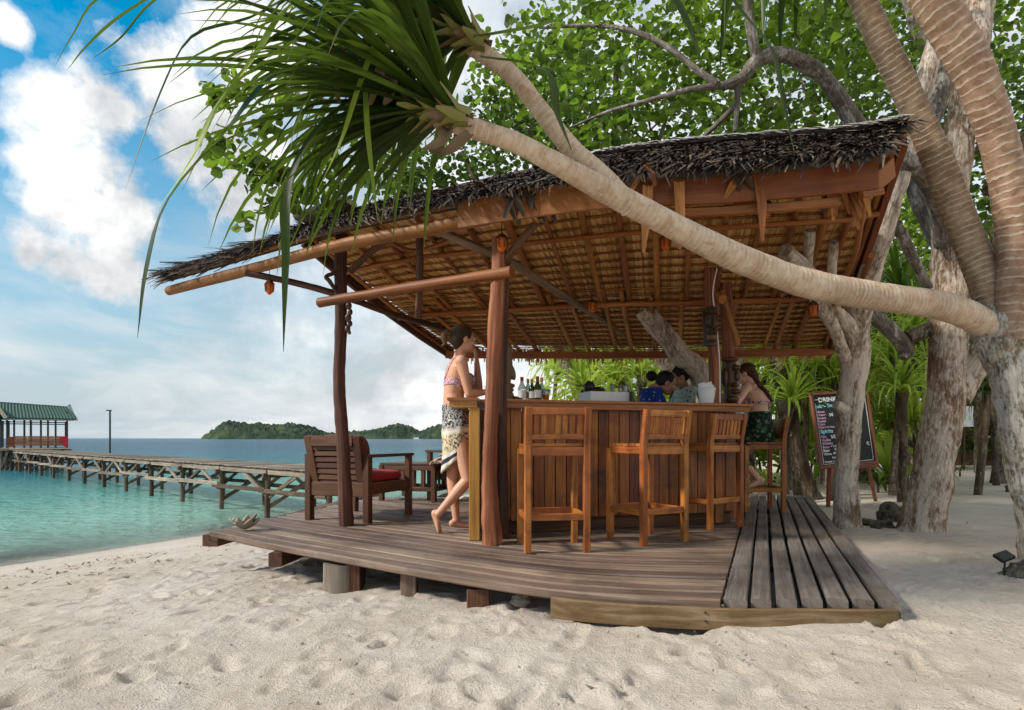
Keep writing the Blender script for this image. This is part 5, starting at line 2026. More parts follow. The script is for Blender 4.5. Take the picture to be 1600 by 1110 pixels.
limb(t1, 'limb', [px(1345, 480, 5.7), px(1385, 510, 5.8), px(1415, 545, 5.85), px(1410, 560, 5.85)], [.07, .075, .07, .05], M['bark_grey'], 9, 10)
limb(t1, 'limb', [px(1415, 530, 5.85), px(1440, 520, 5.9), px(1470, 500, 6.0)], [.07, .07, .07], M['bark_dark'], 10, 10)
limb(t1, 'limb', [px(1400, 350, 5.3), px(1425, 400, 5.5), px(1450, 450, 5.7)], [.05, .045, .04], M['bark_grey'], 11, 10)

# ---------------- large brown tree further right with the canopy
g1 = ground(1440, 829)
t2 = thing('canopy_tree', g1, 'large flaky brown trunk right of the drinks board, its grey limb arching over the roof', 'tree')
limb(t2, 'trunk', [g1 + Vector((-.04, 0, -.15)), g1 + Vector((.02, .02, .08)), px(1458, 740, 5.75), px(1472, 660, 5.75), px(1480, 590, 5.8), px(1483, 520, 5.85), px(1484, 450, 5.9), px(1482, 380, 5.9), px(1486, 300, 5.9), px(1500, 200, 5.9), px(1518, 100, 5.9), px(1532, 0, 6.0), px(1550, -150, 6.1)],
     [.24, .2, .165, .158, .155, .155, .16, .15, .145, .14, .13, .12, .1], M['bark_brown'], 13, 22, .14)
limb(t2, 'limb', [px(1488, 620, 5.8), px(1508, 590, 5.8), px(1535, 555, 5.7), px(1560, 520, 5.7)], [.16, .14, .12, .12], M['bark_brown'], 14, 12)
limb(t2, 'limb', [px(1476, 380, 5.75), px(1470, 330, 5.5), px(1445, 275, 5.2), px(1400, 245, 5.0), px(1345, 205, 4.9), px(1315, 160, 4.85), px(1285, 120, 4.8), px(1250, 95, 4.75), px(1215, 85, 4.7), px(1180, 97, 4.65), px(1160, 122, 4.62), px(1130, 135, 4.6)],
     [.1, .085, .08, .078, .072, .062, .058, .055, .055, .05, .045, .035], M['bark_grey'], 15, 14, .2)
limb(t2, 'branch', [px(1135, 133, 4.6), px(1080, 140, 4.65), px(1010, 158, 4.75), px(950, 175, 4.85), px(895, 198, 5.0)], [.028, .022, .018, .014, .01], M['bark_grey'], 16, 8)
limb(t2, 'branch', [px(1120, 132, 4.6), px(1090, 110, 4.65), px(1040, 72, 4.75), px(985, 48, 4.85), px(920, 40, 5.0), px(850, 44, 5.1)], [.026, .026, .023, .02, .016, .01], M['bark_grey'], 17, 8)
limb(t2, 'branch', [px(1182, 90, 4.65), px(1176, 60, 4.6), px(1168, 10, 4.6), px(1160, -60, 4.6)], [.042, .036, .034, .03], M['bark_grey'], 18, 10)
limb(t2, 'branch', [px(1152, 128, 4.62), px(1152, 160, 4.65), px(1148, 205, 4.7)], [.035, .025, .015], M['bark_grey'], 19, 8)
limb(t2, 'branch', [px(1150, 165, 4.66), px(1125, 190, 4.8), px(1095, 218, 5.0)], [.02, .022, .018], M['bark_grey'], 20, 8)
limb(t2, 'limb', [px(1500, 420, 6.0), px(1450, 330, 6.2), px(1430, 250, 6.3), px(1470, 120, 6.4), px(1430, 20, 6.5), px(1410, -80, 6.6)], [.12, .11, .12, .11, .1, .08], M['bark_grey'], 21, 12)
limb(t2, 'limb', [px(1555, 300, 6.3), px(1580, 250, 6.3), px(1640, 190, 6.3)], [.12, .12, .1], M['bark_dark'], 22, 10)
balls = [(px(880, 90, 5.6), (.75, .7, .45)), (px(1000, 110, 5.7), (.7, .8, .5)), (px(1090, 60, 5.8), (.8, .8, .5)), (px(960, 190, 6.0), (.9, .7, .35)), (px(1240, 40, 5.8), (.8, .8, .45)), (px(1130, 180, 6.1), (.6, .6, .3)),
         (px(1290, 190, 6.2), (.6, .6, .4)), (px(1380, 60, 6.4), (.8, .8, .6)), (px(1050, -60, 5.6), (1.4, 1, .5)), (px(1570, 60, 6.6), (.6, .8, .6)), (px(1300, -60, 5.8), (1.2, 1, .4))]
crown('crown', balls, 4300, .085, M['leaf'], t2, 31, .2, .95)
balls = [(px(1000, 200, 7.4), (1.5, .8, .7)), (px(1200, 130, 7.6), (1.4, .8, .9)), (px(1420, 120, 7.8), (1.4, .8, 1.2)), (px(1570, 200, 7.8), (.7, .8, 1.2)), (px(870, 190, 7.4), (.9, .8, .9))]
crown('crown', balls, 4600, .09, M['leafdark'], t2, 32, .2, .95)

rt = random.Random(12)
for k in range(34):
    bc = balls[k % len(balls)]
    c_ = Vector(bc[0])
    e_ = c_ + Vector((rt.uniform(-1, 1) * bc[1][0], rt.uniform(-1, 1) * bc[1][1], rt.uniform(-.6, .8) * bc[1][2]))
    limb(t2, 'twig', [c_ + Vector((rt.uniform(-.4, .4), .2, -.3)), c_.lerp(e_, .5) + Vector((0, 0, .12)), e_], [.016, .01, .004], M['bark_dark'], k, 5, .1, 4)

# round leaved spray left of the pandanus crown
sp_ = thing('overhanging_branch', px(470, 250, 5.4), 'round leaved branch tips hanging behind the strap leaves on the left', 'branch')
limb(sp_, 'branch', [px(760, 190, 5.8), px(600, 170, 5.6), px(470, 150, 5.4), px(380, 130, 5.3), px(330, 90, 5.3)], [.02, .016, .012, .009, .005], M['bark_grey'], 30, 6)
tw = [[(470, 150), (420, 190), (360, 215), (320, 235)], [(600, 170), (520, 230), (440, 270), (385, 300)], [(520, 230), (500, 280), (440, 310), (370, 350)], [(600, 170), (560, 260), (520, 300), (505, 330)], [(380, 130), (350, 160), (330, 140)], [(440, 270), (400, 250), (345, 260)]]
tips = []
for q in tw:
    limb(sp_, 'twig', [px(u, v, 5.4) for u, v in q], [.008] * (len(q) - 1) + [.003], M['bark_dark'], 33, 5, .1, 4)
    for i in range(1, len(q)):
        for s in range(7):
            a = random.random()
            u = q[i - 1][0] * (1 - a) + q[i][0] * a
            v = q[i - 1][1] * (1 - a) + q[i][1] * a
            tips.append((px(u, v, 5.4 + random.uniform(-.12, .12)), (.07, .12, .07)))
crown('leaves', tips, 620, .095, M['leaf'], sp_, 41, .045, 1.05, .5)

# ---------------- trees behind the roof
def back_tree(base_uv, Y, balls, n, size, m, label, seed, lean=0.0, r0=.16, mt='bark_dark', name='broadleaf_tree', clump=.3):
    gx = (base_uv[0] - 800) / F * Y
    g = Vector((gx, Y, sand_z(gx, Y)))
    t = thing(name, g, label, 'tree', 'trees behind the bar')
    cs = [Vector(b[0]) for b in balls]
    top = sum(cs, Vector()) / len(cs)
    mid = g.lerp(top, .5) + Vector((lean, 0, 0))
    limb(t, 'trunk', [g + Vector((0, 0, -.15)), g.lerp(mid, .5) + Vector((lean * .4, 0, 0)), mid, top], [r0, r0 * .85, r0 * .7, r0 * .3], M[mt], seed, 10)
    for i, c in enumerate(cs[:5]):
        limb(t, 'limb', [mid.lerp(top, .3 * (i % 3) / 2), mid.lerp(c, .6) + Vector((0, 0, .1)), c], [r0 * .45, r0 * .3, r0 * .12], M[mt], seed + i, 7)
    crown('crown', balls, n, size, M[m], t, seed, clump)
    return t


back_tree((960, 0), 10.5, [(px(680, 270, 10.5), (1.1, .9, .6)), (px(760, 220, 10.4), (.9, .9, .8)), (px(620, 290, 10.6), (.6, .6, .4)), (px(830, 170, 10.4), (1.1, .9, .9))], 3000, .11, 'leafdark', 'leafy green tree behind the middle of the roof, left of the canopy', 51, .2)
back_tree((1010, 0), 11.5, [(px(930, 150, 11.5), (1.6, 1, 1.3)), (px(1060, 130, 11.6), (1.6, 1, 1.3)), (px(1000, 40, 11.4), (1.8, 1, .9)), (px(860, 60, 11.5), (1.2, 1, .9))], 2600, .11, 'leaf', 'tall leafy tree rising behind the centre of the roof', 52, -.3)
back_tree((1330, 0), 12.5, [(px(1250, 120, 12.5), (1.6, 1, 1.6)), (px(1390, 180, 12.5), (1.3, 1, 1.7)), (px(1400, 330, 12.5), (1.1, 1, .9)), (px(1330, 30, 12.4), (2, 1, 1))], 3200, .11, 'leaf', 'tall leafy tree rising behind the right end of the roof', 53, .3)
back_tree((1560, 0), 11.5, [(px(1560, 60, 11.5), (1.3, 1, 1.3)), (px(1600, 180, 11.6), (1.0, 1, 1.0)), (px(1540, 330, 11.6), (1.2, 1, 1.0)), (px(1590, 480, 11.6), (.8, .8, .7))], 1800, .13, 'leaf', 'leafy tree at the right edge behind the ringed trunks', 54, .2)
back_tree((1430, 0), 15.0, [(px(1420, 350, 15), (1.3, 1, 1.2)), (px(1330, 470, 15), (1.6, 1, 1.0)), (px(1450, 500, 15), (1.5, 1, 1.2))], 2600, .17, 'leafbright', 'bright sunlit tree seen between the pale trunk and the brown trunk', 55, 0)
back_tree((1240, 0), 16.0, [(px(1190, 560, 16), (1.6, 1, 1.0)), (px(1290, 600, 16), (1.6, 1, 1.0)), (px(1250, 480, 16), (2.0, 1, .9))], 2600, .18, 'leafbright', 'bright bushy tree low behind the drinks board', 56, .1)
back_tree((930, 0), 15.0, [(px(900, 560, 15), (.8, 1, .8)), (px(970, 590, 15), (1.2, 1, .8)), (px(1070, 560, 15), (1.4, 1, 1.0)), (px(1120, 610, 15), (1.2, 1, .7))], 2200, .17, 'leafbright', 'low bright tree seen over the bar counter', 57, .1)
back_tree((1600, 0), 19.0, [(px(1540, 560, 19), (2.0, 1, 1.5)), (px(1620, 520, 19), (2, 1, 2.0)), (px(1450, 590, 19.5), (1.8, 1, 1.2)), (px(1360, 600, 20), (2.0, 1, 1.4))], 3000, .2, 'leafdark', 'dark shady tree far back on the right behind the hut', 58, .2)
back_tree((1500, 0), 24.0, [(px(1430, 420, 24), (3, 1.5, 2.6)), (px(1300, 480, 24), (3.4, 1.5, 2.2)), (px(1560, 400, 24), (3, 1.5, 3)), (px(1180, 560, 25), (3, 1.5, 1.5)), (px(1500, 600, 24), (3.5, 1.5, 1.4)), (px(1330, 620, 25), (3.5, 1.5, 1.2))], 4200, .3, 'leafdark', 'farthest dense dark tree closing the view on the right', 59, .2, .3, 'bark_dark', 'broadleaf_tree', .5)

# thin trunks in the wood on the right and behind the bar
def trunk_only(pts, rad, label, m, seed, top=None):
    t = thing('slender_tree', pts[0], label, 'tree', 'slender trunks around the bar')
    limb(t, 'trunk', [pts[0] + Vector((0, 0, -.15))] + pts, [rad[0] * 1.15] + rad, M[m], seed, 12, .2)
    if top:
        crown('crown', [(pts[-1] + Vector((0, 0, .3)), (.8, .7, .5))], 500, .13, M['leafbright'], t, seed)
    return t


trunk_only([ground(1262, 778), px(1245, 720, 9.2), px(1228, 630, 9.2), px(1214, 540, 9.2), px(1200, 440, 9.3)], [.2, .15, .13, .13, .12], 'slim mottled trunk rising at the back end of the walkway', 'bark_dark', 61)
a = px(1118, 640, 6.9)
a2 = Vector((a.x + .35, a.y + .2, sand_z(3, 7)))
trunk_only([a2, px(1104, 606, 6.75), px(1060, 552, 6.6), px(1026, 508, 6.5), px(1004, 482, 6.45)], [.13, .13, .115, .105, .1], 'mottled pale leaning trunk sawn off under the thatch behind the bar', 'bark_pale', 62)
trunk_only([Vector((3.6, 9, sand_z(3.6, 9))), px(1080, 600, 8.8), px(1040, 570, 8.6), px(1015, 540, 8.5)], [.11, .1, .09, .08], 'thinner pale leaning trunk left of the two women at the bar', 'bark_pale', 63)
trunk_only([Vector((3.45, 9.0, sand_z(3.4, 9))), px(1158, 640, 9), px(1154, 590, 9), px(1148, 540, 9), px(1130, 480, 9.2)], [.14, .13, .13, .12, .1], 'upright mottled trunk just right of the carved posts', 'bark_grey', 64)
trunk_only([Vector((4.6, 11.5, sand_z(4.6, 11.5))), px(1150, 620, 11.5), px(1115, 570, 11.5), px(1080, 545, 11.5)], [.1, .1, .09, .08], 'slim leaning trunk behind the right log posts', 'bark_pale', 65)
for k, (u, v, Y, du, h, rr_) in enumerate(((1395, 700, 13, 25, 190, .11), (1416, 700, 14, -20, 260, .1), (1352, 715, 12, 38, 230, .08), (1285, 690, 12, -35, 170, .08), (1325, 705, 14, 6, 200, .09), (1240, 715, 11, 20, 160, .07), (1225, 700, 12, 50, 170, .06), (1530, 705, 15, -8, 180, .1), (1445, 698, 18, 14, 240, .12), (1575, 700, 17, 10, 260, .14))):
    g = Vector(((u - 800) / F * Y, Y, 0)); g.z = sand_z(g.x, g.y)
    lab = ['brown slanting trunk left of the white notice board', 'dark curved trunk behind the young palm', 'orange brown trunk leaning right above the drinks board', 'slim trunk leaning left behind the top of the drinks board', 'upright grey trunk hidden behind the pale forked tree', 'thin trunk right of the seated woman', 'thin leaning pole of a trunk right of the seated woman', 'straight trunk beside the white notice board', 'distant trunk behind the large brown tree', 'distant trunk at the right edge of the hut'][k]
    trunk_only([g, px(u + du * .25, v - h * .3, Y), px(u + du * .6, v - h * .65, Y), px(u + du, v - h, Y)], [rr_, rr_ * .9, rr_ * .8, rr_ * .7], lab, 'bark_dark' if k % 3 else 'bark_brown', 70 + k)


# ---------------- pandanus: strap leaved plants
def blade_path(p, d, L, droop, n=7, kink=None, rnd=random):
    pts = [p.copy()]
    d = d.normalized()
    st = L / n
    for i in range(n):
        t = (i + 1) / n
        k = droop * (0.25 + 1.6 * t)
        if kink and t > kink:
            k *= 4.0
        d = (d + Vector((0, 0, -k * .22))).normalized()
        p = p + d * st
        pts.append(p.copy())
    return pts


def strap_w(n, w):
    return [w * q for q in np.interp(np.linspace(0, 1, n + 1), [0, .15, .45, .8, 1], [.75, 1, .95, .55, .04])]


def tuft(b, c, axis, n, L, w, seed, droop=.8, spread=1.2):
    r = random.Random(seed)
    axis = Vector(axis).normalized()
    o1 = axis.orthogonal().normalized()
    o2 = axis.cross(o1)
    for k in range(n):
        a = k * 2.39996 + r.uniform(-.2, .2)
        th = spread * math.sqrt((k + .5) / n) * r.uniform(.85, 1.15)
        d = axis * math.cos(th) + (o1 * math.cos(a) + o2 * math.sin(a)) * math.sin(th)
        l = L * r.uniform(.7, 1.15)
        pts = blade_path(c - axis * (.12 * th), d, l, droop * r.uniform(.5, 1.3), 7, r.choice([None, None, .5, .65]))
        b.blade(pts, strap_w(7, w * r.uniform(.8, 1.15)), (0, 0, 1), .35)


def strap_plant(u, v, Y, L, n, label, seed, m='strapbright', w=.05, axis=(0, 0, 1), stem=True, tufts=None):
    c = px(u, v, Y)
    g = Vector((c.x + random.uniform(-.2, .2), c.y, sand_z(c.x, c.y)))
    t = thing('pandanus_plant', g, label, 'plant', 'strap leaved plants behind the bar')
    if stem:
        limb(t, 'stem', [g + Vector((0, 0, -.1)), g.lerp(c, .55) + Vector((random.uniform(-.1, .1), 0, 0)), c], [.06, .05, .045], M['bark_dark'], seed, 8)
    b = MB()
    tuft(b, c, axis, n, L, w, seed)
    for (du, dv, dy) in (tufts or []):
        c2 = px(u + du, v + dv, Y + dy)
        limb(t, 'stem', [g.lerp(c, .6), c2.lerp(c, .3) + Vector((0, 0, -.1)), c2], [.045, .04, .035], M['bark_dark'], seed + 1, 7)
        tuft(b, c2, (du * .004, -.1, 1), int(n * .8), L * .9, w, seed + 3)
    b.build('leaves', M[m], t)
    return t


strap_plant(905, 600, 9.0, 1.0, 60, 'bright strap leaved plant over the counter beside the white box', 201, axis=(-.5, -.2, .8))
strap_plant(1000, 575, 9.6, 1.0, 70, 'spiky strap leaved rosette behind the women at the bar', 202, tufts=((-40, 20, .3), (60, -20, .4)))
strap_plant(1085, 575, 10.4, 1.0, 60, 'strap leaved plant left of the right log posts', 203, tufts=((30, 30, .2),))
strap_plant(950, 560, 12.0, 1.3, 60, 'tall strap leaved plant far behind the bottles', 204, w=.06, tufts=((-60, 0, .5),))
strap_plant(1180, 560, 10.0, 1.2, 70, 'strap leaved plant behind the seated woman', 205, tufts=((40, -30, .6),))
strap_plant(1255, 545, 10.6, 1.4, 70, 'hanging strap leaves left above the drinks board', 206, w=.06, tufts=((40, 20, .4), (-20, 50, .3)))
strap_plant(1310, 510, 11.0, 1.3, 60, 'strap leaved plant behind the fork of the pale tree', 207, w=.06, tufts=((-30, 50, .4),))
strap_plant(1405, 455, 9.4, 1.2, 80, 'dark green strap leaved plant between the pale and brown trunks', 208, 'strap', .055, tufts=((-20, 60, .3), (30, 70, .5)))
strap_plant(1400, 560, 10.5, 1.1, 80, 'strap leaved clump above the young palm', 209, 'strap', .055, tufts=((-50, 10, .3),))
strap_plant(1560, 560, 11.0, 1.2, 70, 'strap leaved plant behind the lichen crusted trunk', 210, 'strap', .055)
strap_plant(1220, 640, 12.0, 1.1, 60, 'low strap leaved clump right of the seated woman', 211, tufts=((45, 20, .4),))
strap_plant(1290, 600, 9.8, 1.2, 80, 'dense strap leaves left behind the drinks board', 213, w=.05, tufts=((-30, -30, .4), (35, -40, .5), (60, 30, .6)))
strap_plant(1350, 560, 12.5, 1.3, 80, 'bright strap leaves behind the pale forked trunk', 214, w=.055, tufts=((50, 30, .4), (90, -40, .8)))
strap_plant(1160, 610, 11.0, 1.0, 70, 'strap leaves behind the seated woman\'s head', 215, w=.05, tufts=((-40, -40, .4), (60, -10, .2)))
strap_plant(1050, 590, 12.0, 1.1, 70, 'strap leaves behind the leaning sawn trunk', 216, w=.05, tufts=((-50, -30, .4), (50, -30, .5)))
strap_plant(1238, 615, 8.6, .8, 70, 'bright strap leaves just right of the seated woman\'s stool', 217, w=.045, tufts=((25, -50, .3),))
strap_plant(1300, 585, 8.9, .95, 80, 'bright strap leaves above the top of the drinks board', 218, w=.045, tufts=((-35, -20, .3), (25, -30, .2)))
strap_plant(1408, 600, 8.2, .9, 80, 'bright strap leaves between the drinks board and the brown trunk', 219, w=.045, tufts=((-15, -50, .3), (20, -90, .4)))
strap_plant(1425, 650, 10.0, .9, 70, 'low strap leaves behind the young palm', 220, w=.05, tufts=((-40, 10, .3),))
strap_plant(1545, 600, 9.5, 1.0, 70, 'strap leaves beside the lichen crusted trunk base', 221, 'strap', .05)
strap_plant(870, 575, 14.0, 1.1, 40, 'thin pale strap leaves against the sky over the bottles', 212, w=.045)

# undergrowth closing the wood behind the bar and on the right
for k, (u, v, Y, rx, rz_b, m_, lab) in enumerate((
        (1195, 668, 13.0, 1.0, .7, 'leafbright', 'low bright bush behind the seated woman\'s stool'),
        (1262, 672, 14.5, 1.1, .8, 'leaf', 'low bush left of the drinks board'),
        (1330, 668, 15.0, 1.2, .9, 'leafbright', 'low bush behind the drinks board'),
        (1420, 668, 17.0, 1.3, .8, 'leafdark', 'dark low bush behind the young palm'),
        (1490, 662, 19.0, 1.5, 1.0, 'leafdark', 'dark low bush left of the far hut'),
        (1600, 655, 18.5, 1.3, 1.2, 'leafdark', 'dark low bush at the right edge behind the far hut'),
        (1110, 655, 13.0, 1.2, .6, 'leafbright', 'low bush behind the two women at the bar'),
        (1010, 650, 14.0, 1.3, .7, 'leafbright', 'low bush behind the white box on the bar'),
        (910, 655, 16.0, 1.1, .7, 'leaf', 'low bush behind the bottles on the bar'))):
    c = px(u, v, Y)
    g = Vector((c.x, Y, sand_z(c.x, Y)))
    t = thing('bush', g, lab, 'bush', 'undergrowth around the bar')
    for q in range(4):
        limb(t, 'stem', [g + Vector((.1 * q - .15, 0, -.1)), g.lerp(c, .6) + Vector((.3 * q - .45, 0, 0)), c + Vector((.5 * q - .75, 0, .2))], [.03, .022, .01], M['bark_dark'], k + q, 6)
    crown('crown', [(c, (rx, .6, rz_b)), (c + Vector((rx * .7, .2, -.3)), (rx * .7, .5, rz_b * .7)), (c + Vector((-rx * .7, .2, -.3)), (rx * .7, .5, rz_b * .7))], 1500, .13, M[m_], t, 500 + k, .2)

# young palm and seedlings on the sand
def seedling(u, v, n, L, w, label, seed, m='strapbright', h=.1):
    g = ground(u, v)
    t = thing('young_palm', g, label, 'plant', 'young plants on the sand')
    limb(t, 'stem', [g + Vector((0, 0, -.05)), g + Vector((0, 0, h))], [.035 * L, .03 * L], M['bark_dark'], seed, 7)
    r = random.Random(seed)
    for k in range(n):
        a = k * 2.4 + r.uniform(-.3, .3)
        el = r.uniform(.5, 1.35)
        d = Vector((math.cos(a) * math.cos(el), math.sin(a) * math.cos(el), math.sin(el)))
        l = L * r.uniform(.7, 1.1)
        pts = blade_path(g + Vector((0, 0, h)), d, l, r.uniform(.8, 1.6), 7)
        ww = [w * q for q in np.interp(np.linspace(0, 1, 8), [0, .3, .55, .85, 1], [.2, .8, 1, .6, .05])]
        b = MB()
        b.blade(pts, ww, (0, 0, 1), .3)
        b.build('leaf', M[m], t)


seedling(1388, 757, 17, 1.35, .17, 'young broad leaved palm right of the drinks board', 301)
seedling(1372, 768, 14, .6, .08, 'small spiky seedling at the foot of the young palm', 302, 'strap')
seedling(1274, 760, 5, .6, .12, 'two leaved seedling before the drinks board', 303, 'strapbright', .12)
seedling(1500, 745, 6, .6, .06, 'little seedling behind the large brown trunk', 304, 'strap')
seedling(1195, 765, 10, .6, .08, 'green tuft under the seated woman\'s stool', 305, 'strapbright')

# ---------------- the leaning ringed pandanus in front
FK = px(1556, 506, 4.25)
g3 = Vector((3.72, 4.35, 0)); g3.z = sand_z(g3.x, g3.y)
pt = thing('pandanus_tree', g3, 'leaning ringed pandanus tree whose trunk crosses in front of the bar with strap leaf crowns', 'tree')


def ringed(name, pts, rad, m, seed, pitch, amp, n=22):
    c0 = catmull(pts, 24)
    r0 = lerpl(rad, 24)
    # resample evenly so that every leaf scar is a real step
    L = [0]
    for i in range(1, len(c0)):
        L.append(L[-1] + (c0[i] - c0[i - 1]).length)
    N = int(L[-1] / (pitch / 4))
    c, r = [], []
    for k in range(N + 1):
        s = L[-1] * k / N
        i = min(max(np.searchsorted(L, s) - 1, 0), len(c0) - 2)
        f = (s - L[i]) / max(1e-9, L[i + 1] - L[i])
        c.append(c0[i].lerp(c0[i + 1], f))
        ph = (s / pitch + .25 * math.sin(s * 9)) % 1
        r.append((r0[i] * (1 - f) + r0[i + 1] * f) * (1 + amp * (1 - ph) ** 2 + .02 * math.sin(s * 7 + seed)))
    return MB().tube(c, r, n, .05, seed, True, 1.0, 5.0).build(name, m, pt)


limb(pt, 'trunk', [g3 + Vector((.12, 0, -.15)), px(1618, 800, 4.3), px(1598, 720, 4.28), px(1583, 620, 4.26), px(1568, 550, 4.25), px(1552, 500, 4.25)], [.16, .125, .11, .115, .14, .12], M['lichen'], 91, 20, .2, 10, 7)
ringed('leaning_stem', [px(1572, 545, 4.25), px(1535, 505, 4.22), px(1470, 478, 4.1), px(1360, 462, 3.95), px(1250, 440, 3.8), px(1130, 393, 3.6), px(1030, 342, 3.42), px(950, 300, 3.3), px(880, 262, 3.2), px(810, 225, 3.12), px(745, 203, 3.05), px(680, 182, 3.0)],
       [.105, .098, .093, .09, .088, .078, .068, .064, .054, .051, .048, .046], M['pbark'], 92, .033, .022)
ringed('stem_fork', [px(985, 325, 3.36), px(945, 280, 3.3), px(895, 235, 3.28), px(850, 180, 3.25), px(800, 118, 3.22), px(735, 70, 3.18)], [.06, .054, .05, .048, .047, .045], M['pbark'], 93, .033, .035, 18)
ringed('upright_stem', [px(1570, 530, 4.27), px(1540, 440, 4.3), px(1500, 340, 4.3), px(1460, 240, 4.25), px(1420, 150, 4.2), px(1375, 60, 4.15), px(1320, -60, 4.1), px(1260, -180, 4.1)], [.12, .105, .1, .092, .086, .082, .08, .08], M['pbark3'], 94, .042, .02)
ringed('upright_stem', [px(1575, 530, 4.2), px(1585, 440, 4.15), px(1583, 340, 4.1), px(1560, 220, 4.0), px(1520, 110, 3.9), px(1465, 10, 3.85), px(1400, -110, 3.8)], [.11, .108, .107, .105, .11, .12, .12], M['pbark2'], 95, .072, .03)


b = MB()
b.ell(px(1560, 522, 4.25), (.15, .14, .2), None, 26, 18, .45, 2.2)
b.build('burl', M['lichen'], pt)


def near_crown(c, axis, n, L, w, seed, droop=.75, spread=1.45, cond=None):
    r = random.Random(seed)
    axis = Vector(axis).normalized()
    o1 = axis.orthogonal().normalized()
    o2 = axis.cross(o1)
    for k in range(n):
        a = k * 2.39996 + r.uniform(-.25, .25)
        th = .12 + spread * ((k + .5) / n) ** .75 * r.uniform(.85, 1.12)
        d = axis * math.cos(th) + (o1 * math.cos(a) + o2 * math.sin(a)) * math.sin(th)
        if cond and not cond(d):
            continue
        l = L * r.uniform(.72, 1.15) * (.8 if d.z < -.15 else 1.0)
        kk = r.choice([None, .45, .55, .62])
        pts = blade_path(c - axis * (.1 + .16 * (k / n)), d, l, droop * r.uniform(.4, 1.25), 9, kk)
        b = MB()
        b.blade(pts, strap_w(9, w * r.uniform(.75, 1.15)), (0, 0, 1), .38)
        b.build('leaf', M['strap'], pt)
    # leaf-base husks
    for k in range(34):
        a = k * 2.4
        q = c - axis * (.1 + .0075 * k)
        d = (axis * .8 + (o1 * math.cos(a) + o2 * math.sin(a)) * .75).normalized()
        b = MB()
        b.blade([q + (o1 * math.cos(a) + o2 * math.sin(a)) * .045, q + d * .08, q + d * r.uniform(.12, .22)], [.07, .055, .012], axis, .5)
        b.build('leaf_base', M['husk'] if k % 3 else M['dryleaf'], pt)


okd = lambda d: d.x < -.2 and d.z > (-.5 if d.x < -.78 else -.08)
near_crown(px(628, 165, 2.95), (-.98, -.02, .16), 185, 1.22, .042, 401, .34, 1.12, okd)
near_crown(px(668, 28, 3.12), (-.92, -.05, .36), 165, 1.25, .042, 402, .34, 1.2, okd)
near_crown(px(1240, -250, 4.0), (-.6, -.2, .8), 40, 1.5, .085, 403, .9, 1.9, lambda d: d.x < .5)
# long single leaves that show against the sky and the roof
for (path, w, mt) in (([(640, -60, 2.9), (470, 0, 2.7), (400, 90, 2.6), (340, 170, 2.55), (300, 250, 2.5), (245, 330, 2.5)], .06, 'strapbright'),
                      ([(560, 60, 2.9), (430, 120, 2.7), (360, 200, 2.6), (265, 310, 2.6), (230, 420, 2.6), (215, 528, 2.6)], .055, 'strap'),
                      ([(600, 120, 2.95), (500, 200, 2.8), (450, 300, 2.75), (447, 400, 2.72), (443, 550, 2.7)], .06, 'strap'),
                      ([(480, -20, 2.8), (390, 30, 2.65), (300, 60, 2.6), (250, 150, 2.6), (195, 300, 2.6)], .05, 'strap'),
                      ([(330, -60, 2.6), (200, 20, 2.55), (140, 70, 2.55), (105, 110, 2.55)], .04, 'strap'),
                      ([(290, -60, 2.6), (160, -5, 2.55), (115, 55, 2.55), (85, 105, 2.55)], .035, 'strap'),
                      ([(360, -60, 2.6), (245, 0, 2.55), (190, 60, 2.55), (145, 92, 2.55)], .035, 'strap'),
                      ([(1100, -60, 3.6), (1150, 10, 3.5), (1205, 80, 3.45), (1225, 170, 3.45), (1242, 242, 3.45)], .06, 'strap'),
                      ([(1000, -80, 3.6), (1050, -5, 3.5), (1078, 50, 3.45), (1100, 110, 3.45)], .08, 'strap'),
                      ([(740, 60, 3.1), (850, 40, 3.1), (905, 10, 3.1), (930, -60, 3.1)], .06, 'strap'),
                      ([(750, 90, 3.1), (850, 110, 3.0), (870, 180, 3.0), (895, 240, 3.0)], .055, 'strap'),
                      ([(590, 60, 2.8), (560, 140, 2.7), (530, 230, 2.65), (480, 330, 2.65)], .03, 'strapbright'),
                      ([(570, 120, 2.85), (574, 200, 2.7), (580, 260, 2.7), (590, 345, 2.7)], .025, 'strapbright')):
    pts = catmull([px(*q) for q in path], 4)
    n = len(pts) - 1
    MB().blade(pts, strap_w(n, w), (0, -.4, 1), .3).build('leaf', M[mt], pt)
# dead brown leaves hanging in the crown
for k, path in enumerate(([(600, 70, 2.9), (596, 110, 2.85), (578, 170, 2.85)], [(540, 80, 2.9), (522, 100, 2.85), (530, 160, 2.85)], [(615, 90, 2.9), (610, 150, 2.85), (600, 165, 2.85)], [(700, 200, 3.0), (690, 225, 2.9), (660, 235, 2.88)], [(735, 210, 3.0), (700, 240, 2.95), (672, 235, 2.95)])):
    MB().blade(catmull([px(*q) for q in path], 4), [.05, .06, .07, .06, .05, .05, .04, .03, .015], (0, -1, .3), .6).build('dead_leaf', M['dryleaf'], pt)

# ---------------- rocks, litter, far hut
for k, (u, v, r, lab) in enumerate(((1398, 812, (.17, .14, .12), 'mossy rock at the foot of the large brown trunk'), (1352, 818, (.1, .07, .04), 'flat dark stone beside the pale forked trunk'), (1378, 824, (.1, .08, .05), 'small brown stone below the mossy rock'), (1588, 768, (.14, .12, .1), 'grey rock beside the lichen crusted trunk'), (1600, 905, (.1, .09, .08), 'rounded rock at the right edge by the stake lamp'))):
    p = ground(u, v)
    o = MB().ell(p + Vector((0, 0, r[2] * .3)), r, None, 22, 14, .5, 1.6).build('rock', M['rock'])
    tag(o, lab, 'rock', 'rocks by the trees')

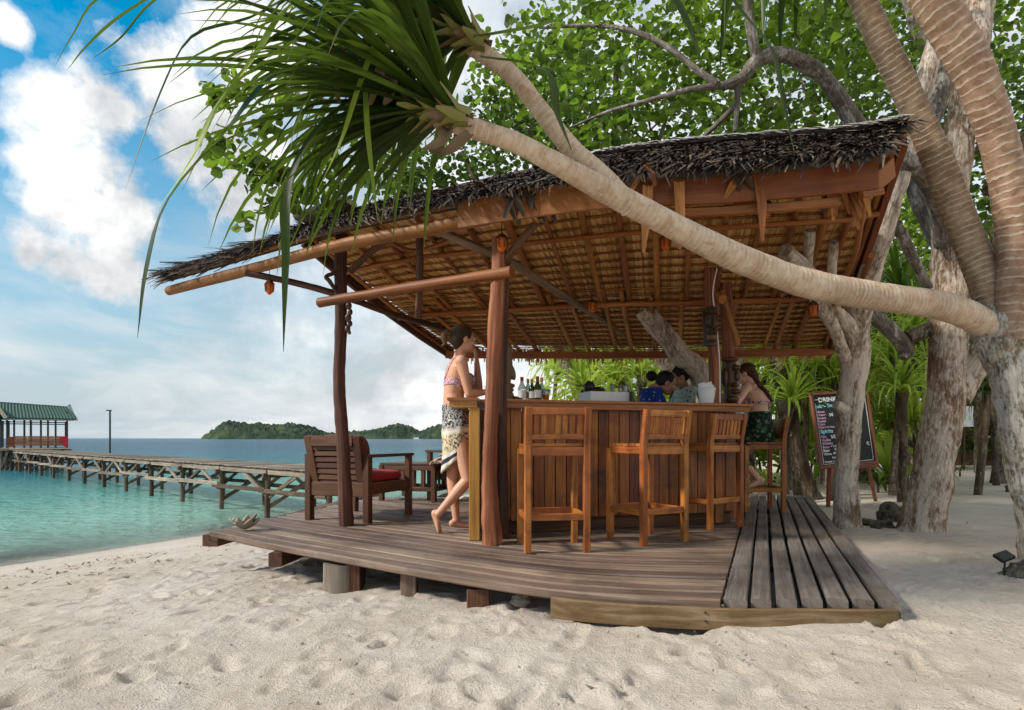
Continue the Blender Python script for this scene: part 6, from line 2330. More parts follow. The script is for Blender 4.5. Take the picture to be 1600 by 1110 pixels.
b = MB()
r = random.Random(77)
for k in range(1500):
    # seaweed and leaf litter: a strand line on the beach plus scattered bits
    if k < 420:
        s, a = 3.3 + r.gauss(0, .55) + (1.2 if r.random() < .3 else 0), r.uniform(-9, 4)
        x = SHORE_A[0] + SHORE_N[0] * s + .475 * a
        y = SHORE_A[1] + SHORE_N[1] * s + .879 * a
        sc = r.uniform(.008, .05)
    else:
        y = 1.6 + 12 * r.random() ** 2
        x = r.uniform(-1.1, 1.1) * y + r.uniform(0, 1.5)
        sc = r.uniform(.003, .012) if r.random() < .985 else r.uniform(.018, .03)
    if y < 1.5:
        continue
    z = sand_z(x, y) + .012
    th = r.uniform(0, 3.1)
    d, e = Vector((math.cos(th), math.sin(th), r.uniform(-.2, .3))) * sc, Vector((-math.sin(th), math.cos(th), r.uniform(-.2, .3))) * sc * r.uniform(.25, .6)
    p = Vector((x, y, z))
    b.add([p - d, p - e * .8, p + d * .9 + Vector((0, 0, sc * .3)), p + e], [(0, 1, 2, 3)])
for k in range(46):                       # clumps of brown seaweed along the strand line
    s, a = 3.6 + r.gauss(0, .7), r.uniform(-8, 3)
    cx_, cy_ = SHORE_A[0] + SHORE_N[0] * s + .475 * a, SHORE_A[1] + SHORE_N[1] * s + .879 * a
    if cy_ < 2:
        continue
    for q in range(r.randint(6, 22)):
        x, y = cx_ + r.gauss(0, .09), cy_ + r.gauss(0, .05)
        th, sc = r.uniform(0, 6.28), r.uniform(.015, .05)
        p = Vector((x, y, sand_z(x, y) + r.uniform(.008, .03)))
        d, e = Vector((math.cos(th), math.sin(th), r.uniform(-.4, .5))) * sc, Vector((-math.sin(th), math.cos(th), r.uniform(-.3, .3))) * sc * .22
        b.add([p - d, p - e, p + d, p + e], [(0, 1, 2, 3)])
o = b.build('beach_litter', M['dryleaf'])
tag(o, 'brown seaweed and leaf scraps strewn over the sand', 'litter', kind='stuff')
b = MB()
for k in range(230):
    y = 1.6 + 7 * r.random() ** 1.6
    x = r.uniform(-1.0, 1.0) * y
    if shore_s(x, y) < 1 or (fy(x) - .05 < y and -2.6 < x < seam_x(y) + 1.0):
        continue
    b.ell(Vector((x, y, sand_z(x, y) + .004)), (r.uniform(.003, .011), r.uniform(.003, .009), r.uniform(.003, .008)), None, 5, 4)
tag(b.build('coral_bits', M['coral']), 'small white coral and shell bits scattered on the sand', 'coral', kind='stuff')

# hut far back with a notice board
HY = 17.0


def hp(u, v, dy=0.0):
    return px(u, v, HY + dy)


hut = thing('beach_hut', hp(1545, 715), 'dark open hut far back among the trees on the right', 'hut')
for u in (1505, 1535, 1558, 1600):
    q = hp(u, 0)
    MB().tube([Vector((q.x, HY, sand_z(q.x, HY) - .1)), hp(u, 600)], .05, 8, .1, u).build('post', M['bark_dark'], hut)
MB().beam(hp(1480, 605, -.4), hp(1620, 596, -.4), .1, .12).build('beam', M['postdark'], hut)
b = MB()
b.add([hp(1470, 612, -.8), hp(1640, 602, -.8), hp(1620, 560, 1.5), hp(1490, 568, 1.5)], [(0, 1, 2, 3)])
o = b.build('roof', M['thatch_out'], hut)
o.modifiers.new('s', 'SOLIDIFY').thickness = .12
MB().beam(hp(1480, 690, 2.0), hp(1640, 690, 2.0), .08, 2.2).build('back_wall', M['postdark'], hut)
MB().beam(hp(1532, 683, -.5), hp(1560, 683, -.5), .4, .06).build('bench', M['bark_grey'], hut)
for u in (1534, 1558):
    q = hp(u, 0, -.5)
    MB().beam(Vector((q.x, q.y, sand_z(q.x, q.y) - .05)), hp(u, 683, -.5), .06, .06, up=(0, 1, 0)).build('bench_leg', M['bark_grey'], hut)
nb_ = thing('notice_board', hp(1517, 715, -.7), 'white notice board with papers in front of the far hut', 'notice board')
MB().beam(hp(1517, 667, -.7), hp(1517, 635, -.7), .48, .03, up=(0, 1, 0)).build('panel', M['white'], nb_)
for (u, v) in ((1511, 642), (1518, 642), (1525, 643), (1511, 652), (1519, 653), (1524, 661)):
    MB().beam(hp(u, v + 3.5, -.74), hp(u, v - 3.5, -.74), .09, .008, up=(0, 1, 0)).build('paper', M['paper'], nb_)
for u in (1506, 1528):
    q = hp(u, 0, -.66)
    MB().beam(Vector((q.x, q.y, sand_z(q.x, q.y) - .05)), hp(u, 634, -.66), .04, .04, up=(0, 1, 0)).build('leg', M['postdark'], nb_)
# ================================================================== people
from mathutils.bvhtree import BVHTree

M['skin'] = plain('tanned_skin', (.6, .31, .19), .5, nscale=14, var=.08, bs=.03)
M['skin2'] = plain('light_skin', (.7, .41, .29), .5, nscale=14, var=.08, bs=.03)
M['skin3'] = plain('brown_skin', (.44, .22, .13), .5, nscale=14, var=.08, bs=.03)
for k in ('skin', 'skin2', 'skin3'):
    MATS[M[k].name].node_tree.nodes['Principled BSDF'].inputs['Subsurface Weight'].default_value = .08
    MATS[M[k].name].node_tree.nodes['Principled BSDF'].inputs['Subsurface Radius'].default_value = (.01, .004, .002)


def hairmat(name, c1, c2):
    m, nt, b = newmat(name)
    tc = nd(nt, 'ShaderNodeTexCoord')
    v = vmth(nt, 'MULTIPLY', tc.outputs['Object'], (60, 60, 260)).outputs[0]
    n = noise_n(nt, v, 1.0, 4, .6, .8)
    lk(nt, ramp(nt, n, [(.3, c1), (.7, c2)]), b.inputs['Base Color'])
    b.inputs['Roughness'].default_value = .6
    b.inputs['Specular IOR Level'].default_value = .25
    bump(nt, b, n, .8, .005)
    return m


M['hair'] = hairmat('dark_brown_hair', (.012, .006, .004), (.075, .036, .018))
M['hairtip'] = hairmat('sun_bleached_hair', (.05, .025, .01), (.2, .115, .05))
M['hairred'] = hairmat('auburn_hair', (.02, .008, .005), (.1, .035, .016))
M['hairblack'] = hairmat('black_hair', (.004, .004, .005), (.018, .016, .016))
M['pinkprint'] = pattern('pink_print_cloth', [(.5, .3, .36), (.55, .04, .12), (.06, .05, .14), (.75, .7, .7)], 34, thr=(.3, .5))
M['redprint'] = pattern('red_print_cloth', [(.55, .38, .36), (.5, .03, .06), (.03, .04, .09)], 30, thr=(.3, .5))
M['greenprint'] = pattern('green_leaf_cloth', [(.012, .035, .02), (.05, .16, .08), (.1, .26, .14), (.16, .09, .05)], 11, thr=(.26, .5))
M['blueprint'] = pattern('blue_floral_cloth', [(.015, .05, .24), (.5, .35, .22), (.55, .5, .6), (.03, .12, .42)], 18, thr=(.13, .5))
M['tealprint'] = pattern('teal_print_cloth', [(.42, .52, .48), (.02, .09, .09), (.06, .2, .19)], 30, kind='voronoi', thr=(.24, .5))


def mk_sarong():
    m, nt, b = newmat('cream_sarong_cloth')
    tc = nd(nt, 'ShaderNodeTexCoord')
    uv = nd(nt, 'ShaderNodeUVMap')
    sp = nd(nt, 'ShaderNodeSeparateXYZ')
    lk(nt, uv.outputs[0], sp.inputs[0])
    v = sp.outputs[1]          # 0 waist .. 1 hem
    sw = noise_n(nt, tc.outputs['Object'], 17, 2, .5, 2.5)
    lines = ramp(nt, sw, [(.44, 0.0), (.47, 1.0), (.53, 1.0), (.56, 0.0)])
    top = mixc(nt, lines, (.02, .022, .03), (.55, .52, .45))
    mot = noise_n(nt, tc.outputs['Object'], 30, 2, .5, 2.0)
    body = mixc(nt, ramp(nt, mot, [(.53, 0.0), (.56, .95)]), (.62, .5, .3), (.03, .028, .03))
    gate = ramp(nt, v, [(.44, 0.0), (.5, 1.0), (.74, 1.0), (.78, 0.0)])
    body2 = mixc(nt, gate, (.68, .62, .5), body)
    c = mixc(nt, ramp(nt, v, [(.34, 0.0), (.42, 1.0)]), top, body2)
    c = mixc(nt, ramp(nt, v, [(.82, 0.0), (.83, 1.0), (.9, 1.0), (.91, 0.0)]), c, (.016, .02, .035))
    lk(nt, c, b.inputs['Base Color'])
    b.inputs['Roughness'].default_value = .85
    return m


M['sarong'] = mk_sarong()


def loft(b, secs, lat, fwd, n=20, p=2.3):
    """body sections (centre, half width, half depth) joined into a skin"""
    lat, fwd = Vector(lat).normalized(), Vector(fwd).normalized()
    verts, faces, uvs = [], [], []
    e = lambda x: math.copysign(abs(x) ** (2 / p), x)
    m = len(secs)
    for c, w, d in secs:
        for k in range(n):
            a = 2 * math.pi * k / n
            verts.append(Vector(c) + lat * w * e(math.cos(a)) + fwd * d * e(math.sin(a)))
    for i in range(m - 1):
        for k in range(n):
            k2 = (k + 1) % n
            faces.append((i * n + k, i * n + k2, (i + 1) * n + k2, (i + 1) * n + k))
            uvs.append([(k / n, i / (m - 1)), ((k + 1) / n, i / (m - 1)), ((k + 1) / n, (i + 1) / (m - 1)), (k / n, (i + 1) / (m - 1))])
    b.add(verts, faces, uvs, True)
    b.add([verts[k] for k in range(n)], [tuple(range(n))[::-1]])
    b.add([verts[(m - 1) * n + k] for k in range(n)], [tuple(range(n))])


def basis(fwd):
    fwd = Vector(fwd).normalized()
    up = Vector((0, 0, 1))
    lat = fwd.cross(up).normalized()      # person's right
    return fwd, lat


def rotm(x, y, z):
    return Matrix((x, y, z)).transposed()


def head(b, c, fwd, up=(0, 0, 1), s=1.0):
    """skull, jaw, nose, ears, brow, lips looking along fwd"""
    fwd = Vector(fwd).normalized()
    up = Vector(up)
    lat = fwd.cross(up).normalized()
    up = lat.cross(fwd).normalized()
    r = rotm(lat, fwd, up)
    c = Vector(c)
    q = lambda x, y, z: c + (lat * x + fwd * y + up * z) * s
    E(b, q(0, -.012, .022), (.073 * s, .092 * s, .085 * s), r)
    E(b, q(0, .03, -.045), (.056 * s, .058 * s, .062 * s), r)
    E(b, q(0, .052, -.085), (.03 * s, .03 * s, .024 * s), r)
    E(b, q(0, .078, .02), (.048 * s, .016 * s, .012 * s), r)
    b.tube([q(0, .082, .015), q(0, .094, -.012), q(0, .104, -.03)], [.009 * s, .011 * s, .014 * s], 8)
    E(b, q(0, .082, -.057), (.024 * s, .012 * s, .007 * s), r)
    E(b, q(0, .08, -.068), (.022 * s, .012 * s, .007 * s), r)
    for sx in (-1, 1):
        E(b, q(sx * .076, -.005, -.01), (.009 * s, .02 * s, .032 * s), r)
        E(b, q(sx * .045, .062, -.025), (.022 * s, .02 * s, .02 * s), r)
    return q


def face_marks(q, parent, lat, fwd):
    for sx in (-1, 1):
        MB().ell(q(sx * .031, .079, .004), (.013, .006, .006)).build('eye', M['white'], parent)
        MB().ell(q(sx * .031, .084, .004), (.006, .004, .006)).build('iris', M['black'], parent)
        MB().tube([q(sx * .014, .092, .026), q(sx * .034, .088, .031), q(sx * .05, .076, .026)], [.003, .0035, .002], 6).build('eyebrow', M['hair'], parent)
    MB().tube([q(-.02, .086, -.062), q(0, .0935, -.062), q(.02, .086, -.062)], [.004, .006, .004], 8).build('lips', M['pinklip'], parent)


M['pinklip'] = plain('lips', (.42, .12, .1), .5)


def hand(b, w, d, nrm, curl=.5, s=1.0, right=True):
    """palm from wrist w along d, palm facing nrm; five separate bent fingers"""
    d, nrm = Vector(d).normalized(), Vector(nrm).normalized()
    sd_ = d.cross(nrm).normalized() * (1 if right else -1)
    nrm = sd_.cross(d).normalized() * (1 if right else -1)
    w = Vector(w)
    r = rotm(sd_, d, nrm)
    E(b, w + d * .05 * s, (.038 * s, .05 * s, .014 * s), r)
    E(b, w + d * .03 * s, (.032 * s, .04 * s, .016 * s), r)
    for k, (off, l) in enumerate(((-.028, .075), (-.0095, .085), (.0095, .08), (.027, .062))):
        p0 = w + (d * .085 + sd_ * off) * s
        d1 = (d + sd_ * off * 3).normalized()
        a = curl
        p1 = p0 + (d1 * math.cos(a * .5) + nrm * math.sin(a * .5)) * l * .42 * s
        p2 = p1 + (d1 * math.cos(a * 1.3) + nrm * math.sin(a * 1.3)) * l * .32 * s
        p3 = p2 + (d1 * math.cos(a * 2) + nrm * math.sin(a * 2)) * l * .26 * s
        b.tube([p0 - d * .02 * s, p0, p1, p2, p3], [.0095 * s, .0092 * s, .0088 * s, .0082 * s, .0062 * s], 8)
    p0 = w + (d * .03 - sd_ * .03) * s
    b.tube([w + (d * .015 - sd_ * .015) * s, p0, p0 + (d * .03 - sd_ * .022 + nrm * .012) * s, p0 + (d * .056 - sd_ * .028 + nrm * .02) * s], [.014 * s, .0125 * s, .0105 * s, .0075 * s], 8)


def foot(b, ank, toe_dir, s=1.0, tip=0.0):
    d = Vector(toe_dir).normalized()
    sd_ = d.cross(Vector((0, 0, 1)))
    sd_ = sd_.normalized() if sd_.length > .1 else Vector((0, 1, 0))
    up = sd_.cross(d).normalized()
    ank = Vector(ank)
    h = ank - up * .045 * s
    E(b, ank - up * .035 * s - d * .03 * s, (.03 * s, .036 * s, .034 * s), rotm(sd_, d, up))
    loft(b, [(h - d * .03 * s, .024 * s, .026 * s), (h + d * .04 * s, .03 * s, .03 * s), (h + d * .09 * s - up * .008 * s, .037 * s, .022 * s), (h + d * .135 * s - up * .016 * s, .042 * s, .014 * s)], sd_, up, 14)
    for k in range(5):
        o = (-.032 + .016 * k)
        p0 = h + d * .13 * s + sd_ * o * s - up * .016 * s
        b.tube([p0, p0 + d * (.036 - .005 * abs(k - 1)) * s], [.011 * s if k == 0 else .0085 * s, .008 * s if k == 0 else .0062 * s], 8)
    return h


def arm(b, sh, el, wr, s=1.0):
    b.tube(catmull([sh, Vector(sh).lerp(Vector(el), .4), el], 4), lerpl([.05 * s, .043 * s, .035 * s], 4), 12)
    E(b, el, (.0355 * s, .0355 * s, .0355 * s)); E(b, wr, (.0245 * s, .0245 * s, .0245 * s))
    b.tube(catmull([el, Vector(el).lerp(Vector(wr), .35), wr], 4), lerpl([.036 * s, .037 * s, .024 * s], 4), 12)


def leg(b, hip, kn, an, s=1.0):
    hip, kn, an = Vector(hip), Vector(kn), Vector(an)
    b.tube(catmull([hip, hip.lerp(kn, .45), kn], 5), lerpl([.088 * s, .075 * s, .052 * s], 5), 14)
    E(b, kn, (.0525 * s, .0525 * s, .0525 * s)); E(b, an, (.033 * s, .033 * s, .033 * s))
    b.tube(catmull([kn, kn.lerp(an, .32), kn.lerp(an, .7), an], 5), lerpl([.052 * s, .053 * s, .038 * s, .032 * s], 5), 14)


def garment(body, name, m, parent, pred, off=.005):
    """cloth that follows the body: chosen faces pushed out along the normals"""
    me = body.data
    keep = [p for p in me.polygons if pred(p.center)]
    used = {}
    verts, faces = [], []
    for p in keep:
        f = []
        for vi in p.vertices:
            if vi not in used:
                v = me.vertices[vi]
                used[vi] = len(verts)
                verts.append(v.co + v.normal * off)
            f.append(used[vi])
        faces.append(f)
    b = MB()
    b.add(verts, faces, None, True)
    o = b.build(name, m, parent)
    s = o.modifiers.new('solid', 'SOLIDIFY')
    s.thickness = off * .9
    s.offset = -1
    return o


def seg_d(p, a, b):
    ab = b - a
    t = max(0, min(1, (p - a).dot(ab) / ab.length_squared))
    return (p - (a + ab * t)).length


def snap(body, pts, off=.004):
    bv = BVHTree.FromPolygons([v.co for v in body.data.vertices], [p.vertices for p in body.data.polygons])
    out = []
    for p in pts:
        loc, nr, _, _ = bv.find_nearest(p)
        out.append(loc + nr * off)
    return out


# ---------------- woman standing at the left wing of the bar
def standing_woman():
    fwd, lat = basis((.97, .24, 0))
    up = Vector((0, 0, 1))
    base_p = Vector((P(712, 800, 5.12).x, 5.12, 0))
    t = thing('person', base_p, 'woman in a printed bikini top and cream sarong leaning on the bar', 'person', 'people at the bar')
    pel, wai, che, nkb = P(715, 664, 5.14), P(709, 622, 5.13), P(714, 588, 5.12), P(716, 562, 5.11)
    hd = P(725, 531, 5.10)
    b = MB()
    lean = (nkb - wai).normalized()
    loft(b, [(pel + Vector((0, 0, -.09)), .13, .095), (pel + Vector((0, 0, -.02)), .165, .112), (pel + Vector((0, 0, .06)), .155, .105), (wai + Vector((0, 0, -.03)), .128, .088), (wai + Vector((0, 0, .03)), .122, .085),
             (wai.lerp(che, .55), .135, .095), (che, .148, .10), (che.lerp(nkb, .5), .155, .088), (nkb + Vector((0, 0, -.02)), .12, .065), (nkb + Vector((0, 0, .012)), .06, .052)], lat, fwd)
    for sx in (-1, 1):
        E(b, che + fwd * .085 + lat * sx * .07 - up * .035, (.058, .055, .06))
    b.tube([nkb - up * .03, nkb.lerp(hd, .45), hd - up * .03], [.056, .047, .047], 14)
    hf = (fwd + Vector((.0, .12, -.05))).normalized()
    q = head(b, hd, hf)
    shR, elR, wrR = nkb + lat * .165 - up * .035, P(733, 616, 4.96), P(758, 613, 5.02)
    shL, elL, wrL = nkb - lat * .165 - up * .035, P(748, 610, 5.28), P(745, 567, 5.2)
    arm(b, shR, elR, wrR); arm(b, shL, elL, wrL)
    E(b, shR, (.052, .052, .052)); E(b, shL, (.052, .052, .052))
    hand(b, wrR, (1, .1, -.02), (0, 0, -1), .25, .95, True)
    hand(b, wrL, Vector((-.12, -.12, 1)), (-.9, -.3, 0), .45, .95, False)
    hR, kR, aR = pel + lat * .085 - up * .06, P(731, 750, 5.0), P(685, 803, 5.0)
    hL, kL, aL = pel - lat * .085 - up * .06, P(707, 750, 5.2), P(713, 812, 5.17)
    leg(b, hR, kR, aR, .96); leg(b, hL, kL, aL, .96)
    foot(b, aL, (.9, .25, -.06), .95)
    foot(b, aR + Vector((.008, 0, -.01)), (.42, -.12, -.95), .9)
    body = fuse(b, 'body', M['skin'], t, .0055, 5)
    face_marks(q, t, lat, fwd)
    zc = che.z - .055

    def band(c):
        if abs(c.z - zc) > .045:
            return False
        if min(seg_d(c, shR, elR), seg_d(c, elR, wrR), seg_d(c, shL, elL), seg_d(c, elL, wrL)) < .056:
            return False
        bk = (c - che).dot(fwd)
        return abs(c.z - zc) < (.045 if bk > -.02 else .026)
    garment(body, 'bikini_top', M['pinkprint'], t, band)
    for sx in (-1, 1):
        pts = [nkb + lat * sx * .05 + up * .0 - fwd * .03, nkb + lat * sx * .07 - fwd * .07 - up * .06, che + lat * sx * .05 - fwd * .12, che + lat * -sx * .04 - fwd * .11 - up * .06]
        MB().tube(snap(body, catmull(pts, 5), .003), .0045, 6).build('strap', M['pinkprint'], t)
    # sarong
    b = MB()
    n, rows = 44, 16
    verts, faces, uvs = [], [], []
    secs = [(wai + Vector((.005, 0, -.06)), .138, .102), (pel + Vector((0, 0, .04)), .172, .122), (pel + Vector((0, 0, -.04)), .182, .130), (pel + Vector((.005, 0, -.13)), .172, .128), (pel + Vector((.0, 0, -.22)), .160, .13), (pel + Vector((-.008, 0, -.30)), .15, .13)]
    for i in range(rows + 1):
        f = i / rows * (len(secs) - 1)
        i0 = min(int(f), len(secs) - 2)
        g = f - i0
        c = secs[i0][0].lerp(secs[i0 + 1][0], g)
        w = secs[i0][1] * (1 - g) + secs[i0 + 1][1] * g
        d = secs[i0][2] * (1 - g) + secs[i0 + 1][2] * g
        for k in range(n):
            a = 2 * math.pi * k / n
            fold = 1 + (.05 * math.sin(a * 7 + i * .3 + 1.3 * math.sin(a * 2)) + .03 * math.sin(a * 15 + i * .2)) * (.15 + .85 * i / rows)
            hem = (i / rows) ** 2 * (.11 * math.sin(a) + .03 * math.cos(a))
            verts.append(c + lat * w * math.cos(a) * fold + fwd * d * math.sin(a) * fold + up * hem)
    for i in range(rows):
        for k in range(n):
            k2 = (k + 1) % n
            faces.append((i * n + k, i * n + k2, (i + 1) * n + k2, (i + 1) * n + k))
            uvs.append([(k / n, i / rows), ((k + 1) / n, i / rows), ((k + 1) / n, (i + 1) / rows), (k / n, (i + 1) / rows)])
    b.add(verts, faces, uvs, True)
    o = b.build('sarong', M['sarong'], t)
    o.modifiers.new('s', 'SOLIDIFY').thickness = .004
    MB().ell(secs[0][0] + lat * .12 + fwd * .05, (.03, .03, .025), None, 12, 8, .3).build('sarong_knot', M['sarong'], t)
    # hair
    hf, hl = hf.normalized(), hf.cross(up).normalized()
    r = rotm(hl, hf, up)
    b = MB()
    E(b, hd - hf * .026 + up * .036, (.086, .1, .09), r)
    E(b, hd - hf * .06 + up * .005, (.078, .062, .08), r)
    E(b, hd - hf * .07 - up * .045, (.04, .03, .045), r)
    fuse(b, 'hair', M['hair'], t, .006, 4)
    tie = hd - hf * .115 + up * .03
    MB().tube(catmull([tie + hf * .03, tie, tie - hf * .035 + up * .02, tie - hf * .06 - up * .02, tie - hf * .05 - up * .075, tie - hf * .075 - up * .1], 6), lerpl([.02, .016, .022, .024, .018, .006], 6), 10, .25, 3, True, 1, 40).build('ponytail', M['hairtip'], t)


standing_woman()


# ---------------- woman seated on the right-hand stool, back to us
def seated_woman():
    fwd, lat = basis((-.80, .60, 0))
    up = Vector((0, 0, 1))
    s4c = Vector(s4.location)
    pel = Vector((s4c.x + .02, s4c.y - .02, .84))
    t = thing('person', Vector((pel.x, pel.y, .74)), 'woman with a braid and green leaf sarong seated on the right bar stool', 'person', 'people at the bar')
    wai = pel + fwd * .01 + up * .17
    che = pel + fwd * .03 + up * .36
    nkb = pel + fwd * .10 + up * .52
    hd = pel + fwd * .165 + up * .645
    b = MB()
    loft(b, [(pel - up * .09, .13, .11), (pel - up * .04, .175, .13), (pel + up * .05, .165, .12), (wai, .135, .095), (wai.lerp(che, .5), .148, .1), (che, .165, .105), (che.lerp(nkb, .5), .168, .092), (nkb - up * .025, .13, .068), (nkb + up * .012, .06, .054)], lat, fwd)
    for sx in (-1, 1):
        E(b, che + fwd * .09 + lat * sx * .07 - up * .03, (.06, .055, .06))
    b.tube([nkb - up * .03, nkb.lerp(hd, .45), hd - up * .03], [.058, .05, .05], 14)
    hf = (fwd + Vector((-.25, -.05, -.5))).normalized()
    q = head(b, hd, hf)
    shL, shR = nkb - lat * .175 - up * .035, nkb + lat * .175 - up * .035
    elL = P(1152, 629, 6.32)
    wrL = elL + Vector((-.12, .22, .0))
    elR = shR + fwd * .2 - up * .2
    wrR = elR + fwd * .2 + Vector((-.1, 0, .02))
    arm(b, shL, elL, wrL, 1.05); arm(b, shR, elR, wrR, 1.05)
    E(b, shL, (.056, .056, .056)); E(b, shR, (.056, .056, .056))
    hand(b, wrL, (-.5, .8, 0), (0, 0, -1), .3, 1, False)
    hand(b, wrR, (-.9, .2, 0), (0, 0, -1), .3, 1, True)
    feet = []
    for sx in (-1, 1):
        h = pel + lat * sx * .09 - up * .03
        k = h + fwd * .36 + lat * sx * .02 - up * .02
        a = Vector((s4c.x - .06 + .03 * sx, s4c.y - .1 + .1 * sx, .36))
        leg(b, h, k, a)
        foot(b, a, (-.8, .3, -.35))
        feet.append((h, k, a))
    body = fuse(b, 'body', M['skin2'], t, .0065, 5)
    face_marks(q, t, lat, fwd)
    zc = che.z - .045
    garment(body, 'bikini_top', M['redprint'], t, lambda c: abs(c.z - zc) < (.022 if (c - che).dot(fwd) < .02 else .05) and min(seg_d(c, shR, elR), seg_d(c, shL, elL), seg_d(c, elL, wrL), seg_d(c, elR, wrR)) > .06)
    kb = snap(body, [che - fwd * .15 - up * .045])[0]
    b = MB()
    E(b, kb, (.018, .018, .02))
    b.tube([kb, kb + lat * .01 - up * .03 - fwd * .006, kb + lat * .02 - up * .075], [.008, .01, .006], 8)
    b.tube([kb, kb - lat * .012 - up * .03 - fwd * .006, kb - lat * .01 - up * .065], [.008, .01, .006], 8)
    b.build('bikini_knot', M['redprint'], t)
    # sarong over hips and thighs
    b = MB()
    loft(b, [(pel - up * .1, .16, .14), (pel - up * .03, .195, .152), (pel + up * .06, .183, .14), (wai - up * .02, .152, .112), (wai + up * .06, .15, .107)], lat, fwd)
    for h, k, a in feet:
        b.tube([h + up * .01, h.lerp(k, .5), k], [.108, .098, .085], 14)
        b.tube([k, k.lerp(a, .4), k.lerp(a, .75)], [.085, .085, .08], 14)
    b.ell(pel + fwd * .2 - up * .03, (.16, .16, .085))
    fuse(b, 'sarong', M['greenprint'], t, .009, 4)
    # hair and braid
    hl = hf.cross(up).normalized()
    hu = hl.cross(hf).normalized()
    r = rotm(hl, hf, hu)
    b = MB()
    E(b, hd - hf * .028 + hu * .03, (.084, .094, .086), r)
    E(b, hd - hf * .065 - hu * .01, (.068, .055, .075), r)
    fuse(b, 'hair', M['hairred'], t, .006, 4)
    pts = catmull([hd - hf * .09 - hu * .04, nkb - fwd * .07 + up * .01 + lat * .02, che - fwd * .135 + up * .09 + lat * .03, che - fwd * .135 + lat * .045 - up * .01], 7)
    pts = [pts[0]] + snap(body, pts[1:], .018)
    b = MB()
    m_ = len(pts) - 1
    for i, p in enumerate(pts):
        w = .036 * (1 - .55 * i / m_) * (1.12 if i % 2 else .9)
        E(b, p + lat * (.010 if i % 2 else -.010), (w, w * .8, w * 1.0))
    fuse(b, 'braid', M['hairred'], t, .006, 2)


seated_woman()


# ---------------- two women working behind the bar
def bar_woman(base_p, sh_c, hd, fwd, hf, shirt, skin, label, bun, s=1.0):
    fwd, lat = basis(fwd)
    up = Vector((0, 0, 1))
    pel = Vector(base_p) + up * .62
    t = thing('person', Vector(base_p), label, 'person', 'people at the bar')
    b = MB()
    nkb = Vector(sh_c)
    che = pel.lerp(nkb, .66)
    loft(b, [(pel - up * .1, .14, .11), (pel, .17, .12), (pel.lerp(nkb, .35), .14, .1), (che, .16, .11), (nkb - up * .03, .135, .075), (nkb, .065, .06)], lat, fwd)
    b.tube([nkb - up * .02, nkb.lerp(hd, .45), hd - up * .02], [.055, .048, .048], 12)
    q = head(b, hd, hf)
    for sx in (-1, 1):
        sh = nkb + lat * sx * .16 - up * .04
        el = sh + fwd * .12 - up * .26 + lat * sx * .04
        wr = el + fwd * .22 + up * .02 - lat * sx * .06
        arm(b, sh, el, wr)
        E(b, sh, (.056, .056, .056))
        hand(b, wr, fwd, (0, 0, -1), .4, 1, sx > 0)
        h = pel + lat * sx * .09
        leg(b, h, h + fwd * .03 - up * .3, Vector((h.x, h.y, .09)), .95)
        foot(b, Vector((h.x, h.y, .09)), fwd)
    body = fuse(b, 'body', M[skin], t, .0075, 4)
    face_marks(q, t, lat, fwd)
    hd = Vector(hd)
    garment(body, 'shirt', M[shirt], t, lambda c: pel.z - .05 < c.z < nkb.z - .005 and (c - hd).length > .13 and c.z > nkb.z - .52 and not ((c - nkb).dot(fwd) > .17 and c.z < nkb.z - .2), .012)
    garment(body, 'trousers', M['black'], t, lambda c: .14 < c.z < pel.z - .03, .012)
    hf = Vector(hf).normalized()
    hl = hf.cross(up).normalized()
    hu = hl.cross(hf).normalized()
    r = rotm(hl, hf, hu)
    b = MB()
    E(b, hd - hf * .03 + hu * .03, (.085, .095, .088), r)
    E(b, hd - hf * .06 - hu * .015, (.07, .055, .07), r)
    E(b, hd - hf * .05 + hu * .02, (.08, .08, .07), r)
    E(b, Vector(bun), (.06, .055, .055))
    fuse(b, 'hair', M['hairblack'], t, .006, 3)


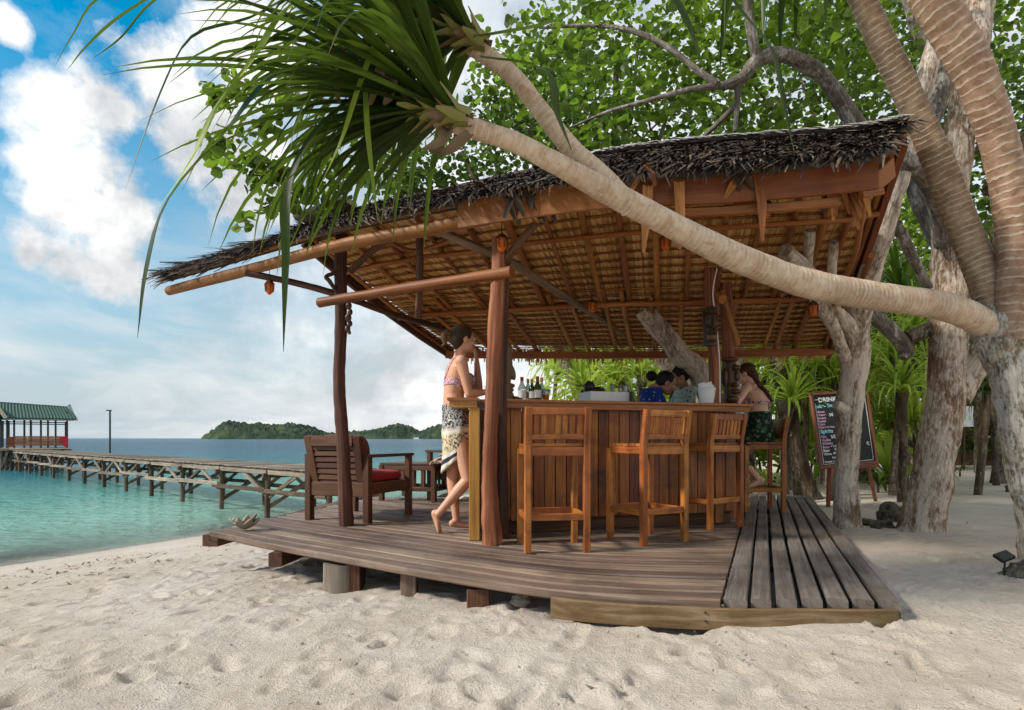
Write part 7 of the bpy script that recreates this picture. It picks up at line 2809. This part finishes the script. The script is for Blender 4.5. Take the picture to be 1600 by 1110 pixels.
bar_woman((1.42, 6.2, 0), P(1016, 608, 6.2), P(1042, 599, 6.18), (.97, .1, 0), (.85, -.1, -.5), 'blueprint', 'skin3', 'dark haired woman in a blue floral shirt bending over behind the bar', P(1018, 588, 6.25))
bar_woman((1.86, 6.75, 0), P(1071, 606, 6.75), P(1061, 590, 6.7), (-.8, -.1, 0), (-.75, -.15, -.62), 'tealprint', 'skin3', 'woman with a high black bun and teal patterned shirt behind the bar', P(1063, 574, 6.75))


# ---------------- sitter in the far armchair, hidden but for the forearm
def lounger():
    fwd, lat = basis((-.96, .25, 0))
    up = Vector((0, 0, 1))
    pel = P(722, 711, 7.75)
    pel.z = .47
    t = thing('person', Vector((pel.x, pel.y, .4)), 'sitter hidden behind the standing woman, only a forearm and hand showing', 'person', 'people at the bar')
    wai, che, nkb, hd = pel + up * .17 - fwd * .02, pel + up * .3 - fwd * .04, pel + up * .42 - fwd * .05, pel + up * .56 - fwd * .03
    b = MB()
    loft(b, [(pel - up * .08, .13, .11), (pel, .16, .12), (wai, .13, .095), (che, .155, .105), (nkb - up * .03, .13, .07), (nkb, .06, .055)], lat, fwd)
    b.tube([nkb - up * .02, hd - up * .03], [.052, .048], 12)
    q = head(b, hd, fwd)
    shL, elL, wrL = nkb - lat * .16 - up * .04, P(706, 719, 7.45), P(688, 717, 7.4)
    arm(b, shL, elL, wrL)
    hand(b, wrL, (-.9, -.1, -.25), (0, 0, -1), .6, 1, False)
    shR = nkb + lat * .16 - up * .04
    arm(b, shR, shR - up * .24 + fwd * .05, shR - up * .28 + fwd * .28)
    hand(b, shR - up * .28 + fwd * .28, fwd, (0, 0, -1), .4, 1, True)
    for sx in (-1, 1):
        h = pel + lat * sx * .09
        k = h + fwd * .22 + up * .02
        a = Vector((k.x + .08, k.y, .1))
        leg(b, h, k, a, .95)
        foot(b, a, fwd)
    body = fuse(b, 'body', M['skin'], t, .008, 4)
    garment(body, 'swimsuit', M['black'], t, lambda c: pel.z - .06 < c.z < che.z + .04 and seg_d(c, shL, elL) > .06 and seg_d(c, elL, wrL) > .07 and (c - pel).dot(fwd) < .14, .006)
    b = MB()
    E(b, hd - fwd * .03 + up * .03, (.085, .095, .088))
    fuse(b, 'hair', M['hair'], t, .008, 3)


lounger()
